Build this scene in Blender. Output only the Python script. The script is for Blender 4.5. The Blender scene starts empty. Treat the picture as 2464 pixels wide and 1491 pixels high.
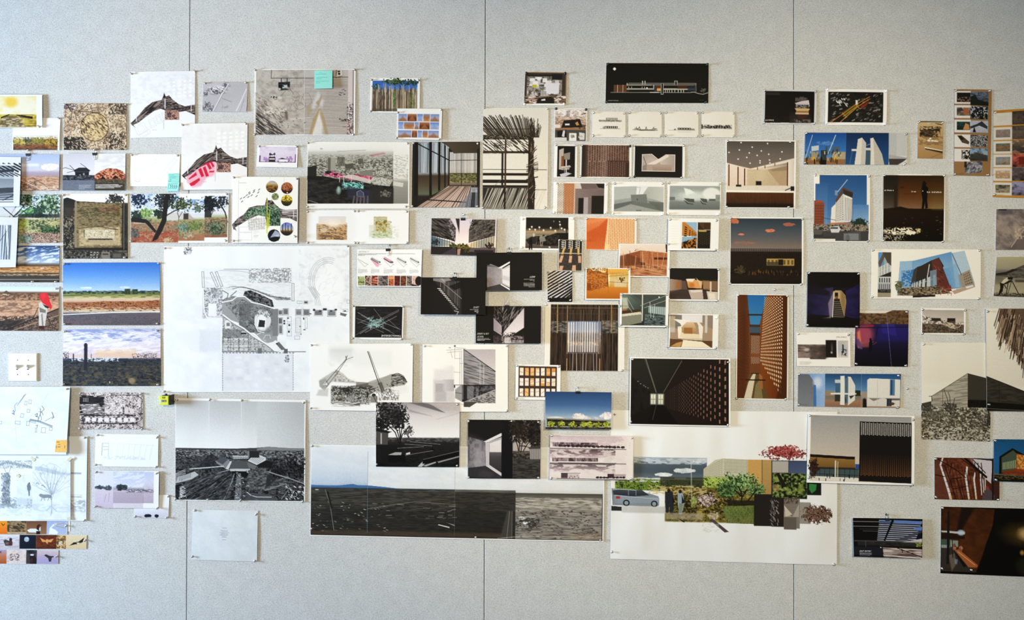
import bpy, bmesh, math, random
import numpy as np
from mathutils import Vector, Matrix

# ------------------------------------------------------------------ camera, world, lights, exposure
scene = bpy.context.scene
col = scene.collection
K = 0.00166            # metres per photo pixel on the wall
CX, CY, ZC = 1232.0, 745.5, 1.43
DIST = 3.2             # camera to wall
cam_d = bpy.data.cameras.new('camera')
cam_d.sensor_width = 36.0
cam_d.lens = 36.0 * DIST / (2464 * K)
cam_d.clip_start = 0.05
cam = bpy.data.objects.new('camera', cam_d)
cam.location = (0, -DIST, ZC)
cam.rotation_euler = (math.pi / 2, 0, 0)
col.objects.link(cam)
scene.camera = cam
scene.view_settings.view_transform = 'Standard'
scene.view_settings.look = 'None'
scene.view_settings.gamma = 1.0
scene.view_settings.use_curve_mapping = False
scene.view_settings.exposure = 0.12
world = bpy.data.worlds.new('world')
world.use_nodes = True
world.node_tree.nodes['Background'].inputs[0].default_value = (1.0, 0.90, 0.68, 1)
world.node_tree.nodes['Background'].inputs[1].default_value = 0.135
scene.world = world

def area(name, loc, target, sx, sy, power, color):
    ld = bpy.data.lights.new(name, 'AREA')
    ld.shape = 'RECTANGLE'
    ld.size, ld.size_y = sx, sy
    ld.energy = power
    ld.color = color
    o = bpy.data.objects.new(name, ld)
    o.location = loc
    o.rotation_euler = (Vector(target) - Vector(loc)).to_track_quat('-Z', 'Y').to_euler()
    col.objects.link(o)
    return o
# daylight from the window side on the left, warm ceiling strip and two warm fill spots added behind the viewer to shape the wall's brightness
area('window_daylight', (-6.6, -2.0, 1.45), (-0.4, 0.0, 1.3), 1.2, 1.6, 700, (0.56, 0.765, 1.0))
area('ceiling_strip', (0.2, -2.2, 3.5), (0.2, -0.3, 1.0), 6.0, 0.8, 8, (1.0, 0.93, 0.80))
for sx_, en_, tx_, tz_, cl_ in ((-1.3, 235, -1.0, 1.55, (1.0, 0.80, 0.50)), (1.1, 315, 1.08, 1.30, (1.0, 0.85, 0.56))):
    sp = bpy.data.lights.new('warm_fill_spot', 'SPOT')
    sp.energy = en_; sp.color = cl_; sp.spot_size = math.radians(62); sp.spot_blend = 1.0; sp.shadow_soft_size = 0.12
    spo = bpy.data.objects.new('warm_fill_spot', sp); spo.location = (sx_, -3.5, 2.15)
    spo.rotation_euler = (Vector((tx_, 0, tz_)) - spo.location).to_track_quat('-Z', 'Y').to_euler()
    col.objects.link(spo)

def at(px, py, d=0.0):
    """point at distance d in front of the wall that the photo shows at pixel (px, py)"""
    f = (DIST - d) / DIST
    return Vector(((px - CX) * K * f, -d, ZC + (CY - py) * K * f))

# ------------------------------------------------------------------ materials
def new_mat(name, color=(0.8, 0.8, 0.8), rough=0.5, metal=0.0, spec=0.3):
    m = bpy.data.materials.new(name)
    m.use_nodes = True
    b = m.node_tree.nodes['Principled BSDF']
    b.inputs['Base Color'].default_value = (*color, 1)
    b.inputs['Roughness'].default_value = rough
    b.inputs['Metallic'].default_value = metal
    b.inputs['Specular IOR Level'].default_value = spec
    return m

def speckle(m, scale, lo, hi):
    """multiply the base colour by a fine procedural noise"""
    nt = m.node_tree; b = nt.nodes['Principled BSDF']
    tc = nt.nodes.new('ShaderNodeTexCoord'); nz = nt.nodes.new('ShaderNodeTexNoise')
    nz.inputs['Scale'].default_value = scale; nz.inputs['Detail'].default_value = 2
    mr = nt.nodes.new('ShaderNodeMapRange')
    mr.inputs['From Min'].default_value = 0.3; mr.inputs['From Max'].default_value = 0.7
    mr.inputs['To Min'].default_value = lo; mr.inputs['To Max'].default_value = hi
    mx = nt.nodes.new('ShaderNodeMix'); mx.data_type = 'RGBA'; mx.blend_type = 'MULTIPLY'
    mx.inputs[0].default_value = 1.0
    mx.inputs[6].default_value = b.inputs['Base Color'].default_value
    nt.links.new(tc.outputs['Object'], nz.inputs['Vector'])
    nt.links.new(nz.outputs[0], mr.inputs[0])
    nt.links.new(mr.outputs[0], mx.inputs[7])
    nt.links.new(mx.outputs[2], b.inputs['Base Color'])
    return mx

# printed paper: the printed colours are stored on the sheet, grain is procedural
M_INK = new_mat('printed_paper', rough=0.6, spec=0.09)
def ink_nodes(m):
    nt = m.node_tree; N = nt.nodes; L = nt.links; b = N['Principled BSDF']
    at_ = N.new('ShaderNodeAttribute'); at_.attribute_name = 'ink'
    tc = N.new('ShaderNodeTexCoord')
    bw = N.new('ShaderNodeRGBToBW'); L.new(at_.outputs['Color'], bw.inputs[0])
    amp = N.new('ShaderNodeMapRange'); L.new(bw.outputs[0], amp.inputs[0])      # bare paper keeps almost no grain
    for k, v in (('From Min', .82), ('From Max', .55), ('To Min', .10), ('To Max', .62)): amp.inputs[k].default_value = v
    nz = N.new('ShaderNodeTexNoise'); nz.inputs['Scale'].default_value = 260; nz.inputs['Detail'].default_value = 4; nz.inputs['Roughness'].default_value = .75
    L.new(tc.outputs['Object'], nz.inputs['Vector'])
    sub = N.new('ShaderNodeMath'); sub.operation = 'SUBTRACT'; sub.inputs[1].default_value = .5; L.new(nz.outputs[0], sub.inputs[0])
    mul = N.new('ShaderNodeMath'); mul.operation = 'MULTIPLY_ADD'; mul.inputs[2].default_value = 1.0
    L.new(sub.outputs[0], mul.inputs[0]); L.new(amp.outputs[0], mul.inputs[1])
    d2 = N.new('ShaderNodeMath'); d2.operation = 'MULTIPLY'; d2.inputs[1].default_value = 1.0; L.new(mul.outputs[0], d2.inputs[0])
    mx = N.new('ShaderNodeMix'); mx.data_type = 'RGBA'; mx.blend_type = 'MULTIPLY'; mx.inputs[0].default_value = 1.0
    L.new(at_.outputs['Color'], mx.inputs[6]); L.new(d2.outputs[0], mx.inputs[7]); L.new(mx.outputs[2], b.inputs['Base Color'])
ink_nodes(M_INK)

# felt panel
M_FELT = new_mat('grey_felt', rough=0.95, spec=0.05)
def felt(m):
    nt = m.node_tree; N = nt.nodes; L = nt.links; b = N['Principled BSDF']
    geo = N.new('ShaderNodeNewGeometry')
    def noise(scale, detail, rough, sx=1.0, sz=1.0, rot=0.0):
        mp = N.new('ShaderNodeMapping'); mp.inputs['Scale'].default_value = (sx, 1.0, sz)
        mp.inputs['Rotation'].default_value = (0, rot, 0)
        nz = N.new('ShaderNodeTexNoise'); nz.inputs['Scale'].default_value = scale
        nz.inputs['Detail'].default_value = detail; nz.inputs['Roughness'].default_value = rough
        L.new(geo.outputs['Position'], mp.inputs[0]); L.new(mp.outputs[0], nz.inputs['Vector'])
        return nz.outputs[0]
    def ramp(src, stops):
        r = N.new('ShaderNodeValToRGB')
        while len(r.color_ramp.elements) < len(stops): r.color_ramp.elements.new(0.5)
        for e, (p, c) in zip(r.color_ramp.elements, stops):
            e.position = p; e.color = (*c, 1)
        L.new(src, r.inputs[0]); return r.outputs[0]
    def mult(a, b_):
        x = N.new('ShaderNodeMix'); x.data_type = 'RGBA'; x.blend_type = 'MULTIPLY'; x.inputs[0].default_value = 1
        L.new(a, x.inputs[6]); L.new(b_, x.inputs[7]); return x.outputs[2]
    big = ramp(noise(22, 5, 0.62), [(0.3, (0.570, 0.572, 0.570)), (0.7, (0.635, 0.637, 0.634))])
    f1 = ramp(noise(300, 4, 0.7, 1.0, 0.7, 0.5), [(0.28, (0.58, 0.59, 0.60)), (0.47, (0.98, 0.98, 0.98)), (0.72, (1.14, 1.14, 1.12))])
    f2 = ramp(noise(420, 3, 0.7, 0.6, 1.0, -0.4), [(0.28, (0.74, 0.75, 0.76)), (0.46, (1, 1, 1)), (0.74, (1.09, 1.09, 1.08))])
    f3 = ramp(noise(120, 4, 0.7, 1.0, 1.7, 0.3), [(0.30, (0.74, 0.75, 0.76)), (0.5, (1, 1, 1)), (0.7, (1.09, 1.09, 1.08))])
    c = mult(mult(mult(big, f1), f2), f3)
    L.new(c, b.inputs['Base Color'])
    bp = N.new('ShaderNodeBump'); bp.inputs['Strength'].default_value = 0.35; bp.inputs['Distance'].default_value = 0.0015
    L.new(noise(330, 3, 0.7), bp.inputs['Height']); L.new(bp.outputs[0], b.inputs['Normal'])
felt(M_FELT)
M_GAP = new_mat('dark_backing', (0.16, 0.17, 0.17), 0.9, 0, 0.05); speckle(M_GAP, 60, 0.8, 1.2)
M_SILVER = new_mat('pin_metal', (0.72, 0.71, 0.68), 0.28, 1.0); speckle(M_SILVER, 300, 0.85, 1.05)
M_WHITEP = new_mat('pin_white_plastic', (0.85, 0.84, 0.82), 0.3, 0, 0.5); speckle(M_WHITEP, 300, 0.95, 1.02)
M_BLACKP = new_mat('pin_black_plastic', (0.012, 0.012, 0.012), 0.25, 0, 0.5); speckle(M_BLACKP, 300, 0.8, 1.2)
M_CLIP = new_mat('clip_black_enamel', (0.012, 0.012, 0.013), 0.35, 0, 0.5); speckle(M_CLIP, 300, 0.8, 1.2)
M_WIRE = new_mat('clip_chrome_wire', (0.78, 0.78, 0.76), 0.2, 1.0); speckle(M_WIRE, 300, 0.9, 1.05)
M_SWITCH = new_mat('switch_plastic', (0.84, 0.83, 0.79), 0.35, 0, 0.45); speckle(M_SWITCH, 80, 0.98, 1.01)
M_SCREW = new_mat('screw_paint', (0.45, 0.44, 0.42), 0.4, 0.3, 0.5); speckle(M_SCREW, 300, 0.9, 1.1)
M_LIME = new_mat('lime_plastic', (0.68, 0.74, 0.06), 0.4, 0, 0.4); speckle(M_LIME, 200, 0.94, 1.05)
M_DARKP = new_mat('dark_plastic', (0.03, 0.03, 0.032), 0.45, 0, 0.4); speckle(M_DARKP, 200, 0.85, 1.15)
M_TAPE = new_mat('masking_tape', (0.66, 0.62, 0.47), 0.7, 0, 0.2); speckle(M_TAPE, 250, 0.93, 1.05)
M_FLOOR = new_mat('floor_concrete', (0.30, 0.29, 0.28), 0.6, 0, 0.3); speckle(M_FLOOR, 9, 0.85, 1.1)
M_BASE = new_mat('baseboard_rubber', (0.09, 0.09, 0.095), 0.6, 0, 0.3); speckle(M_BASE, 40, 0.9, 1.1)
_flat = {}
def flat_mat(c):
    if c not in _flat:
        l = srgb2lin(np.array(colr(c), dtype=float))
        _flat[c] = new_mat('ink_%d' % len(_flat), tuple(float(v) * 0.9 for v in l), 0.6, 0, 0.2)
        speckle(_flat[c], 300, 0.95, 1.04)
    return _flat[c]

# ------------------------------------------------------------------ mesh helpers
def link(name, me, mat=None, parent=None, loc=None):
    o = bpy.data.objects.new(name, me)
    col.objects.link(o)
    if mat is not None and me is not None:
        me.materials.append(mat)
    if parent is not None:
        o.parent = parent
    if loc is not None:
        o.location = loc
    return o
def tag(o, label, cat, group=None):
    o['label'] = label; o['category'] = cat
    if group: o['group'] = group
    return o
def bm_box(bm, x0, y0, z0, x1, y1, z1):
    v = [bm.verts.new(p) for p in ((x0,y0,z0),(x1,y0,z0),(x1,y1,z0),(x0,y1,z0),(x0,y0,z1),(x1,y0,z1),(x1,y1,z1),(x0,y1,z1))]
    for f in ((3,2,1,0),(4,5,6,7),(0,1,5,4),(1,2,6,5),(2,3,7,6),(3,0,4,7)):
        bm.faces.new([v[i] for i in f])
    return v
def bm_mesh(bm, name, smooth=False):
    me = bpy.data.meshes.new(name)
    bmesh.ops.recalc_face_normals(bm, faces=bm.faces)
    bm.to_mesh(me); bm.free()
    if smooth:
        me.polygons.foreach_set('use_smooth', [True] * len(me.polygons))
    return me
def bm_bevel(bm, w, seg=2):
    bmesh.ops.bevel(bm, geom=list(bm.edges), offset=w, segments=seg, affect='EDGES', profile=0.6)
def lathe(bm, prof, n=14):
    """profile (radius, distance from wall) revolved about the axis that points out of the wall (-y)"""
    rings = []
    for r, d in prof:
        if r <= 1e-6:
            rings.append([bm.verts.new((0, -d, 0))])
        else:
            rings.append([bm.verts.new((r * math.cos(2*math.pi*i/n), -d, r * math.sin(2*math.pi*i/n))) for i in range(n)])
    for a, b in zip(rings, rings[1:]):
        for i in range(n):
            j = (i + 1) % n
            if len(a) == 1 and len(b) > 1: bm.faces.new((a[0], b[i], b[j]))
            elif len(b) == 1 and len(a) > 1: bm.faces.new((a[i], a[j], b[0]))
            elif len(a) > 1: bm.faces.new((a[i], a[j], b[j], b[i]))
def tube(bm, pts, r, n=6):
    prev = None
    P = [Vector(p) for p in pts]
    for i, p in enumerate(P):
        t = (P[min(i+1, len(P)-1)] - P[max(i-1, 0)]).normalized()
        a = t.cross(Vector((0, 1, 0)))
        if a.length < 1e-4: a = t.cross(Vector((1, 0, 0)))
        a.normalize(); b = t.cross(a)
        ring = [bm.verts.new(p + a*r*math.cos(2*math.pi*k/n) + b*r*math.sin(2*math.pi*k/n)) for k in range(n)]
        if prev:
            for k in range(n):
                bm.faces.new((prev[k], prev[(k+1) % n], ring[(k+1) % n], ring[k]))
        else:
            bm.faces.new(ring)
        prev = ring
    bm.faces.new(prev)

# ------------------------------------------------------------------ the setting
def wall():
    bm = bmesh.new(); bm_box(bm, -4.2, 0.022, 0.0, 4.2, 0.16, 3.2)
    w = link('wall_back', bm_mesh(bm, 'wall_back'), M_GAP); w['kind'] = 'structure'
    seams = [(-266, -266), (457, 448.5), (1168, 1165), (1910, 1910.5), (2650, 2651)]
    edges = [(-1290, -1290)] + seams + [(3640, 3640)]
    top, bot = 3.2, 0.1
    g = 0.0011
    def X(s, z):
        t = (ZC + CY*K - z) / (1491*K)
        return (s[0] + (s[1]-s[0])*t - CX) * K
    for a, b in zip(edges, edges[1:]):
        bm = bmesh.new()
        v = []
        for y in (0.0, 0.022):
            for s, sg, z in ((a, 1, bot), (b, -1, bot), (b, -1, top), (a, 1, top)):
                v.append(bm.verts.new((X(s, z) + sg*g, y, z)))
        for f in ((0,1,2,3), (7,6,5,4), (0,4,5,1), (1,5,6,2), (2,6,7,3), (3,7,4,0)):
            bm.faces.new([v[i] for i in f])
        ed = [e for e in bm.edges if all(abs(q.co.y) < 1e-6 for q in e.verts)]
        bmesh.ops.bevel(bm, geom=ed, offset=0.0016, segments=2, affect='EDGES', profile=0.5)
        link('felt_panel', bm_mesh(bm, 'felt_panel'), M_FELT, w)
    bm = bmesh.new(); bm_box(bm, -4.2, -4.4, -0.05, 4.2, 0.16, 0.0)
    f = link('floor', bm_mesh(bm, 'floor'), M_FLOOR); f['kind'] = 'structure'
    bm = bmesh.new(); bm_box(bm, -4.2, -0.006, 0.0, 4.2, 0.0215, 0.099)
    b = link('baseboard_back', bm_mesh(bm, 'baseboard_back'), M_BASE); b['kind'] = 'structure'
wall()

# ------------------------------------------------------------------ print painter (numpy)
def colr(c):
    if isinstance(c, (int, float)): return (c/255.0,)*3
    if isinstance(c, str):
        if len(c) == 3: return tuple(int(ch*2, 16)/255.0 for ch in c)
        return tuple(int(c[i:i+2], 16)/255.0 for i in (0, 2, 4))
    return c
def srgb2lin(a):
    a = np.clip(a, 0, 1)
    return np.where(a <= 0.04045, a/12.92, ((a+0.055)/1.055)**2.4)
_LAT = np.random.RandomState(11).rand(256, 256).astype(np.float32)
def vnoise(x, y):
    xf = np.floor(x); yf = np.floor(y)
    fx = (x-xf).astype(np.float32); fy = (y-yf).astype(np.float32)
    fx = fx*fx*(3-2*fx); fy = fy*fy*(3-2*fy)
    xi = xf.astype(np.int64) & 255; yi = yf.astype(np.int64) & 255
    x2 = (xi+1) & 255; y2 = (yi+1) & 255
    a = _LAT[yi, xi]; b = _LAT[yi, x2]; c = _LAT[y2, xi]; d = _LAT[y2, x2]
    return (a*(1-fx)+b*fx)*(1-fy) + (c*(1-fx)+d*fx)*fy
def fbm(x, y, o=5):
    s = 0; amp = 1.0; tot = 0
    for i in range(o):
        s = s + amp*vnoise(x*2**i + 37.3*i, y*2**i + 11.7*i); tot += amp; amp *= 0.66
    return np.clip((s/tot-0.5)*2.1+0.5, 0, 1)
_rs = random.Random(5)

SHEETS = []
class Sheet:
    def __init__(s, name, sn, label, x0, y0, x1, y1, bg=250, quad=None, lay=0, lift=4.0, hang='pin', wave=0.0,
                 pins=(), pk='s', cat='photo print', S=1.0, tol=0.024, base=None, group=None, cut=None):
        s.name, s.sn, s.label = name, sn, label
        s.x0, s.y0, s.x1, s.y1 = x0, y0, x1, y1
        s.quad = quad or (x0, y0, x1, y0, x1, y1, x0, y1)
        s.lay, s.lift, s.hang, s.wave, s.pins, s.pk, s.cat, s.S, s.tol = lay, lift, hang, wave, pins, pk, cat, S, tol
        s.base = base; s.group = group; s.texts = []
        s.nx = max(4, int(round((x1-x0)*S))); s.ny = max(4, int(round((y1-y0)*S)))
        s.C = np.empty((s.ny+1, s.nx+1, 3), np.float32); s.C[:] = colr(bg)
        s.X = (x0 + np.arange(s.nx+1)*(x1-x0)/s.nx).astype(np.float32)
        s.Y = (y0 + np.arange(s.ny+1)*(y1-y0)/s.ny).astype(np.float32)
        s.seed = len(SHEETS)*13.7
        SHEETS.append(s)
    def _win(s, a, b, c, d):
        i0 = max(0, int(math.floor((a-s.x0)*s.S))); i1 = min(s.nx+1, int(math.ceil((c-s.x0)*s.S))+1)
        j0 = max(0, int(math.floor((b-s.y0)*s.S))); j1 = min(s.ny+1, int(math.ceil((d-s.y0)*s.S))+1)
        if i1 <= i0 or j1 <= j0: return None
        return i0, i1, j0, j1
    def reg(s, r, e=0.6):
        if r is None: r = (s.x0-9, s.y0-9, s.x1+9, s.y1+9)
        if isinstance(r[0], str):
            _, cx, cy, rx, ry = r
            w = s._win(cx-rx-e, cy-ry-e, cx+rx+e, cy+ry+e)
            if w is None: return None
            x = s.X[w[0]:w[1]][None, :]; y = s.Y[w[2]:w[3]][:, None]
            q = np.sqrt(((x-cx)/rx)**2 + ((y-cy)/ry)**2)
            return w, np.clip(0.5 + (1-q)*min(rx, ry)/max(e, .1), 0, 1), x, y
        if len(r) == 4:
            a, b, c, d = r
            w = s._win(a-e, b-e, c+e, d+e)
            if w is None: return None
            x = s.X[w[0]:w[1]][None, :]; y = s.Y[w[2]:w[3]][:, None]
            m = np.clip(np.minimum(x-a, c-x)/e+.5, 0, 1) * np.clip(np.minimum(y-b, d-y)/e+.5, 0, 1)
            return w, m, x, y
        px = r[0::2]; py = r[1::2]
        w = s._win(min(px)-e, min(py)-e, max(px)+e, max(py)+e)
        if w is None: return None
        x = s.X[w[0]:w[1]][None, :]; y = s.Y[w[2]:w[3]][:, None]
        ins = np.zeros((y.shape[0], x.shape[1]), bool); dd = np.full(ins.shape, 1e9, np.float32)
        n = len(px)
        for i in range(n):
            ax, ay, bx, by = px[i-1], py[i-1], px[i], py[i]
            if ay != by:
                c = ((ay > y) != (by > y)) & (x < (bx-ax)*(y-ay)/(by-ay)+ax)
                ins ^= c
            ex, ey = bx-ax, by-ay; L2 = ex*ex+ey*ey or 1e-6
            t = np.clip(((x-ax)*ex+(y-ay)*ey)/L2, 0, 1)
            dd = np.minimum(dd, (x-ax-t*ex)**2+(y-ay-t*ey)**2)
        sd = np.sqrt(dd); sd = np.where(ins, sd, -sd)
        return w, np.clip(sd/e+.5, 0, 1), x, y
    def _mix(s, w, m, c):
        v = s.C[w[2]:w[3], w[0]:w[1]]
        v += (np.asarray(c, np.float32)-v)*m[..., None]
    def f(s, r, c, a=1.0, e=.6):
        q = s.reg(r, e)
        if q: s._mix(q[0], q[1]*a, colr(c))
        return s
    def ramp(s, t, cols):
        if not isinstance(cols[0], tuple) or len(cols[0]) != 2:
            cols = [(i/(len(cols)-1), c) for i, c in enumerate(cols)]
        ps = [p for p, _ in cols]; cs = np.array([colr(c) for _, c in cols], np.float32)
        return np.stack([np.interp(t, ps, cs[:, k]) for k in range(3)], -1)
    def g(s, r, cols, d='v', a=1.0, e=.6):
        q = s.reg(r, e)
        if not q: return s
        w, m, x, y = q
        if r is None: x0, y0, x1, y1 = s.x0, s.y0, s.x1, s.y1
        elif isinstance(r[0], str): x0, y0, x1, y1 = r[1]-r[3], r[2]-r[4], r[1]+r[3], r[2]+r[4]
        elif len(r) == 4: x0, y0, x1, y1 = r
        else: x0, y0, x1, y1 = min(r[0::2]), min(r[1::2]), max(r[0::2]), max(r[1::2])
        u = (x-x0)/(x1-x0); v = (y-y0)/(y1-y0)
        if d == 'v': t = v+0*u
        elif d == 'h': t = u+0*v
        elif d == 'r': t = np.sqrt((u*2-1)**2+(v*2-1)**2)
        elif d == 'd': t = (u+v)/2
        else: t = (u+1-v)/2
        s._mix(w, m*a, s.ramp(np.clip(t, 0, 1), cols)); return s
    def _nz(s, x, y, sx, sy, o, rot=0.0):
        if rot:
            c, n = math.cos(rot), math.sin(rot)
            x, y = x*c+y*n, -x*n+y*c
        s.seed += 3.17
        sx, sy = sx*.65, sy*.65
        o = max(1, min(o, int(math.log2(max(min(sx, sy)*s.S/0.95, 1.0)))+1))
        return fbm(x/sx+s.seed+0*y, y/sy+s.seed*1.7+0*x, o)
    def n(s, r, c, sx, sy=None, th=.5, a=1.0, sh=3.6, o=5, e=2.5, rot=0.0):
        """noise patches of one colour"""
        q = s.reg(r, e)
        if q:
            w, m, x, y = q
            k = s._nz(x, y, sx, sy or sx, o, rot)
            s._mix(w, m*a*np.clip((k-th)*sh+.5, 0, 1), colr(c))
        return s
    def w(s, r, cols, sx, sy=None, a=1.0, o=5, e=.6, rot=0.0, lo=.08, hi=.92):
        """noise through a colour ramp"""
        q = s.reg(r, e)
        if q:
            w, m, x, y = q
            k = s._nz(x, y, sx, sy or sx, o, rot)
            s._mix(w, m*a, s.ramp(np.clip((k-lo)/(hi-lo), 0, 1), cols))
        return s
    def fo(s, cx, cy, rx, ry, cols, sz=3.0, a=1.0, rag=1.6, hole=0.0):
        """ragged foliage blob"""
        q = s.reg(('e', cx, cy, rx*1.25, ry*1.25), .6)
        if q:
            w, m, x, y = q
            d = ((x-cx)/rx)**2+((y-cy)/ry)**2
            k = s._nz(x, y, sz*2.2, sz*2.2, 4); k2 = s._nz(x, y, sz*1.6, sz*1.6, 4)
            mm = np.clip(((1-d)*1.1+(k-.5)*rag-hole)*4, 0, 1)
            s._mix(w, mm*a, s.ramp(k2, cols))
        return s
    def l(s, p, c, w=1.0, a=1.0):
        for i in range(0, len(p)-3, 2):
            ax, ay, bx, by = p[i:i+4]
            e = w/2+1
            q = s._win(min(ax, bx)-e, min(ay, by)-e, max(ax, bx)+e, max(ay, by)+e)
            if q is None: continue
            x = s.X[q[0]:q[1]][None, :]; y = s.Y[q[2]:q[3]][:, None]
            ex, ey = bx-ax, by-ay; L2 = ex*ex+ey*ey or 1e-6
            t = np.clip(((x-ax)*ex+(y-ay)*ey)/L2, 0, 1)
            dd = np.sqrt((x-ax-t*ex)**2+(y-ay-t*ey)**2)
            m = np.clip(w/2+.5-dd, 0, 1)*min(1.0, a)
            s._mix(q, m, colr(c))
        return s
    def d(s, qd, nu, nv, c, fu=.5, fv=.5, st=0, a=1.0, cf=None):
        """perspective grid of openings inside a quad TL,TR,BR,BL; st staggers every other column"""
        x0, y0, x1, y1, x2, y2, x3, y3 = qd
        H = _homog(qd)
        for i in range(nu):
            for j in range(nv):
                o = .5*st if i % 2 else 0
                u0, u1 = (i+.5-fu/2)/nu, (i+.5+fu/2)/nu
                v0, v1 = (j+.5+o-fv/2)/nv, (j+.5+o+fv/2)/nv
                if v1 > 1.001: continue
                p = []
                for u, v in ((u0, v0), (u1, v0), (u1, v1), (u0, v1)):
                    k = H @ np.array([u, v, 1.0]); p += [float(k[0]/k[2]), float(k[1]/k[2])]
                s.f(p, c if cf is None else cf(i/nu, j/nv), a, .9)
        return s
    def t(s, x, y, w, n, dy, c, a=.7, al='l', h=1.0):
        """rows of unreadable fine print"""
        for i in range(n):
            ww = w*(_rs.uniform(.82, 1) if i < n-1 else _rs.uniform(.3, .8))
            xx = x if al == 'l' else (x-ww if al == 'r' else x-ww/2)
            e = xx+ww
            while xx < e-1:
                k = min(_rs.uniform(3, 9), e-xx)
                s.l([xx, y+i*dy, xx+k-.8, y+i*dy], c, h, a*_rs.uniform(.7, 1)); xx += k+.6
        return s
    def s(s, r, n, cols, w, h, ang=0.0, da=0.0, a=1.0):
        """scattered short strokes inside a rectangle"""
        x0, y0, x1, y1 = r
        if not isinstance(cols, (list, tuple)): cols = [cols]
        for _ in range(n):
            x, y = _rs.uniform(x0, x1), _rs.uniform(y0, y1)
            an = ang+_rs.uniform(-da, da); k = w*_rs.uniform(.5, 1.3)/2
            s.l([x-k*math.cos(an), y-k*math.sin(an), x+k*math.cos(an), y+k*math.sin(an)], _rs.choice(cols), h*_rs.uniform(.7, 1.3), a)
        return s
    def k(s, txt, x, y, h, c, shear=0.0, al='l', sx=1.0):
        """real lettering: baseline-left at (x, y), capital height h, all in photo pixels"""
        s.texts.append((txt, x, y, h, c, shear, al, sx)); return s
    # ---------------------------------------------------------------- geometry
    def disp(s, u, v):
        mm = 0.001
        if s.hang == 'pin':
            d = .35+.65*(np.sin(np.pi*u)*.55+np.sin(np.pi*v)*.6*(.5+.5*v))+.25*v
        elif s.hang == 'top':
            d = .25+.2*np.sin(np.pi*u)*(1-v)+1.0*v**1.4
        elif s.hang == 'clip':
            d = .9+.25*(2*u-1)**2+.6*v
        else:
            d = .4+0*u+0*v
        d = d*s.lift*mm
        if s.wave:
            W = (s.x1-s.x0); H = (s.y1-s.y0)
            k = fbm(u*W/70+s.lay*3.1+s.x0*.13, v*H/160+s.y0*.07, 2)
            d = d+s.wave*mm*(k-.2)
        return d
    def base_d(s):
        return s.base if s.base is not None else 0.0012+0.0065*s.lay
    def place(s, px, py, extra=0.0):
        """wall-space point on the sheet surface at photo pixel coordinates of its own drawing"""
        u = np.asarray((px-s.x0)/(s.x1-s.x0), float); v = np.asarray((py-s.y0)/(s.y1-s.y0), float)
        q = s.quad
        bx = (q[0]*(1-u)+q[2]*u)*(1-v)+(q[6]*(1-u)+q[4]*u)*v
        by = (q[1]*(1-u)+q[3]*u)*(1-v)+(q[7]*(1-u)+q[5]*u)*v
        bd = s.base_d(); f = (DIST-bd)/DIST
        return (bx-CX)*K*f, -(bd+s.disp(np.clip(u, 0, 1), np.clip(v, 0, 1))+extra), ZC+(CY-by)*K*f
    def build(s):
        C = s.C; ny, nx = s.ny, s.nx; W = nx+1
        cov = np.zeros((ny, nx), bool); quads = []
        sw = np.lib.stride_tricks.sliding_window_view
        for b in ((8, 4, 2) if s.wave else (16, 8, 4, 2)):
            my, mx = ny//b, nx//b
            if not my or not mx: continue
            v = sw(C, (b+1, b+1), axis=(0, 1))[:my*b:b, :mx*b:b]
            t = np.linspace(0, 1, b+1, dtype=np.float32); ty = t[:, None]; tx = t[None, :]
            bl = (v[..., :1, :1]*(1-tx)+v[..., :1, -1:]*tx)*(1-ty)+(v[..., -1:, :1]*(1-tx)+v[..., -1:, -1:]*tx)*ty
            ok = np.abs(v-bl).max(axis=(2, 3, 4)) < s.tol
            blk = cov[:my*b, :mx*b].reshape(my, b, mx, b).any(axis=(1, 3))
            ok &= ~blk
            j, i = np.nonzero(ok); j = j*b; i = i*b
            quads.append(np.stack([j*W+i, (j+b)*W+i, (j+b)*W+i+b, j*W+i+b], 1))
            cov[:my*b, :mx*b] |= np.repeat(np.repeat(ok, b, 0), b, 1)
        j, i = np.nonzero(~cov)
        quads.append(np.stack([j*W+i, (j+1)*W+i, (j+1)*W+i+1, j*W+i+1], 1))
        F = np.concatenate(quads); uq, inv = np.unique(F, return_inverse=True); F = inv.reshape(-1, 4)
        jj, ii = uq//W, uq % W
        x, y, z = s.place(s.X[ii].astype(float), s.Y[jj].astype(float))
        co = np.stack([x, y, z], 1); cc = C[jj, ii].astype(float); cc = np.clip(cc-.24*cc*(1-cc)**1.5, .01, 1.0)
        ink = srgb2lin(cc)*0.88
        # back face and edges of the paper
        mx_ = max(4, int((s.x1-s.x0)/(9 if s.wave else 16))); my_ = max(4, int((s.y1-s.y0)/(9 if s.wave else 16)))
        gu, gv = np.meshgrid(np.linspace(s.x0, s.x1, mx_+1), np.linspace(s.y0, s.y1, my_+1))
        gu, gv = gu.ravel(), gv.ravel()
        bx, by, bz = s.place(gu, gv)
        fx = np.stack([bx, by, bz], 1); bk = np.stack([bx, by+(0.0005 if s.wave else 0.0003), bz], 1)
        n0 = len(co); nb = len(bk); co = np.concatenate([co, bk, fx])
        ink = np.concatenate([ink, np.full((nb*2, 3), .75)])
        ids = np.arange(nb).reshape(my_+1, mx_+1)
        BF = n0+np.stack([ids[:-1, :-1], ids[:-1, 1:], ids[1:, 1:], ids[1:, :-1]], -1).reshape(-1, 4)
        per = np.concatenate([ids[0, :], ids[1:, -1], ids[-1, :-1][::-1], ids[1:-1, 0][::-1]])
        p2 = np.roll(per, -1)
        SF = np.stack([n0+nb+per, n0+nb+p2, n0+p2, n0+per], 1)
        F = np.concatenate([F, BF, SF])
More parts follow.
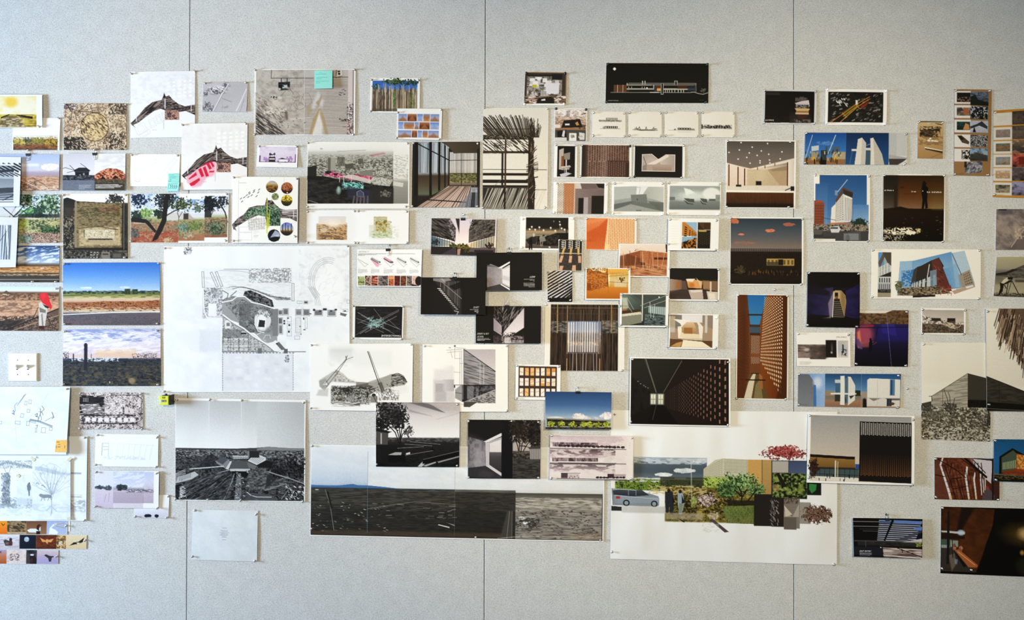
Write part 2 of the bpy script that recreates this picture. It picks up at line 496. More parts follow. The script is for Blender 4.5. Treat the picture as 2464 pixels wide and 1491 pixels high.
        cx, cy, cz = (co[:, 0].min()+co[:, 0].max())/2, 0.0, co[:, 2].min()
        co -= (cx, cy, cz)
        me = bpy.data.meshes.new(s.name)
        me.vertices.add(len(co)); me.vertices.foreach_set('co', co.astype(np.float32).ravel())
        me.loops.add(F.size); me.loops.foreach_set('vertex_index', F.astype(np.int32).ravel())
        me.polygons.add(len(F)); me.polygons.foreach_set('loop_start', np.arange(0, F.size, 4, dtype=np.int32))
        sm = np.ones(len(F), bool); sm[-len(SF):] = False
        me.polygons.foreach_set('use_smooth', sm)
        at_ = me.attributes.new('ink', 'FLOAT_COLOR', 'POINT')
        at_.data.foreach_set('color', np.concatenate([ink, np.ones((len(ink), 1))], 1).astype(np.float32).ravel())
        me.update(calc_edges=True)
        o = link(s.name, me, M_INK, loc=(cx, cy, cz))
        tag(o, s.label, s.cat, s.group)
        s.obj = o
        for tx in s.texts: s.lettering(tx, (cx, cy, cz))
        return len(F)*2
    def lettering(s, tx, org):
        txt, x, y, h, c, shear, al, sx = tx
        cu = bpy.data.curves.new('lettering', 'FONT'); cu.body = txt; cu.size = 1.0; cu.shear = shear
        cu.align_x = {'l': 'LEFT', 'r': 'RIGHT', 'c': 'CENTER'}[al]; cu.resolution_u = 2
        to = bpy.data.objects.new('lettering', cu); col.objects.link(to)
        me = bpy.data.meshes.new_from_object(to.evaluated_get(bpy.context.evaluated_depsgraph_get()))
        bpy.data.objects.remove(to); bpy.data.curves.remove(cu)
        n = len(me.vertices); co = np.empty(n*3, np.float32); me.vertices.foreach_get('co', co); co = co.reshape(-1, 3)
        k = h/0.70
        X, Y, Z = s.place(x+co[:, 0]*k*sx, y-co[:, 1]*k, 0.00025)
        out = np.stack([X, Y, Z], 1)-np.array(org)
        me.vertices.foreach_set('co', out.astype(np.float32).ravel()); me.update()
        o = link('lettering', me, flat_mat(c), s.obj)
        return o
def _homog(q):
    A = []; B = []
    for (u, v), (x, y) in zip(((0, 0), (1, 0), (1, 1), (0, 1)), ((q[0], q[1]), (q[2], q[3]), (q[4], q[5]), (q[6], q[7]))):
        A.append([u, v, 1, 0, 0, 0, -u*x, -v*x]); B.append(x)
        A.append([0, 0, 0, u, v, 1, -u*y, -v*y]); B.append(y)
    h = np.linalg.solve(np.array(A, float), np.array(B, float))
    return np.append(h, 1).reshape(3, 3)
GA, GB = 'prints pinned to the felt wall', None
# ================================================================== prints, left columns
def mk(name, sn, label, x0, y0, x1, y1, **k): return Sheet(name, sn, label, x0, y0, x1, y1, **k)
W2 = (250, 250, 250)
# yellow sun
p = mk('photo_print', 'yellow sun print', 'print of a yellow sun over two dark walls, white margin', -50, 228, 102.5, 308, bg=246, lay=1,
       quad=(-50,228,102,228,103,308,-50,308), pins=[(95,305)])
p.g((-50,232,88.5,306), ['f0e7b8','f4e9c8','e9dcae'], 'v').w((-50,232,88.5,275), ['f3dfa0','f6efd8','f7f0e6'], 40, 25, a=.7)
p.f(('e',29,246,15,12),'f2c94e',.85,9).f((40,262,75,272),'f3eee2',.6,6)
p.g((-50,276,88.5,306), ['d8c35a','b59a3e','c7ab4a']).w((-50,276,88.5,306), ['776128','c9b04e','e4d06a'], 18, 4, a=.6)
p.f([-10,306,16,279,42,279,62,306], '6a5a48',.75,5).n((-10,284,60,306),'e6d9bc',12,3,th=.6,a=.7)
p.f([4,282,24,275,25,277,4,286],'1f1b16').f([40,276,80,281,80,286,42,278],'1d1a15').f([44,279,80,285,80,287,50,282],'3a3020',.8)
# bushes under white sky
p = mk('photo_print', 'tan bush print', 'print of tan desert bushes under a blank white sky', 31, 284, 146, 362, bg=248, quad=(33,284,146,284,144,362,30,362), pins=[(143,285)])
p.g((33.5,325,141,361), [(0,'f2efe8'),(.18,'d9cfb8'),(.3,'8a7a3e'),(.6,'80603a'),(.8,'8a5a3a'),(1,'4f3f38')])
p.w((33.5,331,141,350), ['4f4424','a08a48','c4b070','6b5a30'], 6, 5, a=.75)
p.fo(50,340,16,11,['6b6030','b8a050','d4c078'],3).fo(92,338,14,7,['6b6a30','b8aa50','7a7448'],3).fo(126,343,16,14,['5c4a1c','a88a3a','c9ac58'],3).fo(68,337,11,6,['4c4c38','77745a'],3)
p.w((33.5,348,141,361), ['5a3a28','8f5c3e','a8704c'], 10, 3, a=.6).n((33.5,328,141,335),'f4f2ee',4,3,th=.55,a=.8)
# wide desert with road, clipped
p = mk('photo_print', 'pink desert road print', 'clipped print of a pink desert plain with road under cloudy sky', -50, 371, 146, 459, hang='clip', lift=6, lay=0, quad=(-50,371,146,372,145,459,-50,458))
p.g(None, [(0,'b4c4e6'),(.3,'ccd2ea'),(.45,'d8d2de'),(.52,'c2b2be'),(.58,'c9a99c'),(.7,'c4987c'),(1,'b08468')])
p.fo(122,402,24,9,['f2eef2','fbf8f8','e6e0ea'],6,rag=.7).f((50,394,96,400),'f0eef6',.8,4)
p.g((50,412,146,426), ['b8acbe','aa9aa8'],a=.7,e=4).w((-50,425,146,459), ['a57a5e','d2ab92','e3c4ae','b58c70'], 14, 3, a=.8)
p.n((48,436,92,459),'5f4c40',4,3,th=.45,a=.8).l([84,430,112,446,126,459],'8d6c54',2.2).l([52,434,90,450,104,459],'e0c4ae',2).n((100,447,146,459),'efe0d0',8,1.5,th=.58,a=.8)
p.t(64,390,13,1,3,250,.9,h=2.2).t(48,397,48,2,4,250,.85,h=1.2)
# shade louvres, white border
p = mk('photo_print', 'grey louvre shade print', 'white bordered print of grey louvre shadows on a plaza', -50, 378, 51, 497, bg=232, lay=2, lift=7, hang='top', quad=(-50,377,51,378,50,497,-50,498))
p.f((-50,399,35,482),'b9bfc8')
for i in range(7): p.l([-30+i*13,394,6+i*13,413],'33373e',4)
p.f([-50,414,35,407,35,413,-50,421],'3c4048').f((-50,395,35,399),232)
for i in range(8): p.l([-40+i*11,416,-22+i*11,424],'3f434a',2.4)
p.g([-50,428,35,431,35,452,-50,455],['8d939c','a6acb6']).f([-50,455,35,451,35,462,-50,466],'4a4e55').g([-50,466,35,462,35,482,-50,482],['7f858e','b4bac4'])
for i in range(5): p.l([-50,470+i*4,35,462+i*6],'3e434c',1.6)
p.l([10,482,35,470],'33373e',2).f((-50,482.4,35,484),232)
# desert garden
p = mk('photo_print', 'desert garden print', 'print of a green desert garden with shade trees', -50, 468, 146, 584, quad=(-50,468,146,468,144,584,-50,584), pins=[(144,471),(139,582)])
p.g(None, [(0,'9ec0e6'),(.25,'e6eef8'),(.5,'cfd8d0'),(.6,'a8a080'),(1,'b8a894')])
p.n((46,468,146,500),'f6f8fb',16,10,th=.5,a=.8)
p.fo(62,480,30,20,['26382f','51705e','88a890'],3,hole=.25).fo(120,492,34,30,['24382c','4e6c50','86a27e','c4d4c0'],3,hole=.1).fo(70,512,20,13,['2f5c34','6aa070','9cc88c'],3).fo(95,510,18,14,['253c30','4f7058'],3)
p.f((46,515,146,524),'20241f',.75,3).l([40,497,20,530],'2e2a28',2).l([62,490,44,514,36,522],'3a332e',2.2).l([76,496,44,520,34,524],'3a332e',1.8).l([10,500,34,520],'332d2a',2)
p.f([60,524,100,525,146,534,146,538,90,530],'efe6e4').l([132,534,128,516,122,508],'6a5a50',1.5).l([132,536,140,514],'5a4c42',1.5)
p.w((46,526,146,560), ['5e6e4a','b6ac7c','d8cc9c','7c8a60'], 12, 6).n((70,530,110,552),'3f5340',7,5,th=.5,a=.9)
p.fo(124,556,26,14,['1f3020','3d5638','6a8654'],3).fo(58,540,14,12,['8ca04a','c0cc78'],3).w((60,560,146,584), ['5a4438','a4826e','e0cec0','8a6a58'], 4, 3).fo(58,576,20,14,['6c8478','a4b8b0'],3)
p.f((-50,500,40,521),'d9d4d4',.8).l([10,500,34,520],'332d2a',2).l([48,508,34,522],'332d2a',2.4)
# vertical reeds
p = mk('photo_print', 'vertical reeds print', 'white bordered print of thin vertical grey reeds', -50, 522, 44, 643, bg=228, lay=2, lift=7, hang='top', quad=(-50,521,44,523,41,643,-50,644))
p.f((-50,541,29,624),'b8c2d2')
for i in range(34):
    x = -50+i*2.4; p.l([x,541,x-_rs.uniform(-1,4),624],_rs.choice(['2a2d33','4a4e58','e6ebf2','6a7080']),_rs.uniform(.7,1.9))
p.f([15,541,20,541,25,624,23,624],'e4e9f0').l([0,584,18,556],'3a3d42',1).f((-50,535,29,541),228).f((-50,624,29,630),228).f((29,538,36,628),228)
# road panorama
p = mk('photo_print', 'cloudy roadside print', 'wide print of clouds over orange fields and a road', -50, 591, 144, 679, quad=(-50,591,144,591,143,679,-50,678), pins=[(140,594),(138,677),(82,677)])
p.g(None, [(0,'35507e'),(.25,'6f8db8'),(.45,'b8c6da'),(.5,'8a8a90'),(.54,'5c4c34'),(.6,'b07c4c'),(.72,'d8a878'),(.78,'b08a5c'),(.82,'403a36'),(1,'4a4644')])
p.n((-50,594,144,632),'f4f6fa',30,7,th=.48,a=.85,sh=3,rot=-.25).w((-50,640,144,660), ['8a5c30','d49a60','e8c49a','a4723e'], 20, 3, a=.7)
p.f((-50,656,144,659),'3a3028',.9).w((-50,659,144,664),['5a4c3c','c8ac88'],6,2,a=.8).f((-50,667,144,679),'4b4542').l([-50,673,144,672],'b8a890',1.4).l([100,645,108,645],'f4e8e0',2)
# photographer in red cloth
p = mk('photo_print', 'red cloth photographer print', 'print of a person under a red cloth with tripod on sand', -50, 688, 143, 795, quad=(-50,688,143,689,142,796,-50,795), pins=[(138,693)])
p.g(None, [(0,'cfe2f6'),(.1,'eaf2fa'),(.14,'8a6a52'),(.22,'b48a6c'),(.4,'d2a888'),(.7,'cc9f80'),(1,'a47a60')])
p.f([4,707,16,698,28,706,26,710,4,710],'6a5448').f((5,706,26,710),'d8bc90').n((-50,704,143,722),'5c4436',8,4,th=.52,a=.75)
p.w((-50,722,143,795), ['b08468','d4aa8a','e2c0a4'], 9, 4, a=.6).n((-50,728,80,752),'7a5c4c',16,4,th=.5,a=.7)
p.f([-50,770,60,771,40,782,-50,795],'2c2624').f([-50,778,90,762,143,740,143,795,-50,795],'54443a',.75,3).n((-50,760,143,795),'2a221e',7,4,th=.5,a=.75,rot=-.5).w((60,756,143,795),['3a2e28','8a7060','b89a84'],4,3,a=.6)
p.l([20,792,143,741],'2a2220',2.4).l([30,795,143,757],'c8a488',1.4)
p.l([94,738,82,765],'2a2220',1.4).l([114,758,128,785],'1e1a1a',1.4)
p.f([95,728,106,724,116,738,115,752,110,783,96,783,95,752],'d9d2ca').f([96,738,112,745,112,752,98,750],'8a8078').f([104,752,107,783,103,783,101,756],'9a9088')
p.f([97,706,108,702,116,706,121,722,127,738,124,743,116,736,104,728,96,716],'e0303c').f([104,730,120,738,117,741,110,738],'2a1a1a').f([99,707,108,703,113,712,104,722],'ee4a52',.6,2).f((96,783,108,790),'4a2020')
# circle in sand
p = mk('photo_print', 'sand circle print', 'aerial print of a circle scratched in pale sand', 154, 249, 305, 361, pins=[(158,252),(304,252)])
p.w(None, ['b49a80','d4bca0','e6d2b8','dcc4a4','f0e2ce'], 30, 24).n(None,'6a584c',4,4,th=.66,a=.7)
p.n([154,330,200,330,215,361,154,361],'2e2a26',4,4,th=.32,a=.95).n((262,249,305,275),'4c443e',5,5,th=.42,a=.9).n((154,249,186,264),'6f6474',5,5,th=.45,a=.8).n((250,320,305,361),'3c342e',3,6,th=.55,a=.9,rot=.4)
p.f(('e',229,306,33,34),'e6cc9c',.75,6).w(('e',229,306,32,33),['6a543c','d8bc8c','ecd8ac'],8,5,a=.55,rot=.6)
for i in range(40):
    a0, a1 = i*.157, (i+1)*.157
    p.l([229+33*math.cos(a0),306+34*math.sin(a0),229+33*math.cos(a1),306+34*math.sin(a1)],'5a4024',1.7 if .5<(i/40)%1<.95 or i<14 else 1.1,.85)
p.s((198,286,260,330),46,'4a3826',6,1.4,.65,.1,.9).s((196,292,216,322),20,'3c2c20',4,2,.9,.3,.8)
p.l([172,262,190,268,215,270,240,272],'4a3a30',1.5).l([190,268,205,258,214,249],'4a3a30',1.4).l([205,265,240,258,258,262],'5a463a',1).l([175,262,172,285,164,295],'4a3a30',1.4).l([180,268,186,290],'4a3a30',1.2).l([158,262,178,256],'3a2e2a',1.6).l([162,252,172,268],'3a2e2a',2)
# ruin print
p = mk('photo_print', 'burnt house ruin print', 'clipped diptych of a burnt house and red rock ruins', 154, 370, 304, 459, hang='clip', lift=6)
p.g((154,370,230,459), [(0,'d6d4de'),(.5,'eae8f0'),(.6,'e0dee6'),(1,'9aa0b0')]).g((230,370,304,459), ['e8e6e6','f6f5f4','e8e4e2'])
p.w((230,374,304,404),['d8d6d8','f8f7f7'],24,8,a=.6).f((154,429,230,459),'7e8696').n((154,430,230,459),'6c7484',6,2,th=.5,a=.5)
p.f([180,410,192,404,210,404,220,411,216,414,182,414],'2c2e34').f([183,414,217,414,215,432,184,432],'24262b').f([188,424,196,420,198,430,188,430],'c8ccd4').f((202,417,206,424),'a0a4ac').w((154,422,230,434),['1a1c20','40444c','6a6e78'],5,4,a=.95).l([183,411,160,404,154,406],'3a3c44',1).l([182,410,170,398],'3a3c44',1).l([182,412,164,416],'3a3c44',1).l([210,404,196,394],'44464e',1)
p.f([230,422,244,412,262,405,284,407,297,412,304,420,304,440,230,440],'a8583c').w([230,422,244,412,262,405,284,407,297,412,304,420,304,434,230,434],['4a2018','a8583c','d08a68','e8b498'],5,4,a=.9)
p.f([243,432,250,424,258,432],'2a1410').f([272,430,280,422,288,431],'32180f').f((230,432,304,459),'4a4034').n((230,432,304,442),'8a7a5c',5,2,th=.5,a=.6).t(193,446,33,4,3,235,.8).t(233,445,68,4,2.6,240,.95,h=1.6)
# dark aerial field
p = mk('photo_print', 'sepia aerial field print', 'dark sepia aerial print of a fenced field, tree skyline on top', 153, 466, 308, 622, bg=250, pins=[(156,469),(304,469),(156,621),(302,619)])
p.f([153,480,165,476,180,482,196,487,308,488,308,622,153,622],'5a4f40').w([153,482,308,490,308,622,153,622],['3a342c','6a5e4c','877860'],10,8)
p.f([153,478,162,475,178,480,192,487,184,500,153,500],'2a2522').fo(278,480,22,13,['2a2826','5a5852'],3,hole=.1).l([274,500,278,480,284,472],'2a2826',1.5)
p.w((180,488,296,600),['5a4c38','8a7854','a8946c','6f6448'],14,6,a=.9).n((196,500,290,520),'4a4a2e',12,5,th=.5,a=.7).n((240,495,285,512),'96644a',12,6,th=.5,a=.6)
p.f((181,484,186,622),'9a8a70').f((153,596,308,602),'26221f').f((294,490,308,600),'2a2825',.75).l([299,490,299,600],'8a8270',1.2).f((153,490,178,598),'3a342c',.8).n((153,520,180,598),'b0a48c',5,5,th=.6,a=.8).n((153,520,180,598),'1e1c18',5,5,th=.6,a=.9)
p.w([192,545,290,545,292,590,192,592],['a08c68','cdb890','dcccaa'],12,8,a=.8).f((206,553,277,574),'dbcfb4').w((206,553,277,574),['a89878','efe6d0','c8b898'],7,3,a=.8).f((214,574,272,577),'2c261e').l([192,549,240,545,285,553],'3a3022',1.6).f((218,578,274,586),'bca988').l([204,553,204,570],'3a3022',1.4)
p.f((153,603,308,622),'36312c').w((153,603,308,622),['1e1c1a','4a443c','8a8274'],6,5,a=.8).d((218,604,240,604,238,622,216,622),3,3,'b8b4a8',.5,.4).f((246,606,266,622),'8c8478').f((248,610,262,613),'3a2a24').f((270,606,296,622),'484440').f((273,610,292,620),'6c6660')
# hay bales road
p = mk('photo_print', 'hay bale road print', 'large print of hay bales in a green field beside a road', 152, 631, 385, 782, quad=(152,632,385,631,386,782,153,782), pins=[(156,634),(383,633),(379,778),(157,779)])
p.g(None, [(0,'3f7fd6'),(.2,'6ba2e6'),(.38,'a2c6ee'),(.455,'c4daee'),(.46,'5a7080'),(.475,'6c7a4c'),(.53,'a8a86a'),(.56,'d8c8a4'),(.6,'e0c4ae'),(.625,'d2ad94'),(.635,'a87454'),(.7,'b88460'),(.74,'d6b898'),(.78,'c8b0a0'),(.8,'98908e'),(.805,'6c6870'),(1,'5f5a62')])
p.fo(208,692,16,3,['cfe0f0','e6eff6'],6,rag=.5).fo(302,691,14,3,['c4daee','e0ecf4'],6,rag=.5).n((152,699,385,706),'22343a',7,2,th=.5,a=.9).n((152,706,385,716),'56622e',26,2,th=.52,a=.7).n((180,712,340,718),'d0cc92',20,2,th=.5,a=.7)
p.f((301,694.5,314,708),'33412e').f((319,695.5,332,707),'2f3d2b').n((301,695,332,708),'6a7a50',3,2,th=.6,a=.6).w([152,728,200,730,250,724,330,725,385,721,385,744,152,744],['6a3c24','a8683f','c98e64','8a5432'],9,3,a=.95).n((152,738,385,752),'e0ccb0',12,3,th=.5,a=.7).s((156,737,380,748),26,'5a4c2c',4,1.6,0,.3)
p.l([152,756.5,270,751.5,385,749.5],'f6f6f8',2).w((152,758,385,782),['57535c','7a7480','66616a'],3,2,a=.7).n((152,757,385,782),'8a6c70',30,10,th=.6,a=.4)
# saguaro
p = mk('photo_print', 'saguaro dusk print', 'large print of a saguaro silhouette against a lilac cloudy sky', 152, 791, 388, 928, quad=(153,792,387,790,388,928,152,928), pins=[(157,796),(381,796),(155,924),(382,924)])
p.g(None, [(0,'c4c8e8'),(.2,'e6e2f0'),(.4,'dcd0de'),(.5,'e6cfc8'),(.515,'c8b8c0'),(.53,'4a4e60'),(.6,'3f4450'),(1,'2c2d34')])
p.n((152,791,388,822),'8c9ccc',26,7,th=.52,a=.75,sh=3,rot=.12).n((152,798,388,850),'f8f4f6',34,7,th=.5,a=.8,sh=3,rot=-.12).f((230,842,330,858),'ecc8a0',.6,10)
p.n((152,862,388,868),'2a3348',12,3,th=.4,a=.9).f([152,868,205,868,300,866,345,864,388,866,388,928,152,928],'363a44',.8).w((152,868,388,928),['1f2126','3a3d46','55564f','30343e'],12,7,a=.8).n((152,880,388,928),'77694c',14,6,th=.66,a=.7)
p.n((168,860,290,869),'e4ecf4',7,3,th=.5,a=.9).f((203,838,211.5,890),'2f2c3a').fo(207,830,4.6,6,['2f2c3a','3a3644'],4,rag=.2).f((203,828,211.5,842),'2f2c3a').f((176,850,179,868),'3a3848').f((220,851,221.5,862),'4a4858').n((152,845,166,862),'3a3c4c',2,3,th=.55).n((320,850,380,866),'6a6470',2,2,th=.72)
p.f(('e',318,916,8,7),'c4ac86',.7,5).f((264,917,266,921),235)
# ================================================================== sketches and strips, lower left
def walk(p, x, y, n, st, c, w=.8, a=.8, box=None, da=1.2):
    an = _rs.uniform(0, 6.28); q = [x, y]
    for _ in range(n):
        an += _rs.uniform(-da, da); x += st*math.cos(an); y += st*math.sin(an)
        if box: x = min(max(x, box[0]), box[2]); y = min(max(y, box[1]), box[3])
        q += [x, y]
    p.l(q, c, w, a)
def boxl(p, x, y, w, h, an, c, lw=.9, a=.8):
    ca, sa = math.cos(an), math.sin(an); q = []
    for u, v in ((-1,-1),(1,-1),(1,1),(-1,1),(-1,-1)):
        q += [x+u*w/2*ca-v*h/2*sa, y+u*w/2*sa+v*h/2*ca]
    p.l(q, c, lw, a)
p = mk('sketch_sheet', 'pencil plan sketch', 'white sheet with a loose pencil plan sketch above the column drawing', -50, 930, 169, 1092, bg='f3f8fb', lay=2, lift=9, hang='top', wave=1.2, quad=(-50,930,169,930,163,1092,-50,1091), pins=[(164,935)], cat='drawing')
p.n(None,'dfe7f0',40,30,th=.55,a=.5,sh=2).l([60,950,40,1000,45,1060],'d4dde8',2,.6).l([120,940,100,980,30,1040],'d8e0ea',2,.6)
for i in range(9): p.l([44+i*2,967-i*3+8,47+i*2.2,963-i*3+8],'5a626c',1,.8)
p.l([34,995,40,988,38,975,44,968],'6a7078',1).l([32,993,38,997,36,986,33,990],'555c64',1)
for x, y, w, h, an in ((65,969,5,9,.1),(75,966,6,9,.1),(72,988,6,7,.1),(57,999,7,9,.2),(47,1016,12,7,.1),(83,1012,14,7,.25),(72,1018,7,10,.1),(110,1034,10,12,.1),(128,1031,7,7,.1),(92,1034,3,10,0),(4,1016,8,6,0)): boxl(p,x,y,w,h,an,'7d8792')
p.l([76,1011,96,1013,130,1026],'8a939d',3,.6).l([77,1009,97,1011,132,1024],'59616a',1).l([104,976,110,984,104,990,108,998],'555c64',1).l([96,1008,102,992,100,982],'5a626a',1.2).l([88,997,94,994,93,1002,89,1000],'4a5258',1.2).l([113,1012,133,1001],'7d858e',1).l([129,991,134,1003,130,1006],'5a6068',1.4).l([91,1023,96,1022,94,1028],'60676f',1)
walk(p,92,1000,14,4,'667',1,.8,(84,990,106,1012))
# column drawing
p = mk('sketch_sheet', 'column and canopy drawing', 'large white sheet with a pencil column, canopy and landscape drawing', -50, 1049, 211, 1252, bg='f5f9fb', lay=0, lift=5, wave=1, quad=(-50,1049,211,1049,209,1252,-50,1252), pins=[(206,1052),(207,1250)], cat='drawing')
p.f([-50,1128,20,1108,60,1116,150,1134,198,1136,198,1140,150,1139,60,1123,20,1114,-50,1136],'a8b0b8',.8,1.5).n((-20,1106,80,1126),'7d858e',3,2,th=.5,a=.5)
p.l([9,1117,17,1136,24,1136,31,1117],'8a9098',1).l([20,1112,20,1117],'777',1)
p.f([11,1137,25,1137,27,1212,8,1212],'a6adb4',.85,1.5).n((5,1137,28,1215),'6a7078',3,5,th=.5,a=.7).f((2,1210,40,1219),'a8aeb6',.7,3).n((-10,1195,90,1222),'8d959c',6,4,th=.5,a=.6).n((40,1208,82,1216),'b4bac2',8,3,th=.4,a=.8)
p.l([165,1192,200,1196],'8a9098',.8).l([165,1196,200,1193],'9aa0a8',.8).n((168,1202,209,1230),'b0b7be',8,4,th=.5,a=.8).n((-50,1215,209,1240),'d4dbe2',16,6,th=.5,a=.6).l([130,1190,200,1190],'c4cad0',.8)
p = mk('tracing_sheet', 'tracing of a standing figure', 'small tracing paper with a standing figure beside the coyote tracing', 40, 1142, 110, 1214, bg='eef3f6', lay=1, lift=1.2, hang='flat', cat='drawing')
p.n(None,'d8e0e8',14,12,th=.5,a=.5).f((40,1198,110,1214),'d2d9df',.8,4).n((66,1200,82,1216),'a8b0b8',4,3,th=.5,a=.7)
p.f([67,1163,71,1161,73,1165,75,1172,74,1178,72,1180,72,1192,69,1193,68,1181,66,1178,65,1168],'7a828a',.9,1.2).f(('e',70.5,1162,1.8,2.2),'6a727a')
p = mk('tracing_sheet', 'coyote and tree tracing', 'tall tracing paper with a coyote under a bare tree', 78, 1102, 170, 1250, bg='f1f6f9', lay=1, lift=1.6, hang='flat', base=.0105, cat='drawing')
p.n(None,'dfe6ee',20,18,th=.5,a=.5).f([84,1122,100,1122,150,1136,170,1138,170,1143,130,1140,84,1130],'c2cbd4',.8,3)
for i in range(22):
    a0=-1.57+(i-10.5)*.085; q=[125,1190]; x,y=125,1190
    for j in range(8): a0+=_rs.uniform(-.25,.25); x+=8.5*math.cos(a0); y+=8.5*math.sin(a0); q+=[x,y]
    p.l(q,'a4adb6',.7,.65)
    for j in range(3): k=2*_rs.randint(2,8); p.l([q[k],q[k+1],q[k]+_rs.uniform(-7,7),q[k+1]-_rs.uniform(2,8)],'b0b8c0',.7,.6)
p.l([125,1235,124,1190,122,1160],'9aa3ac',1.2,.8).l([124,1195,112,1160],'a4adb6',.8).l([125,1200,140,1155],'a4adb6',.8).l([124,1215,112,1228],'8d969f',.8).l([125,1218,136,1230],'8d969f',.8).l([125,1225,122,1240],'8d969f',.8)
p.f([94,1190,98,1187,104,1189,118,1189,124,1191,125,1196,121,1198,116,1197,106,1198,100,1196,95,1193],'8d959d',.9,1)
for a in ([102,1197,99,1204],[106,1198,108,1203],[118,1197,115,1204],[122,1197,124,1203]): p.l(a,'808890',1.2)
p.l([87,1163,90,1161,94,1164],'7c848c',1.2).l([100,1168,104,1167,108,1172],'7c848c',1.4).n((78,1212,170,1232),'ccd5dd',14,5,th=.5,a=.6).n((96,1136,110,1142),'8a929a',3,1.5,th=.5,a=.6).l([96,1125,104,1116,110,1122,120,1114,135,1118,145,1126],'b8c0c8',.8)
# bird strips
p = mk('photo_strip', 'heron bird strip', 'top strip of bird photos ending with a white heron', -40, 1250, 162, 1284, lift=2, quad=(-40,1250,163,1252,162,1285,-40,1284), pins=[(160,1262)])
p.g((-40,1250,18,1284),['f6a41c','f0781a']).l([4,1258,8,1263,12,1259],'3a2010',1.4).g((18,1250,64,1284),['6a5438','a8845c']).w((18,1250,64,1284),['2c2418','7a6444','b89a6c'],10,5,a=.8,rot=.35).f((18,1278,64,1284),'d6b890',.8,2)
p.g((64,1250,113,1284),['7a5236','8e6444','a47c58']).f([66,1274,74,1270,92,1270,98,1266,98,1276,88,1280,70,1279],'eceef2').f([88,1271,89,1263,93,1259,98,1261,95,1265,95,1276],'4a1e12').f([97,1261,101,1262,97,1263],'222').f((88,1276,97,1284),'1e1614')
p.g((113,1250,162,1284),['aebbdc','bcc6e2']).f([118,1284,120,1268,128,1259,136,1257,138,1260,128,1264,124,1268,133,1272,140,1278,138,1284],'f6f8fa').l([130,1261,154,1256],'c4a86a',1.6).l([134,1263,156,1268],'b89c68',1.2)
p.f((161,1250,163,1284),235)
p = mk('paper_scrap', 'narrow white paper scrap', 'narrow white paper scrap behind the heron bird strip', 150, 1253, 168.5, 1278, bg=248, lift=1, hang='flat', base=.0006, cat='paper scrap')
p = mk('photo_strip', 'flying duck strip', 'middle strip of bird photos with a moon and a flying duck', -40, 1286, 209, 1320, lift=2, quad=(-40,1285,209,1287,208,1320,-40,1319), pins=[(206,1298)])
p.g((-40,1286,48,1320),['e6dfe0','d8ccd0']).n((-40,1290,48,1318),'b4a2a8',14,2,th=.6,a=.6).f([9,1300,14,1298,24,1301,28,1298,31,1304,30,1312,14,1313],'4a3a3c').f(('e',26.5,1298,3.6,4),'2c2a30').f((24,1303,31,1312),'6a2e30',.8).f((14,1304,22,1310),'8a7a64',.8)
p.f((48,1286,88,1320),'0c1226').f(('e',65,1297,6,6),'c8d4e0').n(('e',65,1297,6,6),'93a4b4',3,th=.55,a=.7)
p.g((88,1286,137,1320),['6a2e12','8a3f18','4a2010']).w((88,1286,137,1320),['4a1f0c','8f4418'],12,6,a=.6).f([97,1293,110,1299,114,1296,118,1298,130,1295,124,1304,117,1303,115,1308,111,1303,103,1303],'e8a668')
p.w((137,1286,160,1320),['6a4e2a','b88a54','e8d0a0'],6,5).fo(148,1306,7,5,['c8b8a0','efe4d0'],3).g((160,1286,209,1320),['ecd9b6','e4cba4']).f([178,1304,190,1302,204,1291,200,1303,192,1307,180,1309,168,1312],'2a2420').f([184,1304,195,1305,188,1308],'f2ece0')
p = mk('photo_strip', 'duck strip', 'bottom strip of bird photos ending with a duck on lilac', -40, 1322, 141, 1356, lift=2, quad=(-40,1321,141,1323,140,1356,-40,1355), pins=[(138,1337)])
p.g((-40,1322,17,1356),['b4a4c8','c87c50','b85a2a']).f([0,1327,4,1326,3,1331],'3a2c2c').w((17,1322,64,1356),['d8c0bc','ecdcd8','e2c8b8'],14,8).n((24,1332,48,1348),'5a4a4c',4,3,th=.6).f((64,1322,90,1356),'4a4246').fo(78,1328,9,6,['141416','2c2a30'],4).f([72,1336,84,1334,90,1345,88,1356,74,1356],'22181a').f((74,1332,82,1336),'e8e6ea').f((74,1342,80,1354),'5a2420',.8)
p.g((90,1322,141,1356),['dcc8c4','c0aec8','b4a8d0']).f([107,1335,114,1333,120,1336,132,1337,126,1341,124,1350,119,1350,117,1342],'3a3a40').f([107,1335,112,1332,114,1335],'1e2420')
# negative plan
p = mk('photo_print', 'inverted aerial plan print', 'high contrast inverted aerial print of a rail yard', 192, 944, 344, 1032, bg='d8cccc', pins=[(195,945),(341,946),(195,1029),(343,1031)], lift=3)
p.w(None,['b0a2a2','dccfce','efe6e4'],12,8,a=.8).n(None,'3a3436',4,3,th=.70,a=.8).f((192,954,250,972),'2a2628',.9,2).n((192,950,252,998),'201c1e',14,2.5,th=.42,a=.95,rot=-.08)
for i in range(9): p.l([194+i,975+i*2.6,238+i*1.5,971+i*2.4],'efe6e4',1.3,.8)
p.d((200,957,214,957,214,966,200,966),4,4,'e6dcda',.5,.5).f([204,1000,225,996,325,1000,330,1016,204,1017],'cfc3c2').n((196,996,332,1020),'3a3436',7,4,th=.52,a=.8).d((205,1002,327,1003,327,1016,203,1015),8,1,'efe8e6',.7,.75)
p.d((298,980,325,981,325,995,298,994),2,1,'e0d6d4',.75,.75).f((296,978,300,996),'2c2628',.8).l([204,1000,198,1006,202,1018,260,1018,325,1019],'2c2628',2).l([325,1019,340,1010,342,960,330,950,270,950],'4a4244',1.4).l([204,999,300,998,325,1000],'2c2628',2.5).n((255,958,300,1000),'f4eeec',10,10,th=.5,a=.6)
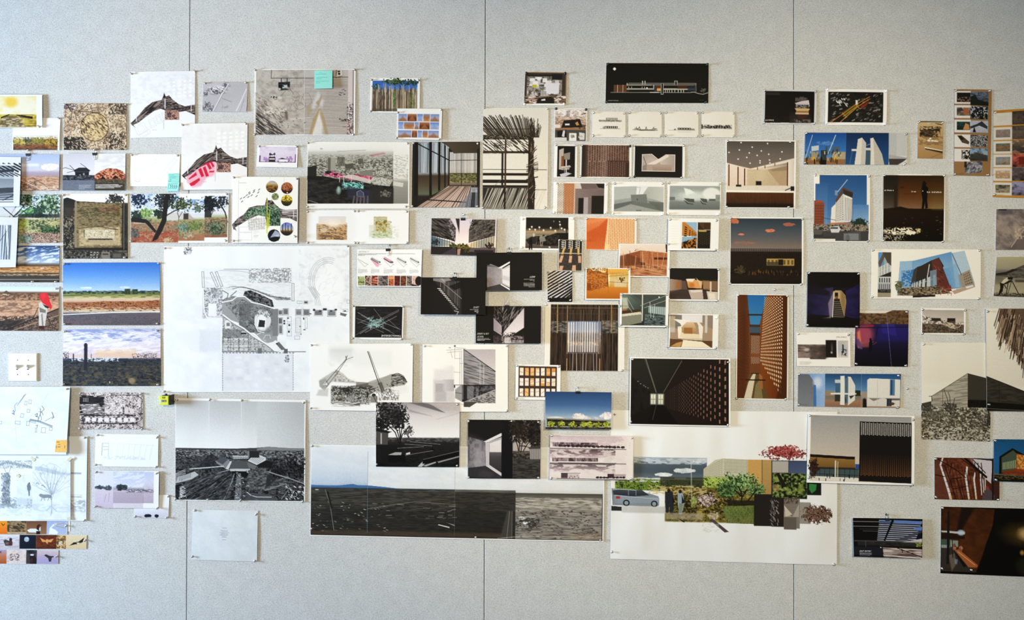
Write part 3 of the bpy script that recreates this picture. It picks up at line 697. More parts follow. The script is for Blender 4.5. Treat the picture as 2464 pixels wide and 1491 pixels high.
# faint sketch, lavender collage
p = mk('sketch_sheet', 'faint grid sketch', 'white sheet with a very faint pencil grid sketch', 230, 1043, 381, 1123, bg='f7fafb', lift=4, quad=(231,1043,382,1045,381,1123,229,1121), pins=[(236,1046),(378,1049),(233,1119),(378,1122)], cat='drawing')
for x in range(8): p.l([270+x*14,1067,270+x*13,1104],'dde4ea',.8)
p.l([250,1064,372,1070],'e0e6ec',.8).l([247,1066,246,1096],'9aa2aa',1.2).l([248,1066,262,1066,262,1096],'b8bfc6',1).l([249,1074,260,1074],'a8b0b8',1).l([249,1082,261,1081],'b0b8c0',1).n((250,1096,350,1106),'d8dfe6',6,4,th=.5,a=.7)
p = mk('photo_print', 'lavender field collage', 'pale collage of trees on a lavender field', 228, 1132, 383, 1222, bg=248, lay=1, lift=3, quad=(229,1132,383,1133,382,1222,228,1221), pins=[(232,1135),(379,1136),(232,1218),(381,1221)])
p.g((228,1132,273,1222),[(0,'e2e4f2'),(.4,'e6e4f0'),(.5,'dcd4e2'),(1,'d8cadb')]).g((273,1133,348,1210),[(0,'c6d0ee'),(.45,'dadcf0'),(.55,'b0a8b8'),(.62,'c4b8c8'),(1,'a89cac')]).n((273,1133,372,1172),'f0f2fa',22,7,th=.5,a=.7,rot=-.2)
p.g((348,1134,371,1210),['c8d4ee','dcdcee','ccbed0','c2b4c8']).g((228,1178,346,1222),['dccfde','d0c2d4'],a=.6).f((273,1182,346,1210),'b4a8b8',.5)
p.fo(240,1172,12,6,['3a4450','6a7480'],3,rag=.9).fo(261,1173,11,6,['404a54','707a84'],3,rag=.9).fo(290,1172,10,8,['222c30','4a565a'],3,rag=.8).fo(300,1172,8,7,['2c363a','545f64'],3,rag=.8).n((305,1176,372,1184),'5a6268',6,3,th=.5,a=.8).l([256,1188,252,1208],'b0a4b8',1).l([264,1186,262,1206],'b0a4b8',1).f((346,1210,383,1222),248).f((371,1134,383,1222),248)
p = mk('photo_print', 'two dark shrubs print', 'small pale print with two dark shrubs at its lower edge', 323, 1189, 407, 1245, bg=246, lift=3, quad=(324,1189,408,1190,406,1246,323,1244), pins=[(405,1191),(327,1242),(404,1243)])
p.g((323,1222,407,1245),['ececf4','d4d4e2']).fo(357,1240,10,4.5,['10162a','262c40'],3,rag=.6).fo(378,1240,6,4.5,['10162a','262c40'],3,rag=.6)
# ================================================================== second column
def river(p, ox, oy, c1='5a4c4a'):
    q = [315,296, 322,290,335,277,350,259,368,246,390,241,394,232,396,224,400,233,408,230,416,240,430,251,446,257,470,253,470,278,448,268,430,271,408,270,398,266,388,262,372,267,352,281,335,294,322,300,326,306,318,300]
    q = [v+(ox if i % 2 == 0 else oy) for i, v in enumerate(q)]
    p.f(q,c1).w(q,['2a2224','6a5a58','a89a94','48403c'],26,2.6,rot=-.12)
    p.w([v+(ox if i % 2 == 0 else oy) for i, v in enumerate([315,296,335,277,350,259,368,246,388,243,386,258,352,276,328,296])],['221c1e','6e5f5a','a4968e'],26,2.6,rot=-.72,a=.8)
    p.w((398+ox,266+oy,432+ox,289+oy),['5a3c38','b88c80','d8b4a4','6a4c48'],5,4).f((402+ox,271+oy,412+ox,283+oy),'4c3c40',.7,2)
    p.f((328+ox,274+oy,330+ox,292+oy),'e6e2e6').f((397+ox,238+oy,399.4+ox,262+oy),'d8d4d8').f((460+ox,253+oy,462+ox,270+oy),'d8d4d8')
    p.l([395+ox,290+oy,395+ox,310+oy],'c8c4cc',2,.7)
p = mk('map_print', 'dark river map', 'white map sheet of a dark curving river bed, no red blocks', 315, 172, 470, 331, bg='f4f5f8', lift=4, quad=(315,173,470,171,470,330,315,332), pins=[(318,177),(470,173)], cat='map')
p.n((315,180,470,250),'e8e8f0',16,10,th=.55,a=.8,sh=3).d((400,196,465,190,465,235,400,240),5,5,'fdfdfe',.5,.5)
river(p,0,0)
for k in ((340,310,26,20,-.5),(368,296,14,20,-.35),(383,287,12,20,-.35),(398,280,12,18,-.3),(350,322,26,10,-.5)): boxl(p,*k,'ccccd2',.8); boxl(p,k[0],k[1],k[2]*.6,k[3]*.6,k[4],'d4d4da',.8)
p.t(368,313,16,1,3,'99a',.7)
p = mk('map_print', 'red block river map', 'map sheet of the river bed with solid red building blocks', 438, 297, 596, 457, bg='f5f3f3', lay=1, lift=4, quad=(438,298,596,296,595,456,436,457), pins=[(441,300),(592,299)], cat='map')
p.n((438,305,596,375),'eceae9',16,10,th=.55,a=.8,sh=3).d((520,318,592,314,592,362,520,366),5,5,'fefefe',.5,.5)
p.f([450,418,480,402,500,392,521,386,522,410,516,424,500,428,486,448,466,452,452,438],'f0a8bc',.75,5)
p.f([452,411,470,402,500,390,516,382,520,388,500,396,470,408,456,416],'dc2f50')
river(p,125,126,'57494a')
for q in ([456,430,474,414,476,422,458,432],[458,442,482,428,484,434,470,446,462,448],[479,408,486,404,494,424,487,427],[490,404,496,400,505,424,498,426],[499,396,505,393,512,406,506,409],[508,392,512,390,518,400,514,404],[506,412,517,411,517,415,506,416]): p.f(q,'d92748')
p.t(492,438,14,1,3,'99a',.7)
p = mk('sketch_sheet', 'faint bar diagram sketch', 'white sheet with two faint bar outlines, notes at its corner', 313, 371, 434, 449, bg='f9faf8', lift=3, quad=(315,371,434,371,431,449,313,448), pins=[(316,373),(429,374)], cat='drawing')
for x, y, an in ((350,402,-.55),(404,408,-.9)): boxl(p,x,y,62,9,an,'e0e2e0',.8)
p.l([325,435,332,438,338,436],'aab',.8)
p = mk('sticky_note', 'upper teal handwritten note', 'small teal sticky note with scribbles, upper of the overlapping pair', 405, 417, 432, 441, bg='a6ece4', lay=1, lift=3, hang='top', cat='sticky note')
p.t(408,421,18,1,3,'4a8a88',.8).t(409,425,20,2,3,'4a8a88',.8).t(410,432,4,1,3,'2a5a5c',.9).t(406,436,12,1,3,'2a5a5c',.9)
p = mk('sticky_note', 'lower teal arrow note', 'small teal sticky note with drawn arrows, lower of the overlapping pair', 402, 440, 432, 461, bg='b2f4f0', lay=2, lift=4, hang='top', quad=(404,439,432,439,429,460,401,460), cat='sticky note')
p.t(404,443,24,2,2.6,'4a8a88',.8)
for i in range(4): p.l([410+i*5,447,413+i*5,450,410+i*5,455],'2a5658',1)
p.l([406,447,406,456],'4a8a88',1)
p = mk('photo_print', 'grey dune relief print', 'grey aerial print of dunes and a crossing track', 489, 198, 597, 270, lift=5, hang='top', quad=(490,198,597,197,594,270,488,269), pins=[(494,201),(593,200)])
p.g(None,['c6c4ca','c0bec4','cccad0'],'d').n(('e',524,216,24,9),'eceaee',7,5,th=.42,a=.95,rot=.5,e=5).n(('e',522,219,24,9),'5c5a64',7,3,th=.56,a=.9,rot=.5,e=5).n(('e',545,206,9,7),'6a6872',5,3,th=.5,a=.9,rot=.5,e=4).fo(503,258,12,14,['5a5860','a8a6ae','e4e2e6'],4,rag=1.2).n((490,222,500,232),'4c4a54',4,3,th=.45)
p.l([551,202,535,228,516,268],'e8e6ea',2.4).l([553,202,537,228,518,268],'8a8890',1).l([536,238,560,246],'8c8a92',1).n((536,255,556,262),'88868e',3,3,th=.6,a=.6).l([594,215,580,250,572,268],'eceaf0',2).l([590,240,582,268],'9a98a0',1)
# site map with teal note
p = mk('map_print', 'tan site map', 'large tan aerial site map with pencil overlay and water stains', 612, 167, 856, 326, bg=248, lift=4, wave=1.5, quad=(613,167,856,166,855,326,612,326), pins=[(614,169),(854,169),(614,324),(852,324)], cat='map')
p.g((616,169,852,324),['c4c0be','b8b2ac','bcb4ae'],'d').w((616,169,733,324),['9c9288','c0b8ae','d0c8c0'],18,14,a=.6)
p.w([616,225,650,245,690,270,680,324,616,324],['6a625c','b0a69c','c8c0b6'],10,3,a=.75,rot=.75,e=10).n([616,270,640,285,690,324,616,324],'3c3836',26,2.4,th=.45,a=.85,rot=.62)
p.g((733,169,838,324),['c8c2be','bcb6b0','c2bab2'],a=.8).n((733,190,838,324),'a8a098',60,1.6,th=.5,a=.5)
for i in range(14): p.l([734,196+i*9,790,194+i*9+_rs.uniform(-2,2),838,199+i*9],'a49c94',.8,.7)
p.f((838,169,849,324),'dccfce').f((849,169,852,324),'a49a98').f([652,169,653,169,653,188,755,188,755,189.4,651.5,189.4],'45484c').f((798,186,838,187.3),'45484c').f([676,189,678,189,678,200,676,200],'33363a').f((690,189,692,200),'33363a')
p.f([670,199,698,197,698,209,692,211,692,217,676,218,676,213,670,212],'2c3338').f((680,205,692,214),'dfe4e6').n((670,198,698,218),'101418',3,3,th=.6)
p.f([811,170,822,170,824,186,808,186],'e9ebec').f([812,172,818,171,819,174,813,175],'1e2022').f((814,176,819,181),'20302a').l([808,188,824,184],'33363a',1.2).l([810,170,809,184],'26282a',1.4)
p.f(('e',664,250,9,8),'dcd4c6',.7,3).f(('e',674,236,6,4),'e2dccf',.7,3).n((652,232,668,240),'3a3632',4,2.5,th=.5).f([684,262,692,270,694,286,690,290,687,278],'6a5a4a',.75,3).n((636,256,690,276),'efe8dc',10,5,th=.62,a=.6)
for cx, cy, r in ((712,232,9),(722,248,13),(708,258,8),(738,240,12)):
    pts=[]
    for i in range(15): a=i*.45; pts+=[cx+r*math.cos(a)*(1+.2*math.sin(3*a)),cy+r*1.3*math.sin(a)]
    p.l(pts,'8d877f',.9,.8)
p.l([694,212,676,232],'66625e',.8).l([696,212,708,228],'66625e',.8).t(700,194,18,2,4,'777',.6).d((704,203,728,203,728,212,704,212),6,2,'aaa49e',.7,.7).l([733,169,733,324],'e2deda',1,.8).l([700,287,748,284],'dcd6d0',1.4)
p.f([766,220,756,242,750,262,758,262,766,246,776,262,780,244],'dcdad8',.75,6).f([770,258,760,276,752,300,745,324,776,324,778,300,774,276],'efeeec',.7,6).f([768,262,755,285,744,324,752,324,760,300,766,280,772,262],'a88a5c',.75,4).f([772,262,782,285,792,324,784,324,778,300,770,276],'b09468',.65,4).f([760,248,768,240,774,228,776,236,768,256],'a48a62',.6,3).f([738,260,748,250,752,268,742,282],'b0966e',.45,5)
p.s((816,216,838,232),10,'44403e',3,1.2).n((836,248,851,324),'3a3838',4,3,th=.62,a=.9).s((816,284,836,292),10,'44403e',4,1.4,0,.4).l([820,292,852,292],'4a4644',1).l([826,305,852,306],'4a4644',1).n((833,292,850,324),'dca8a0',4,4,th=.6,a=.6).s((690,284,740,322),12,'5a5652',2,1.4)
p.s((616,169,730,250),40,'a09890',16,.7,-.9,.6,.6)
p = mk('sticky_note', 'teal note on the site map', 'square teal sticky note with pencil notes on the tan site map', 757, 170, 800, 214, bg='a4ece2', lay=2, lift=4, hang='top', quad=(757,170,800,169,800,213,757,214), cat='sticky note')
p.t(769,175,9,1,3,'6aa8a4',.7).t(761,179,32,1,3,'5a9c9a',.8).t(762,187,30,2,3.4,'5a9c9a',.75).t(761,196,33,2,4,'5a9c9a',.8)
p = mk('photo_print', 'purple elevation print', 'small print of purple tinted building elevations on white', 619, 349, 717, 404, bg=248, lift=6, hang='top', quad=(620,349,717,350,716,404,618,402), pins=[(624,352),(715,352)])
p.g((625,353,713,391),['d8cce4','e4daec','ded0e6']).n((625,353,713,372),'f0eaf4',14,8,th=.5,a=.5).f((625,375,628,391),'6a2e78').f((711,371,713,391),'7a3a88').fo(642,384,8,6,['a884b8','c8a8d4'],3,hole=.2).fo(698,383,8,7,['9c78b0','c4a4d0'],3,hole=.2)
p.f((648,378,664,391),'3a3036').f((649,382,663,385),'e8e2ea').f([648,371,650,368,657,372,662,367,664,373,649,375],'4a4048').l([651,374,651,378],'333',1).l([661,373,661,378],'333',1).f((674,383,694,390),'f4f0f6').f([670,384,680,380,694,384],'3a3038').l([625,391,713,391],'5a4a64',1.2).l([671,392,694,392],'b4a4bc',1).f((671,392,679,396),'e6e0ea').s((640,388,712,391),12,'3a3040',2,1)
# orange tree collage
p = mk('photo_print', 'mesquite tree collage', 'wide collage of a leaning desert tree on red soil', 316, 466, 551, 585, bg=249, lift=4, quad=(316,467,551,465,549,584,316,585), pins=[(547,468),(546,580),(318,580)])
def garden(r, seedx):
    x0,y0,x1,y1 = r; h = y1-y0
    p.g(r,[(0,'94b6e6'),(.2,'c8d8f0'),(.42,'e6e8ec'),(.52,'aab07c'),(.62,'b09a72'),(.8,'b07858'),(1,'a8664c')])
garden((316,466,431,584),0); p.n((316,466,431,515),'f4f6fa',18,10,th=.52,a=.8)
g = (431,480,494,580); garden(g,1); p.n((431,480,494,515),'eef2f8',16,8,th=.5,a=.8)
g = (494,473,549,572); garden(g,2); p.n((494,473,549,515),'eef0f4',10,8,th=.45,a=.9)
p.fo(335,482,24,17,['1c2638','3a4860'],2.5,hole=.25).fo(400,482,32,22,['16181c','33383c','5a6460'],2.5,hole=.1).fo(352,512,20,13,['5a7a44','8fae6a','b8cc94'],3).fo(328,518,14,12,['2a3630','47584a'],3).fo(385,515,16,12,['24302a','3f5240'],3)
p.f((402,512,443,531),'d8d4d2').f([443,514,454,512,472,530,443,530],'c4b8b0').f((443,514,455,529),'4a4440').fo(440,492,24,17,['2c3428','56644a','84906c'],2.5,hole=.1).fo(478,498,16,14,['4c5c50','8a9a88'],2.5,hole=.25).l([431,536,432,522,428,512],'4a3c34',1.4).l([432,524,440,510],'4a3c34',1.2)
p.f((494,473,510,524),'22252a',.85,2).fo(508,490,22,20,['15171c','33383e'],2.5,hole=.05).fo(536,484,16,14,['22262c','4a5056'],2.5,hole=.2).l([549,535,543,512,530,490],'262020',2.6).l([509,545,509,520,516,505],'2a2624',1.6).l([540,505,528,497],'262020',1.2)
p.w((316,534,431,584),['8a5c44','b8846a','d0a48c','a06a50'],9,4,a=.85).n((316,530,431,560),'8a8a6c',9,5,th=.5,a=.75).n((316,556,431,584),'a8503a',10,4,th=.52,a=.7).f((322,535,352,538),'d8c4bc',.8).n((324,526,366,534),'4a3c38',3,3,th=.5,a=.8)
p.w((431,528,494,580),['7c8458','b0ac80','c4a484','9a9870'],8,5,a=.85).fo(446,549,18,11,['5c7468','94a898'],3).fo(470,545,22,12,['5c6c44','96a468'],3).f([431,570,494,562,494,580,431,580],'b0745a',.7,3).fo(452,566,14,9,['8a7860','d0c0a4'],2.5)
p.w((494,524,549,572),['6c5c48','98886c','b89a80'],6,4,a=.85).fo(522,552,22,18,['38422e','64725a','8a947c'],3).f((494,566,549,572),'a0624c',.7,2)
p.f([316,524,330,522,358,530,378,556,374,560,352,537,316,533],'2e2826').f([366,582,378,556,390,530,393,508,398,466,408,466,404,508,402,532,392,556,380,576],'2a2423').l([400,520,420,508,434,502],'2a2423',2.4).l([394,505,384,492],'2a2423',2).fo(324,560,12,14,['4a4a46','7a7a70'],3).fo(404,578,12,6,['b8a07c','dcc8a4'],2.5).f((431,466,549,472),249).f((494,572,549,586),249).f((316,584,560,590),249).f((431,580,494,586),249)
# circles collage
p = mk('collage_print', 'river collage with circles', 'white collage of a green river map with seven round photos', 559, 425, 718, 585, bg='faf8f4', lift=4, lay=2, quad=(560,425,718,426,716,585,559,584), pins=[(563,427),(715,429),(563,580),(713,569)], cat='collage')
p.l([684,425,684,500],'dcd8d0',.8).l([650,425,650,470],'e4e0d8',.8).l([574,433,574,584],'d0d0d4',.8).l([575,440,592,440],'aaa',.8)
q = [559,541,572,526,588,516,600,500,618,495,638,494,641,482,643,475,646,482,655,481,664,492,676,502,694,506,716,503,716,533,700,525,676,524,676,543,644,543,640,520,622,518,600,528,580,540,566,548,570,556,562,552]
p.f(q,'6a5c5a').w(q,['2a2426','7a6c68','b0a4a0','443c3a'],16,3,rot=-.15).w([588,518,605,502,640,496,664,494,676,506,676,543,644,543,640,522,612,516,594,530],['143024','2f6a50','7fb49a','c8e0a8','1c3a30'],4,5,a=.75).n((641,508,676,543),'16302a',3,6,th=.5,a=.8)
p.f((643,480,645,562),'d8d83c').f([642,540,652,500,650,545,644,552],'cfd848',.8,2).w((680,504,716,522),['5a4c4e','a89c9c','d0c8c8'],20,2.5,a=.9).f((707,504,709,524),'e0dce0').d((596,528,640,522,640,552,600,556),7,5,'d8d4d0',.8,.8).s((596,524,640,550),60,'a8a4a0',5,.7,0,1.5,.8)
for x, y in ((580,478),(588,475),(594,470),(601,466),(583,485),(598,474),(606,470),(611,462),(618,472),(600,463),(624,456),(622,463),(612,458)): p.l([x-2,y+1.6,x+1.8,y-1.8],'3a3a40',1.4)
p.l([575,546,575,584],'ccc',.8); boxl(p,592,553,30,12,.02,'ccd',.8); boxl(p,592,569,30,18,.02,'ccd',.8); p.t(612,556,16,3,3,'bbb',.6).t(612,567,14,2,3,'99a',.7)
def circ(x, y, r, cols): p.g(('e',x,y,r,r),cols,'v',1,.8)
circ(655,449,14.5,[(0,'aab4d0'),(.25,'c8b8b0'),(.4,'8a6a2c'),(.6,'4a3420'),(1,'2a1c14')]); p.n(('e',655,449,14,14),'d8a040',8,3,th=.6,a=.6)
circ(691,452,14,[(0,'8a4a2a'),(.5,'a8623a'),(.6,'4a2416'),(1,'2a1610')]); p.w(('e',691,449,13,10),['6a3420','c07c4c','d89868'],5,4,a=.7).f(('e',692,463,2,2),'e0c8a0')
circ(663,473,8.5,['7c8c50','4c5a30','9aa878']); p.w(('e',663,473,8,8),['3a4626','a0ac78','c8d0a8'],4,3,a=.7)
circ(691,482,13.5,[(0,'c8a820'),(.45,'e0c030'),(.55,'4a4018'),(1,'2a2010')]); p.w(('e',691,477,12,8),['5a4c14','e8cc3c','f4e488'],4,4,a=.85)
circ(692,551,16,[(0,'6a7ac0'),(.4,'a8b4dc'),(.55,'d0c0a0'),(.62,'a87c30'),(.7,'4a3820'),(1,'241c18')])
for x in (682,689,695,703): p.l([x,560,x,540+_rs.uniform(-4,4)],'24304a',2)
circ(661,567,15,['16161a','22222a']); p.f([652,572,664,554,674,560,676,569,660,570],'aab4c8').f([648,577,664,570,676,572,672,579,660,582],'14141a').f([662,567,674,564,672,570],'d8dce4',.7)
# ================================================================== centre left: campus map, city collage, stadium
p = mk('map_print', 'large campus map', 'very large white campus map with grey aerial patches', 395, 592, 842, 943, bg='f6f8fa', lift=3, wave=1.2, quad=(395,593,841,591,842,943,395,943), pins=[(398,596),(838,593),(397,941)], cat='map')
p.n((395,640,842,943),'e6eaf2',50,40,th=.55,a=.5,sh=2.5).f((443,594,461,611),'d8d8de').s((443,594,461,611),14,'444',4,1.2,0,1.5)
p.f((488,646,702,766),'eceef1',.8).w((488,660,702,720),['dfe2e6','f8f9fa','e8eaee'],26,5,a=.7,rot=.1).f((482,792,532,845),'e2e6ef',.8).f((488,700,536,766),'dfe2ea',.8).f((536,848,706,940),'e6e8f0',.9)
p.w((720,600,841,745),['dcdee2','f8f9fa','eceef0'],26,20,a=.7).f(('e',795,690,36,52),'fafbfc',.9,8)
for r in (0,4,9,13):
    pts=[]
    for i in range(26):
        a=2.2+i*.115; pts+=[790+(46-r)*math.cos(a),676+(56-r)*math.sin(a)]
    pts=[760+r,735,758+r*.8,716,742+r,690]+pts
    p.l(pts,'c2c4c8',1.3,.8)
p.s((700,650,830,740),50,'dcdee2',12,1,-.6,.8,.7)
# grey campus body
body=[536,715,540,702,560,692,590,690,620,702,650,712,690,738,690,845,640,845,590,800,536,764]
p.f([536,722,560,712,580,712,610,724,640,738,668,742,668,820,640,826,612,800,580,778,536,762],'a8aaac')
p.f((576,726,656,800),'77797b').w([536,722,560,712,656,742,656,800,612,800,576,772],['4e5052','8a8c8e','b4b6b8','6a6c6e'],9,6,a=.75).f((656,742,670,808),'8a8c8e')
p.w([590,700,604,698,628,708,656,722,660,738,636,738,610,724,586,712],['1c1c1e','4a4b4c','8e9092'],5,3)
p.s((600,760,622,784),30,'55585a',8,1.2,.9,.4,.8).f([576,730,610,730,600,768,578,772],'66686a',.5,6)
p.f(('e',633,770,20,26),'e2e3e4',1,2).n(('e',636,752,22,14),'77797a',3,3,th=.5,a=.8).f([622,762,630,756,642,764,640,788,628,792,618,782],'f4f5f6').f([625,769,639,771,637,787,622,786],'303234').l([618,760,614,780,622,796,636,800],'f0f1f2',2)
p.f(('e',648,800,10,14),'9c9ea0',.6,2).l([634,816,640,806,650,806,652,814],'dcdee0',1.4).l([618,806,628,800],'e8e9ea',1.6)
p.f([537,760,560,772,580,788,612,806,640,826,660,844,610,845,536,845],'b6b8ba').w([537,760,560,772,612,808,660,845,536,845],['6e7072','b8babc','e4e5e6','8c8e90'],5,4,a=.85)
p.f((536,792,600,810),'6c6e70',.5).f((542,770,556,790),'efeff0').f((546,776,554,784),'8a8c8e').f((582,796,596,806),'c8cacc').f((580,800,594,804),'2c2e30').d((538,812,600,812,600,844,538,844),5,4,'d8dadc',.7,.6).d((604,816,640,816,660,844,604,844),5,4,'c8cacc',.6,.6)
for i in range(5): p.l([536+i*40,846,576+i*40,846],'404244',1.6,.8)
for y in (811,824): p.l([536,y,600,y],'55585a',1)
for x in (536,556,576,598): p.l([x,810,x,846],'66686a',1.1)
for q in ([488,764,494,700,494,764,520,766],[494,700,536,700,536,764]): p.l(q,'a0a2a6',.8,.7)
p.w((490,692,536,766),['b8babe','e6e7ea','d0d2d6'],5,4,a=.7).fo(516,699,9,7,['9a9ca0','c8cace'],3).n((490,692,536,760),'77797d',4,4,th=.66,a=.8).f((502,730,522,760),'f2f3f5').l([490,690,492,750,500,764,534,766],'f6f7f8',2.6)
p.l([536,727,560,722,572,713,590,713,606,727,630,732,660,742,702,738],'f4f5f6',3).l([536,729,560,724,572,715,590,715,606,729,630,734,660,744],'8a8c8e',.8)
p.l([538,757,560,774,588,790,610,808,640,826,664,842,690,850],'f6f7f8',3.4).l([538,760,560,777,588,793,610,811,640,829,660,845],'55585a',.8)
p.w([536,694,560,690,590,692,630,706,668,722,700,722,700,716,660,712,620,698,590,690,560,688],['8a8c8e','dcdee0','6a6c6e'],6,2.5,a=.8).l([560,695,580,690,610,696,650,712,700,720],'5c5e60',1.2).l([536,698,550,706,548,716,536,722],'66686a',1.6).l([556,712,570,700],'77797b',2)
for x, y, an in ((489.5,672,1.52),(516.5,672,1.15),(528,671,1.2),(706,703,1.57)): boxl(p,x,y,38 if x<700 else 42,5,an,'66686c',1)
p.l([528,650,580,652,620,660,690,678],'a8aaae',1,.8).l([540,647,600,648],'8a8c90',1.4,.7).n((600,646,702,680),'8e9094',5,3,th=.6,a=.7)
for x, y, w, h in ((672,655,18,10),(690,650,14,8),(664,652,8,12),(680,668,14,8),(690,664,10,20),(646,655,10,14)): boxl(p,x,y,w,h,.02,'66686c',1)
p.d((662,668,680,668,680,676,662,676),2,2,'4a4c4e',.5,.3)
def blk(x,y,w,h,rows): 
    boxl(p,x+w/2,y+h/2,w,h,0,'77797d',.9)
    for i in range(rows): p.l([x+2,y+2+i*(h-3)/rows,x+w-2,y+2+i*(h-3)/rows],'5a5c60',1.5)
for a in ((670,746,11,12,5),(682,742,13,16,7),(670,764,11,16,8),(671,782,10,22,10),(712,744,15,16,6),(730,744,16,16,7),(757,746,20,14,6),(789,746,20,16,6),(732,724,10,7,4)): blk(*a)
for a in ((754,743,5,5),(768,747,6,3),(778,742,9,5),(806,743,6,4),(795,747,5,3),(745,754,5,2),(828,747,6,2.5),(683,770,4,4),(683,776,4,4),(692,764,4,3),(695,780,4,4),(694,795,4,5),(721,784,4,3),(722,802,4,3),(730,764,3,5),(731,792,5,2)): p.f((a[0],a[1],a[0]+a[2],a[1]+a[3]),'2c2e32')
for a in ((692,762,10,12),(692,778,10,14),(692,796,10,12),(712,764,13,36),(710,808,12,8),(735,764,5,26),(826,744,12,6),(836,722,6,8),(716,724,12,6)): boxl(p,a[0]+a[2]/2,a[1]+a[3]/2,a[2],a[3],0,'9a9ca0',.9)
p.d((712,764,725,764,725,806,712,806),2,8,'dcdee2',.8,.7).f([820,752,836,756,832,762,819,758],'77797d').f([664,826,672,822,688,840,678,842],'2c2e30').f([658,822,664,818,668,822,660,828],'f4f5f6').f((668,820,690,848),'e0e2e4',.4)
for i in range(22): p.l([537+i*8,848.5,540+i*8,848.5],'50545a',1.3)
for i in range(16): p.l([536.5,852+i*5.6,536.5,855+i*5.6],'6a6e76',1.1); p.l([706,848+i*5.8,706,851+i*5.8],'6a6e76',1.1)
for i in range(7):
    for j in range(5): p.f((541+i*23+_rs.uniform(0,6),852+j*17+_rs.uniform(0,5),541+i*23+_rs.uniform(12,20),852+j*17+_rs.uniform(8,14)),_rs.choice(['f2f3f7','dcdee8','eef0f5']),.8,1.5)
p.f((621,837,631,850),'7a7c80').f((684,839,693,850),'6c6e72').f((687,854,696,872),'b8bac0',.8).s((687,854,696,872),8,'333',3,1,0,1.5)
# city collage
p = mk('collage_print', 'city aerial collage', 'large grey city aerial collage with magenta and turquoise accents', 739, 341, 986, 502, bg='f7f6f2', lift=4, quad=(740,341,986,342,985,502,738,502), pins=[(741,344),(981,344),(742,498),(979,497)], cat='collage')
p.g((741,341,947,490),[(0,'f4f3ef'),(.14,'eeece7'),(.17,'c4c2bc'),(.24,'c0beb6'),(.34,'989688'),(.6,'7c7a6c'),(1,'5c5a50')])
p.w((741,372,947,440),['55534a','88867a','aaa89c','c8c6bc'],5,2.2,a=.85).g((741,360,947,384),['e4e2dc','b0aea6'],a=.55,e=8).s((741,384,947,430),240,['33322c','e0ded4','5a584e','b0ae a2'.replace(' ','')],3.5,1.1,.05,.5,.6)
p.g((947,341,983,490),[(0,'f6f5f1'),(.4,'e8e6e0'),(.6,'d4d2ca'),(.65,'a8a69e'),(1,'8c8a82')]).w((947,372,983,430),['b8b6ae','e4e2da','f0eee8'],5,2.5,a=.7)
p.f((789,380,808,411),'a8a698').f((789,380,796,411),'6e6c62').f((812,378,830,400),'6a685e').n((812,378,830,400),'98968a',3,8,th=.5,a=.6).f([830,394,850,390,850,406,832,406],'5c5a50').f([830,390,850,388,852,392,834,395],'b4b2a6').f((862,382,874,394),'66645a')
p.f([890,372,925,366,928,370,892,376],'c86a7a',.5,2)
p.f([866,412,898,408,898,428,866,424],'8a887c').f([866,412,880,409,898,408,882,406],'c8c6ba').f([740,402,762,398,762,425,748,432,740,432],'2a2824').d((904,408,942,412,942,422,904,418),8,1,'c8c6ba',.6,.7)
p.f([740,424,780,424,830,434,898,444,947,448,947,490,741,490],'1e1c1a').f([741,440,790,444,790,462,741,470],'4a4844',.7,5).w((741,430,947,490),['0e0d0c','2a2826','4a4844'],20,8,a=.6)
p.f([776,420,800,412,830,422,850,428,818,428,792,424],'b82a5c').w([776,420,800,412,830,422,850,428,818,428,792,424],['7a1238','d84a84','f4c8d8'],5,2,a=.7).f([834,424,860,420,898,428,894,434,850,426],'a8204c').n((834,422,898,434),'e87aa4',5,2,th=.5,a=.8).fo(790,415,7,4,['1a1c16','30322a'],3).fo(807,419,5,4,['1a1c16','30322a'],3)
p.f([818,424,850,420,898,434,892,442,852,432],'d8d0c8',.9).f([892,434,900,424,947,432,938,448,900,444],'cfccc2').n((895,424,947,446),'8a887e',4,2,th=.6,a=.7).f([947,436,972,440,970,450,947,446],'d8d6ce')
p.f([826,440,850,438,876,446,876,454,850,454,824,448],'7cc8c0').n((824,438,876,455),'c8ece6',4,2.5,th=.5,a=.8).n((824,438,876,455),'2a5a58',4,2.5,th=.6,a=.9).f(('e',816,458,6,10),'88aaa0',.7,2).f(('e',816,456,3,7),'c8dcd2',.6,2)
p.f([836,450,900,458,892,490,838,478],'34384e',.75,6).f((890,452,948,490),'33312e',.8,4).fo(930,466,14,8,['4a4844','8a887e'],3).f([860,462,868,458,876,464,876,474,860,472],'4c5068').l([860,472,860,462,868,458,876,464,876,474,860,472],'a8aab8',.8).d((850,470,890,470,890,492,846,492),5,1,'6a5c60',.5,.9).l([744,482,766,489],'aaa',1)
for x in (818,828,846,889): p.l([x,424,x,438],'e8e6e0',1)
p.f((770,357,776,359),'888',.8).l([812,364,880,361],'a8a69e',1.6,.7).t(953,382,14,1,2,'aaa',.6).f((739,490,986,502),'f6f5f1')
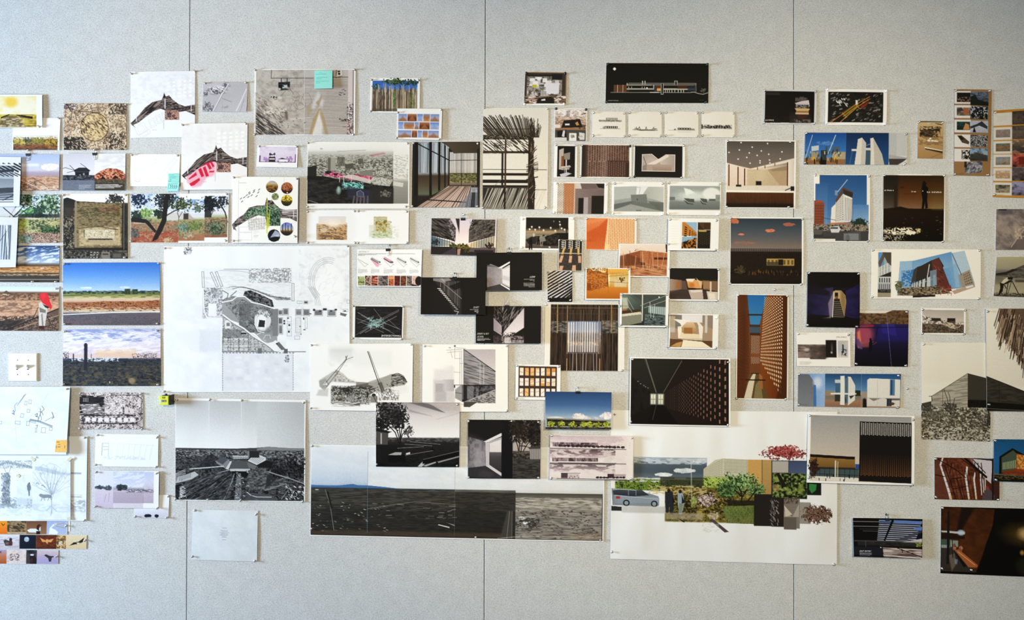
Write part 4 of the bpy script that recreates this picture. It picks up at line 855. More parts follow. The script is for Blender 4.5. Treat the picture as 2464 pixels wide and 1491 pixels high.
# two small white prints
p = mk('photo_print', 'sunrise valley print', 'small sunrise valley picture on a white sheet', 738, 505, 860, 587, bg=247, lift=3, quad=(738,506,860,505,859,587,738,586), pins=[(741,508),(854,508),(742,584),(856,584)])
p.g((767,520,833,577),[(0,'e4e0e4'),(.3,'eedfce'),(.42,'d8c0ac'),(.6,'b89478'),(1,'a87840')]).w((762,540,836,577),['6a5444','c0966c','e8d0a8','a87a3c'],12,4,a=.75,rot=.15).f(('e',803,539,16,8),'fdf2e0',.85,8).f((762,537,767,577),'c4ac94',.6).f(('e',780,554,9,5),'e4d4bc',.8,2).f([772,564,800,566,800,572,770,570],'7a6250',.8).f((833,536,836,577),'c0a078',.5)
p = mk('photo_print', 'yellow arch print', 'small yellow arch watercolour on a white sheet', 860, 506, 984, 587, bg=249, lay=1, lift=3, quad=(860,506,984,506,983,587,859,587), pins=[(863,508),(979,509),(863,584),(981,584)])
p.w((900,521,932,560),['d8ccb0','b8b488','e6dfc8'],8,6).g((889,541,945,570),['e4e2d4','d4d8bc'],a=.6).f((905,534,930,560),'c4b670').fo(921,542,7,11,['f4f2ea','8a7a3c','e8e4d4'],3,rag=.5).f([912,560,916,536,922,533,928,536,930,556],'b8a850',.5).n((905,530,942,556),'7a6a28',4,5,th=.6,a=.8).f((932,531,940,560),'d8d0a8',.7).w((896,556,944,572),['8a9c60','c8d0a8','e4e8d4'],7,3,a=.8).n((889,541,960,575),'dcdcc8',12,4,th=.55,a=.5)
# bw stadium
p = mk('photo_print', 'stadium aerial print', 'large black and white aerial print of a stadium cut into hills', 423, 958, 737, 1207, bg=245, lift=4, wave=1.2, quad=(423,957,736,962,735,1207,422,1203), pins=[(427,962),(507,960),(584,961),(733,964),(425,1203),(504,1203),(582,1204),(731,1205)])
p.g((424,963,734,1082),['c6c8ca','d4d6d8','e6e8ea','f2f4f5'],'v').g((620,963,734,1080),['d6d8da','b4b6b8'],'h',a=.6).w((424,1079,734,1205),['0e0e10','3a3b3d','6a6b6d','232426'],12,6)
p.l([504,963,504,1080],'f0f2f4',1.4,.6).l([582,964,582,1080],'eef0f2',1.4,.6)
p.f([424,1080,560,1079,620,1076,650,1073,700,1076,734,1076,734,1086,424,1086],'4a4b4d').f([620,1078,645,1073,690,1075,734,1077,734,1082,620,1082],'8a8c8e')
p.w((424,1083,734,1100),['2a2b2c','5c5d60','9a9b9e'],5,2,a=.9).s((424,1084,720,1110),260,['d4d5d7','1a1a1c','8a8b8d','55565a'],3.6,1.1,.05,.4,.7)
p.f([478,1124,500,1098,512,1092,530,1104,546,1120,520,1126],'262729').n((470,1095,540,1128),'4c4d50',5,4,th=.5,a=.7).f([520,1110,536,1100,553,1106,560,1114,545,1128,524,1116],'8a8c90').f([522,1109,536,1100,550,1106,538,1118],'55585e').f([545,1128,556,1110,561,1108,552,1130],'d4d6d8')
p.f([598,1108,618,1090,642,1100,642,1106,620,1118],'d8dadc').d((602,1106,618,1093,640,1102,622,1116),1,6,'9a9c9e',.95,.4).f((597,1084,626,1100),'2a2b2e').f((597,1084,602,1100),'8a8c8e').f([620,1118,642,1106,660,1110,655,1124,625,1124],'18181a').f([562,1096,598,1096,600,1102,562,1104],'cfd1d3').d((562,1098,598,1098,600,1106,562,1106),9,2,'3a3b3e',.6,.5)
p.f([560,1108,596,1108,602,1128,556,1128],'5a5c5e').f([556,1128,604,1127,606,1133,556,1134],'c4c6c8').f([560,1134,604,1134,606,1146,562,1144],'0e0e10')
p.f([596,1110,620,1120,615,1130,600,1124],'77797c').w([600,1130,650,1124,700,1140,690,1170,640,1180,596,1180],['3a3b3d','66686a','8a8c8e'],8,4,a=.8).f([645,1140,680,1136,660,1160,640,1176],'2a2b2d',.8,3)
p.fo(668,1134,24,14,['060608','1c1d1f','3a3b3d'],3).fo(712,1118,26,30,['040405','1a1b1c','4a4b4d'],3).fo(724,1098,12,16,['0c0c0d','5a5c5e','a0a2a4'],3)
for i in range(8): p.l([424,1142+i*3,446+i,1132+i*4],'cfd1d3',1.3)
p.f([430,1150,470,1136,480,1144,455,1160,424,1165],'c0c2c4').d((432,1146,462,1136,462,1150,432,1160),8,5,'33343a',.6,.3).l([440,1128,462,1116,500,1112],'3a3b3e',4).l([458,1130,500,1126,540,1122],'dcdee0',2)
for k in ([424,1190,470,1165,530,1138,556,1130],[424,1200,480,1168,540,1140],[470,1205,520,1175,556,1142],[540,1205,560,1160,566,1140],[500,1180,548,1140]): p.l(k,'c8cacc',1.6,.8)
for k in ([440,1205,520,1160,550,1142],[500,1205,550,1150],[452,1180,500,1156]): p.l(k,'08080a',4,.8)
p.f([572,1140,582,1138,584,1205,566,1205],'77797b').s((566,1134,600,1200),40,['dfe0e2','0c0c0e'],4,1.6,.6,1.2,.9).f([596,1184,660,1192,668,1205,592,1205],'55575a').l([596,1184,606,1192,620,1196,655,1196],'dadcde',1.6).l([650,1135,700,1150,734,1162],'a4a6a8',2.4).l([690,1170,710,1180,700,1200],'b4b6b8',3).l([640,1180,690,1162,700,1172,680,1200],'9a9c9e',1.6).s((690,1165,734,1200),60,['e6e8ea','101012'],5,1.8,.6,.5,.9).s((424,1150,734,1203),150,['0a0a0c','6c6e70','b0b2b4','2a2b2d'],4,1.3,-.5,.7,.6).w([424,1165,520,1140,556,1132,560,1205,424,1205],['0e0e10','3a3b3e','77797c'],16,3,a=.55,rot=-.5)
p.fo(438,1188,12,18,['8a8c8e','e6e8ea','2a2b2d'],3).f((424,1170,434,1200),'0c0c0e',.7,3).f((424,1205,736,1208),245).f((424,958,736,963),246)
p = mk('text_sheet', 'tracing sheet with a poem', 'translucent white sheet with a small centred block of text', 462, 1225, 620, 1350, bg='dfe4e8', lift=4, wave=1.2, quad=(464,1225,621,1228,619,1350,461,1345), pins=[(469,1227),(617,1233),(465,1342),(615,1348)], cat='text sheet')
p.n(None,'eef1f3',30,30,th=.5,a=.5,sh=2)
for i, w in enumerate((12,0,26,30,38,36,30,22,14,0,14)):
    if w: p.t(541,1269+i*2.9,w+3,1,3,'6a7078',.8,'c',.8)
# ================================================================== upper centre
p = mk('photo_print', 'stick fence print', 'white bordered print of a stick fence under blue sky', 891, 187, 1012, 272, bg=248, lift=4, quad=(892,187,1011,188,1010,273,890,271), pins=[(894,192),(1008,193),(893,269)])
p.g((896,194,1006,268),['3a6cc0','6a98d8','a8c4e4']).fo(950,196,26,10,['1c3020','3f5a3c','6a8460'],2.5,hole=.1).fo(985,198,24,8,['24382a','4c6446'],2.5,hole=.2).fo(905,210,10,10,['2c4430','54704e'],2.5,hole=.3)
p.f((896,216,1006,268),'8a7c70').w((896,216,1006,268),['4a4038','9a8c7c','c4b8a8'],3,20,a=.8).f((924,240,984,262),'c8a8a0',.5,3)
for i in range(60):
    x=896+i*1.85; t=_rs.uniform(206,222); p.l([x+_rs.uniform(-2,2),t,x,268],_rs.choice(['2e2620','6a5c4c','a89880','d8ccb8','5c4c34']),_rs.uniform(.9,1.9))
for i in range(10): x=_rs.uniform(896,1006); p.l([x,_rs.uniform(200,208),x+2,222],'c4b8a4',1.2)
p.fo(951,240,3,26,['4a6a34','7c9a58'],3).fo(992,244,8,20,['5a6a34','9aa468'],3,a=.5).f((896,262,1006,268),'5a5044',.6,2)
p = mk('photo_print', 'canyon thumbnails print', 'white sheet of small blue and orange canyon photos', 955, 261, 1065, 336, bg=246, lay=1, lift=3, quad=(956,261,1064,262,1062,337,954,335), pins=[(1062,263),(956,333),(1060,334),(957,271)])
for r,(y0,y1,xs) in enumerate(((274,292,(958,980,1004,1019,1036,1059)),(294,311,(958,972,998,1010,1036,1059)),(314,331,(958,992,1006,1018,1032,1059)))):
    for i,(a,b) in enumerate(zip(xs,xs[1:])):
        k=(i+r*2)%4
        p.g((a+.5,y0,b-.5,y1),[['7c98d0','b4b4d0','a87858'],['c08868','7a4428','3a2418'],['6a8cd0','a8bce4','c4c4d8'],['8a98c4','b07848','d8c0b0']][k],'v')
        p.f([a+1,y1,(a+b)/2,y0+5,b-1,y1],['9a6a48','c88860','8a9cd0','b0703c'][k],.6,3)
p = mk('photo_print', 'glass gallery print', 'print of a dark glazed gallery with striped floor light', 992, 341, 1155, 499, lift=4, pins=[(995,344),(1150,346),(994,496),(1150,496)], quad=(993,342,1155,341,1154,499,991,499))
p.f(None,'2a2520').g([1004,341,1078,341,1082,362,1082,448,1004,488],[(0,'a8b4c0'),(.5,'b4b8bc'),(.56,'4a3c30'),(.7,'5a4c3c'),(.85,'6a7058'),(1,'2a2620')])
for i in range(60): x=1004+i*1.3; p.l([x,344,x+_rs.uniform(-1,1),415],_rs.choice(['5a626a','d4dce2','e8eef2','3a4046']),.9,.8)
p.g((1082,366,1148,446),[(0,'c8c4c4'),(.5,'d4ccc8'),(.62,'c0b4a8'),(.64,'4a4a34'),(.72,'6a6c40'),(.85,'a89c70'),(.92,'c0a08c'),(1,'8a7c6c')])
for i in range(48): x=1082+i*1.4; p.l([x,366,x,416],_rs.choice(['8a8a88','efebe8','6a6a68','dcd8d4']),.8,.8)
for i in range(44): x=1082+i*1.5; p.l([x,418,x,446],'3a3830',.7,.6)
p.w((1082,418,1148,440),['33381f','7c7a48','b4a878'],6,3,a=.6).f([1060,341,1155,341,1155,368,1092,369,1078,352],'4e4438').g([1070,341,1155,341,1155,366,1094,368],['5c5042','453b30'],'h')
for a in ([997,342,1006,342,1007,490,997,499],[1032,341,1039,341,1040,470,1034,472],[1054,341,1060,341,1060,458,1055,460],[1069,348,1073,350,1073,450,1070,452],[1079,356,1082,358,1082,446,1079,446]): p.f(a,'1a1715')
p.l([1006,346,1082,386],'1a1715',2.4).l([1082,386,1148,385],'2a2622',1.4).l([1111,368,1111,446],'33302c',1.4).f([1148,360,1155,355,1155,499,1150,499,1148,450],'2c2622')
p.f([1004,499,1080,448,1134,448,1136,470,1128,499],'d4bcb0')
for i in range(20): p.l([1000+i*8,499,1085+i*3.2,449],_rs.choice(['4a3a32','6a564a','9a8478']),_rs.uniform(1,2.8),.85)
p.l([1020,480,1128,487],'2a221e',2.6).f([1128,470,1133,450,1152,450,1154,499,1120,499],'4a4c54').f([1100,499,1132,462,1128,499],'8a8c96',.7)
for i in range(8): p.l([1134+i*2.4,456,1128+i*3.4,499],_rs.choice(['c0c4cc','1c1c20']),1)
for i in range(6): p.l([1134,452+i*2,1149,452+i*2],'d4d8dc',.8)
p.f([993,470,1040,470,1000,499,992,499],'241e1a',.8,3)
# twig pavilion
p = mk('photo_print', 'twig pavilion print', 'tall print of a twig shaded pavilion frame against cream sky', 1162, 259, 1320, 504, bg='ebe6dc', lift=4, wave=1, quad=(1163,259,1320,260,1317,504,1161,503), pins=[(1164,260),(1317,261),(1163,500),(1314,500)])
p.f((1162,259,1320,300),'e4e2dc',.6,20)
for i in range(74):
    x=1162+i*1.7; t=276+abs(_rs.gauss(0,9))+(10 if x>1275 else 0)
    sl=max(0,(1275-x)/120); p.l([x-34*sl-4,t,x+14*sl+3,328],_rs.choice(['2a241e','3c342c','57493c']),_rs.uniform(1.2,2))
p.l([1162,311,1286,310],'3a322a',1.6).f((1162,325,1281,336),'2c261f').n((1162,325,1281,336),'8a8072',3,2,th=.68)
for i in range(90):
    x=_rs.uniform(1162,1278); y=_rs.uniform(337,366); p.l([x-5,y-4,x+5,y+4],_rs.choice(['3a322a','5a4c40','2a241e']),1.5)
p.f((1162,364,1272,369),'2c261f').n((1162,362,1222,370),'5a4432',4,2,th=.5,a=.7).f((1162,407.5,1318,409),'55504a').f((1162,417,1272,423),'2c261f').f((1162,433,1272,441),'2c261f').f((1162,446,1272,452),'2c261f').f((1207,368,1212,452),'2c261f').f([1215,336,1219,336,1219,504,1214,504],'4a3a2c')
p.f((1162,452,1272,504),'35302a')
for i in range(60): x=1156+i*2.4; p.l([x,504,x+18+_rs.uniform(-4,10),454],_rs.choice(['e8e2d6','cfc8bc','d8d2c8']),_rs.uniform(.8,1.7),.9)
p.f([1272,336,1284,330,1286,420,1290,440,1288,504,1272,504],'332b24')
for i in range(70):
    y=_rs.uniform(300,500); p.l([1278+_rs.uniform(-6,8),y,1281+_rs.uniform(-6,12),y-_rs.uniform(8,24)],_rs.choice(['241e19','5c4a3a','a8927c','3a3028']),1.3)
for i in range(16): x=1276+i*1.4; p.l([x,330,x+_rs.uniform(-6,9),_rs.uniform(284,310)],'3a3028',1.5)
for i in range(12): y=392+_rs.uniform(0,40); p.l([1268,y+4,1296,y-3],'3a3028',1)
p.f((1290,456,1318,457.5),'8a847a').f((1214,452,1218,504),'2a221c').l([1190,448,1218,424],'8a8072',.8)
# ================================================================== clipped boards
p = mk('photo_print', 'planted courtyard print', 'clipped print of a planted courtyard between screened walls', 1037, 525, 1195, 615, lay=0, hang='clip', lift=5, base=.006, quad=(1039,525,1195,527,1192,616,1037,613))
p.g(None,['e0d8e6','ecdce0','fff2ec','f0d8c8'])
p.f([1037,525,1080,525,1096,548,1095,580,1037,568],'3a3634').w([1037,525,1076,525,1096,552,1095,582,1037,560],['1e1c1b','4a4542','6a6460'],20,3,rot=.5).f([1070,525,1082,525,1097,550,1096,578,1090,574],'4a4446').n([1072,525,1084,525,1098,550,1096,580,1088,574],'b8b0b4',4,4,th=.55,a=.8)
p.f([1037,568,1094,585,1094,592,1037,594],'6a8494').g([1037,570,1092,586,1092,592,1037,594],['5a6c78','8a9ca4','e8d0b0'],'h')
p.f([1095,525,1105,525,1105,562],'3a3436').f([1192,527,1136,527,1129,550,1129,584,1192,566],'38322f').w([1192,527,1136,527,1129,552,1129,582,1192,560],['1c1a19','463f3b','6e655f'],20,3,rot=-.5).n([1130,527,1142,527,1130,560],'a8a0a4',4,4,th=.55,a=.8).n([1192,527,1160,527,1129,556,1129,584,1192,566],'8a8078',5,2,th=.62,a=.6,rot=-.6)
p.g([1192,566,1130,586,1130,594,1192,596],['f4d8a8','a8a8a0','c8b49a'],'h')
for x in range(10): p.l([1040+x*6,560+x*2.6,1040+x*6,594],'2a2c30',.8); p.l([1190-x*6,566+x*2,1190-x*6,596],'4a4644',.7)
p.f([1037,594,1195,596,1193,616,1037,614],'2e2a2a').f([1130,596,1193,594,1193,606,1130,606],'6a5a5c').f((1143,601,1190,611),'2c2a2e').f([1062,614,1094,596,1098,596,1100,614],'4a4248').fo(1112,592,14,7,['2c2c18','6a6430','a89850'],2.5).fo(1124,597,9,10,['33301a','7a6c34'],2.5).fo(1090,592,8,5,['3a3c20','6a6c40'],2.5).fo(1047,584,9,7,['1e2426','3a4244'],2.5).fo(1180,590,10,7,['241f18','4a4234'],2.5).f([1102,614,1102,600,1110,598,1108,614],'d8a898',.85,1.5)
p = mk('board_print', 'artifact board', 'white board with five pink line diagrams and a photo strip', 861, 600, 1016, 689, bg=251, hang='clip', lift=6, base=.008, quad=(860,600,1016,600,1013,690,860,689), cat='presentation board')
p.k('ARTIFACT',864,607.5,3.8,'b4b4b8',.3).t(864,610.5,140,2,2,'5a5a5e',.8,h=.9).t(864,614.5,48,1,2,'5a5a5e',.8,h=.9)
for i in range(5):
    x=862+i*31
    p.l([x+2,626,x+18,642,x+24,636],'c4c6c0',.9).l([x+1,623,x+20,634,x+26,636],'a8aaa8',.9)
    if i: p.l([x+4,619,x+22,628,x+22,632,x+2,622,x+4,619],'b8bab8',.8).l([x+3,621,x+20,630],'4a4a4e',1.3).f((x+21,629,x+24,632),'3a3a3e')
    p.t(x+2,645,12,1,2,'aaa',.6,h=.8).t(x+2,648.6,24,5,2,'77777b',.65,h=.8)
p.f([892,623,913,634,916,634,911,641,907,641],'f0b8cc').f([894,622,912,632,912,634,894,624],'3a3038',.8).f([925,618,928,618,943,626,945,631,941,632,926,623],'eeacc6').l([925,622,940,631],'2a1a22',1.6).f((941,629,945,632),'2a2028')
xs=(863,880,895,912,937,951,966,981,995,1012)
for i,(a,b) in enumerate(zip(xs,xs[1:])):
    k=(['8a9a5c','d0d4a0','4a5a30'],['3a2c28','d8b8a8','6a4c44'],['5a2018','c06a50','e09a80'],['2c2624','a89c98','4a4240'],['8a4024','e08a58','5a2c1c'],['3a1a16','8a3c30','5a241c'],['4a2a1c','a86a44','6a3c28'],['3c3434','a89c98','5a3c34'],['d8b0a0','f0d4c8','c89a88'])[i]
    p.w((a+.4,663 if i else 665,b-.4,687),k,10,2.6 if i in (2,5,6,8) else 6)
p.f([994,682,1012,687,994,687],'1e1616').f(('e',1011,675,9,11),'241c1a').f((936,664,950,671),'eeb080',.9)
# black boards
def board(name, sn, label, x0, y0, x1, y1, **k):
    return mk(name, sn, label, x0, y0, x1, y1, bg='1d1a19', hang='clip', lift=6, cat='presentation board', **k)
p = board('board_print', 'black stair board', 'black clipped board with a white lit staircase photo', 1013, 667, 1169, 757, lay=2, base=.026, quad=(1014,667,1169,668,1168,757,1013,756))
p.f((1042,669,1111,757),'201d1d').f([1042,669,1090,669,1111,700,1111,757,1098,757],'34302f').f([1042,669,1065,669,1075,682,1042,675],'8a8488').f([1058,670,1080,668,1086,674,1068,678],'c0b8bc',.7,2)
for i in range(22): x=1060+i*2.2; p.l([x,676+max(0,(20-i))*.2,x,690+i*2.4],_rs.choice(['77716f','b8b0ae','4a4543']),.9,.8)
for i in range(13):
    x=1053+i*3.7; y=694+i*4.1; p.l([x,y,x+7-i*.2,y+.6],'f2eef0',1.8 if i<8 else 1.2)
p.l([1058,674,1111,718],'a8a0a0',1.2).f([1080,688,1111,676,1111,690,1095,698],'161414',.8,2).l([1094,748,1104,750,1100,757],'e0dcdc',1.2)
p.k('QUIET',1153,741,4.2,'c8c4c4',.35,'r',.8).t(1153,744.5,25,2,2,'f0eeee',.95,'r',1.2).t(1153,749,20,1,2,'f0eeee',.9,'r',1.1).t(1153,752,7,1,2,'f0eeee',.9,'r',1.1)
p = board('board_print', 'black window room board', 'black clipped board with a concrete room and bright window', 1146, 607, 1304, 698, lay=1, base=.0165, quad=(1147,608,1304,607,1304,698,1146,699))
p.g([1172,640,1180,634,1200,642,1207,640,1208,682,1172,690],['8a8488','b4acb0','a0989c'],'v').f([1172,636,1200,642,1172,640],'1d1a19').f([1172,690,1206,682,1227,698,1172,699],'4a4648').g([1172,636,1198,642,1206,644,1206,682,1172,688],['7a7478','bab2b6'],'h',a=.7).w([1172,640,1206,646,1206,682,1172,688],['8a8488','b8b0b4'],10,12,a=.4)
p.f([1198,644,1227,628,1227,632,1206,645],'f4f0f2').f([1207,647,1227,636,1227,640,1209,648],'dcd6da').f([1206,646,1227,640,1227,692,1208,682],'d0c8cc').f([1209,648,1227,642,1227,688,1210,680],'eae6ea').f([1209,662,1227,666,1227,676,1209,672],'c8c4ca',.7,3).f([1206,682,1227,694,1227,698,1204,684],'f0ecee').f((1226.6,620,1232,699),'1d1a19')
p.k('LOW',1287,668,4.2,'f0eeee',.35,'r',.9).t(1287,671.5,29,2,2.2,'e6e4e4',.9,'r',1.1).t(1287,676,6,1,2,'e6e4e4',.8,'r',1.1).t(1287,680.5,28,5,2.3,'e6e4e4',.9,'r',1.1)
p = board('board_print', 'black desert sky board', 'black clipped board with thatch and white wall wedges', 1145, 736, 1302, 826, lay=1, base=.009, quad=(1145,736,1302,736,1301,826,1145,825))
p.w([1188,737,1261,737,1261,740,1208,803,1188,767],['141212','3a3536','8a8284','221f20'],2.4,16,rot=-.35).w([1208,737,1261,737,1256,752,1212,800],['100e0e','3a3434','9a9092'],2.2,14,rot=.5,a=.8).f([1188,765,1208,784,1208,808,1188,795],'b4a8ae').f([1188,765,1198,774,1198,800,1188,795],'a0949a',.6)
p.f([1261,741,1261,788,1234,806,1208,810,1208,804],'dccfd4').g([1261,741,1261,788,1234,806,1208,810],['cabfc4','f4eeee'],'v',a=.8).f([1208,784,1214,786,1210,804,1208,808],'1a1717').n((1206,800,1262,812),'2a2626',4,3,th=.5,a=.9).w((1188,808,1261,826),['2a2526','6a6062','a89c9e'],5,4).f((1214,812,1230,826),'e8e0e2',.7,3).f([1188,796,1208,808,1208,826,1188,826],'33292a',.7,2).f((1232,818,1261,826),'b4a8ac',.6).f((1209,736,1210,747),'f0ecec')
p.k('DESERT & SKY',1148,805,4,'d0cccc',.35,'l',.78).k('(SCAPE)',1148,812,4,'d0cccc',.35,'l',.78).t(1149,814.5,33,3,2.2,'f0eeee',.95,'l',1.2)
p = mk('photo_print', 'intersecting light lines print', 'black print of crossing white light lines reading intersectional', 850, 734, 972, 817, bg=246, lift=4, quad=(850,734,972,735,970,817,849,816), pins=[(851,736),(970,736),(850,814),(969,815)])
p.f((855,736.5,969,812),'201e1f').n((858,745,965,800),'3a3839',20,6,th=.6,a=.6)
for k in ([862,752,905,775],[859,766,940,795],[960,747,890,787],[858,806,905,776],[868,803,920,768],[965,792,915,772],[870,758,950,803],[955,760,880,800],[900,742,930,780],[875,790,960,744],[862,778,900,760],[935,768,960,790],[870,775,925,800]): p.l(k,'e6e6e8',_rs.uniform(.6,1.3),.65)
p.s((885,764,925,790),80,['a8dcd8','e8f4f4','6aa8a4'],5,1,-.5,.9,.8).t(857,740,26,3,2,'8a888a',.6,h=.8).f(('e',902,778,12,7),'a8dcd8',.35,6)
p.k('[INTERSECTIONAL]',966.5,809.5,4.1,'f4f4f4',0,'r',.92)
# ================================================================== lower centre
p = mk('collage_print', 'crane collage', 'white sheet with a grey collage of cranes and machinery', 747, 826, 994, 988, bg='faf9f7', lay=1, lift=4, wave=.8, quad=(748,827,994,826,992,989,746,986), pins=[(749,829),(990,828),(750,983)], cat='collage')
p.g((792,836,850,872),['cfd0d0','f4f4f3'],a=.7,e=10).f((850,842,944,882),'eeeeed',.6,6).n((792,836,850,880),'e8e8e7',14,10,th=.5,a=.6)
p.f([770,914,782,906,792,900,800,894,812,890,826,898,838,910,858,918,858,922,800,918,786,930,776,934],'b4b2ae',.7,3).w([806,888,816,892,838,912,856,918,806,918],['88867f','c8c6c0','e0deda'],6,4,a=.7)
p.f([768,916,784,910,794,924,782,940,770,930],'a8a6a0',.85,2).f([778,926,784,918,790,926],'efeeec').f([768,938,792,934,790,954,762,952],'c8c6c2',.7,3)
p.l([782,924,805,896,832,865,836,855],'6a6862',1.4).l([787,930,810,900,834,864],'6a6862',1.2).l([832,865,850,858],'6a6862',1).l([832,856,834,865],'55534e',1.4)
p.g([858,918,900,920,942,898,942,936,900,944,858,930],['9a988f','d4d2cc'],'h').f([840,930,888,920,888,936,852,944],'5a5852',.7,3).w([942,900,958,896,972,902,982,918,974,926,942,930],['3c3a36','85837c','b4b2ac'],8,3).f([888,918,942,900,942,930,896,938],'a8a69e',.8,2)
p.l([885,845,890,858,902,892,913,922,921,942],'5a5853',2).l([888,845,896,866,906,892,918,922,926,940],'77756f',1).f([912,920,920,918,928,940,920,944],'4a4843',.6,2).s((880,920,950,946),30,'4a4843',3,1.5,.2,.8)
p.w((798,930,892,972),['2a2824','807e76','d8d6d0','4a4843'],6,4,a=.85,e=5).fo(826,960,8,5,['3a3833','8a8880'],3).f(('e',846,958,10,6),'a09e96',.8,2).f((826,932,842,942),'2a2824',.8,2).n((798,928,900,950),'2a2824',5,4,th=.55,a=.7)
p.w((800,966,870,978),['77756e','d8d6d0','f2f1ee'],14,3,a=.8,e=3).f([842,974,868,970,868,976],'55534e',.8).f((884,942,888,956),'2e2c28',.9).f(('e',901,950,5,4),'2c2a26').f((893,952,910,968),'77756e',.8,3).l([900,952,908,968],'33312d',1.4).n((916,938,962,962),'6a6862',3,4,th=.52,a=.75).s((905,936,958,962),50,['8a8880','55534e'],7,.9,1.3,.6,.8).f([942,930,980,924,985,940,960,950,942,940],'efeeeb',.7,4)
p = mk('collage_print', 'concrete museum collage', 'white sheet with a grey concrete building and wire lines', 1016, 828, 1222, 990, bg='f8f6f2', lay=1, lift=4, wave=.8, quad=(1017,828,1222,828,1222,990,1016,990), pins=[(1021,832),(1219,832),(1220,987)], cat='collage')
p.f((1043,912,1092,968),'cfc9ca',.8,5).f([1045,890,1092,880,1092,912,1045,912],'e4dfe0',.8,6).f((1048,922,1070,942),'b0a9ab',.7,2).f((1048,942,1074,965),'bcb5b7',.7,3).g((1066,912,1092,940),['d4ced0','b0a9ac'],'h',a=.7).f([1072,966,1092,940,1095,960,1095,968],'d8d2d0',.8)
p.g([1116,840,1192,840,1192,893,1116,845],['c4bcc0','dcd4d4']).g([1116,840,1192,893,1192,926,1116,926],['8a8688','a8a4a6','9a9698'],'h').w([1116,841,1192,893,1192,926,1116,926],['5c585a','98949a','b8b4b6'],22,2.4,rot=.25,a=.6).l([1116,840,1192,893],'2e2a2c',1.6).l([1155,872,1155,924],'d4d0d0',1.2).l([1164,878,1164,924],'d4d0d0',1.2).l([1116,840,1116,966],'2a2628',1)
p.f((1092,925,1192,932),'242022').f([1095,926,1112,926,1112,966,1095,957],'a8a4a6').f([1095,926,1108,926,1096,936],'f0eeee').l([1096,944,1112,946],'4a4648',1.2).f((1112,928,1192,966),'2c2a2c').f((1124,928,1140,960),'77757a').f((1145,932,1152,954),'6a686c').f((1162,928,1192,942),'4c4a4e',.8).n((1124,928,1192,960),'9a989c',5,4,th=.6,a=.5).f([1116,966,1192,936,1192,969,1130,969],'b4b0b0').n([1120,966,1192,938,1192,969,1130,969],'5a5656',7,3,th=.55,a=.8).f([1116,966,1150,966,1130,979,1116,978],'55514f')
for k in ([1074,842,1110,840],[1076,848,1110,844,1110,862,1094,862,1094,836,1120,838],[1106,846,1106,926],[1110,846,1110,960],[1092,894,1108,896],[1114,840,1114,960],[1084,844,1088,860],[1106,874,1116,874],[1092,926,1092,940]): p.l(k,'a8a4a6',.9)
p.f(('e',1094,832,2.6,2.2),'777').l([1080,836,1084,836],'555',1.2)
p = mk('photo_print', 'bench landscape print', 'black and white print of a tree and long benches', 906, 967, 1106, 1123, lay=2, lift=3, base=.0125, quad=(905,967,1106,968,1105,1123,905,1122), pins=[(908,971),(1101,971),(908,1117),(1101,1119)])
p.g(None,[(0,'a8a2a4'),(.2,'dcd6d6'),(.45,'f0eeee'),(.54,'f4f2f2'),(.56,'3a3839'),(.66,'222122'),(1,'0c0c0d')]).f([985,968,1030,968,1072,992,1062,990],'6a6466',.8,2).f([1020,968,1106,968,1106,988],'cabfba',.8,3).f([985,984,1040,1000,985,990],'a49e9f',.8,3).l([1050,1008,1106,992],'b8b2b2',.8)
p.n((906,1052,1106,1062),'6a686a',8,2,th=.5,a=.8).n((906,1062,1106,1123),'232324',12,4,th=.55,a=.8)
p.fo(938,990,36,28,['0c0c0d','2e2d2e','6a6869'],3,hole=-.1).fo(960,1008,22,24,['101011','3a393a'],3,hole=.1).fo(920,1020,22,20,['0c0c0d','2a292a'],3,hole=.1).fo(985,1035,12,20,['3c3b3c','8a8889'],2.5,hole=.35)
for k in ([966,1068,958,1040,946,1010],[966,1068,962,1030,958,1000],[963,1068,968,1030,974,1000],[962,1066,952,1040,934,1020],[964,1060,970,1044,986,1024]): p.l(k,'161516',2.2)
p.f([906,1034,936,1038,934,1070,906,1070],'55514f').f([906,1033,944,1038,936,1042,906,1037],'1c1b1b').f((917,1042,920,1068),'d8d4d4',.8,1.5).f((906,1070,970,1123),'121213',.8,3)
for k in ([958,1078,1020,1074],[976,1068,1040,1072],[988,1062,1060,1068],[976,1095,1045,1083]): p.l(k,'b8b6b6',1,.8)
p.f([935,1094,952,1088,968,1088,966,1096],'b0aeae').f([978,1090,988,1087,988,1092,978,1094],'d4d2d2').f([935,1096,976,1094,978,1112,935,1112],'060607').f([1006,1122,1018,1110,1024,1114,1016,1123],'c4c2c2').f([1018,1106,1106,1086,1106,1094,1018,1116],'09090a').l([1020,1105,1106,1084],'8a8888',1).f([1018,1120,1050,1110,1050,1113,1026,1122],'b0aeae').f([1054,1110,1106,1096,1106,1099,1056,1113],'9a9898').l([1042,1078,1046,1082,1038,1080],'0a0a0a',3)
p = mk('photo_print', 'wide valley panorama', 'very wide taped panorama of a dark desert valley', 748, 1070, 1455, 1302, bg=247, lay=0, lift=4, wave=1.5, base=.001, quad=(748,1069,1455,1077,1452,1303,746,1288), pins=[(752,1073),(752,1284),(1148,1296),(1448,1297)])
p.g((750,1072,1452,1300),[(0,'eceff4'),(.25,'dfe6f0'),(.38,'c8d6e6'),(.44,'b8c8da'),(.47,'6a88a8'),(.48,'5a5954'),(.55,'474540'),(.75,'302e2a'),(1,'302b26')])
p.g((886,1086,1096,1178),['e8ecf2','eef0f2','f0f0ef'],a=.85).g((1096,1080,1452,1184),['f2f4f6','f4f3f1','ecebea'],a=.9).n((750,1075,1452,1170),'d8dfe8',60,14,th=.5,a=.4)
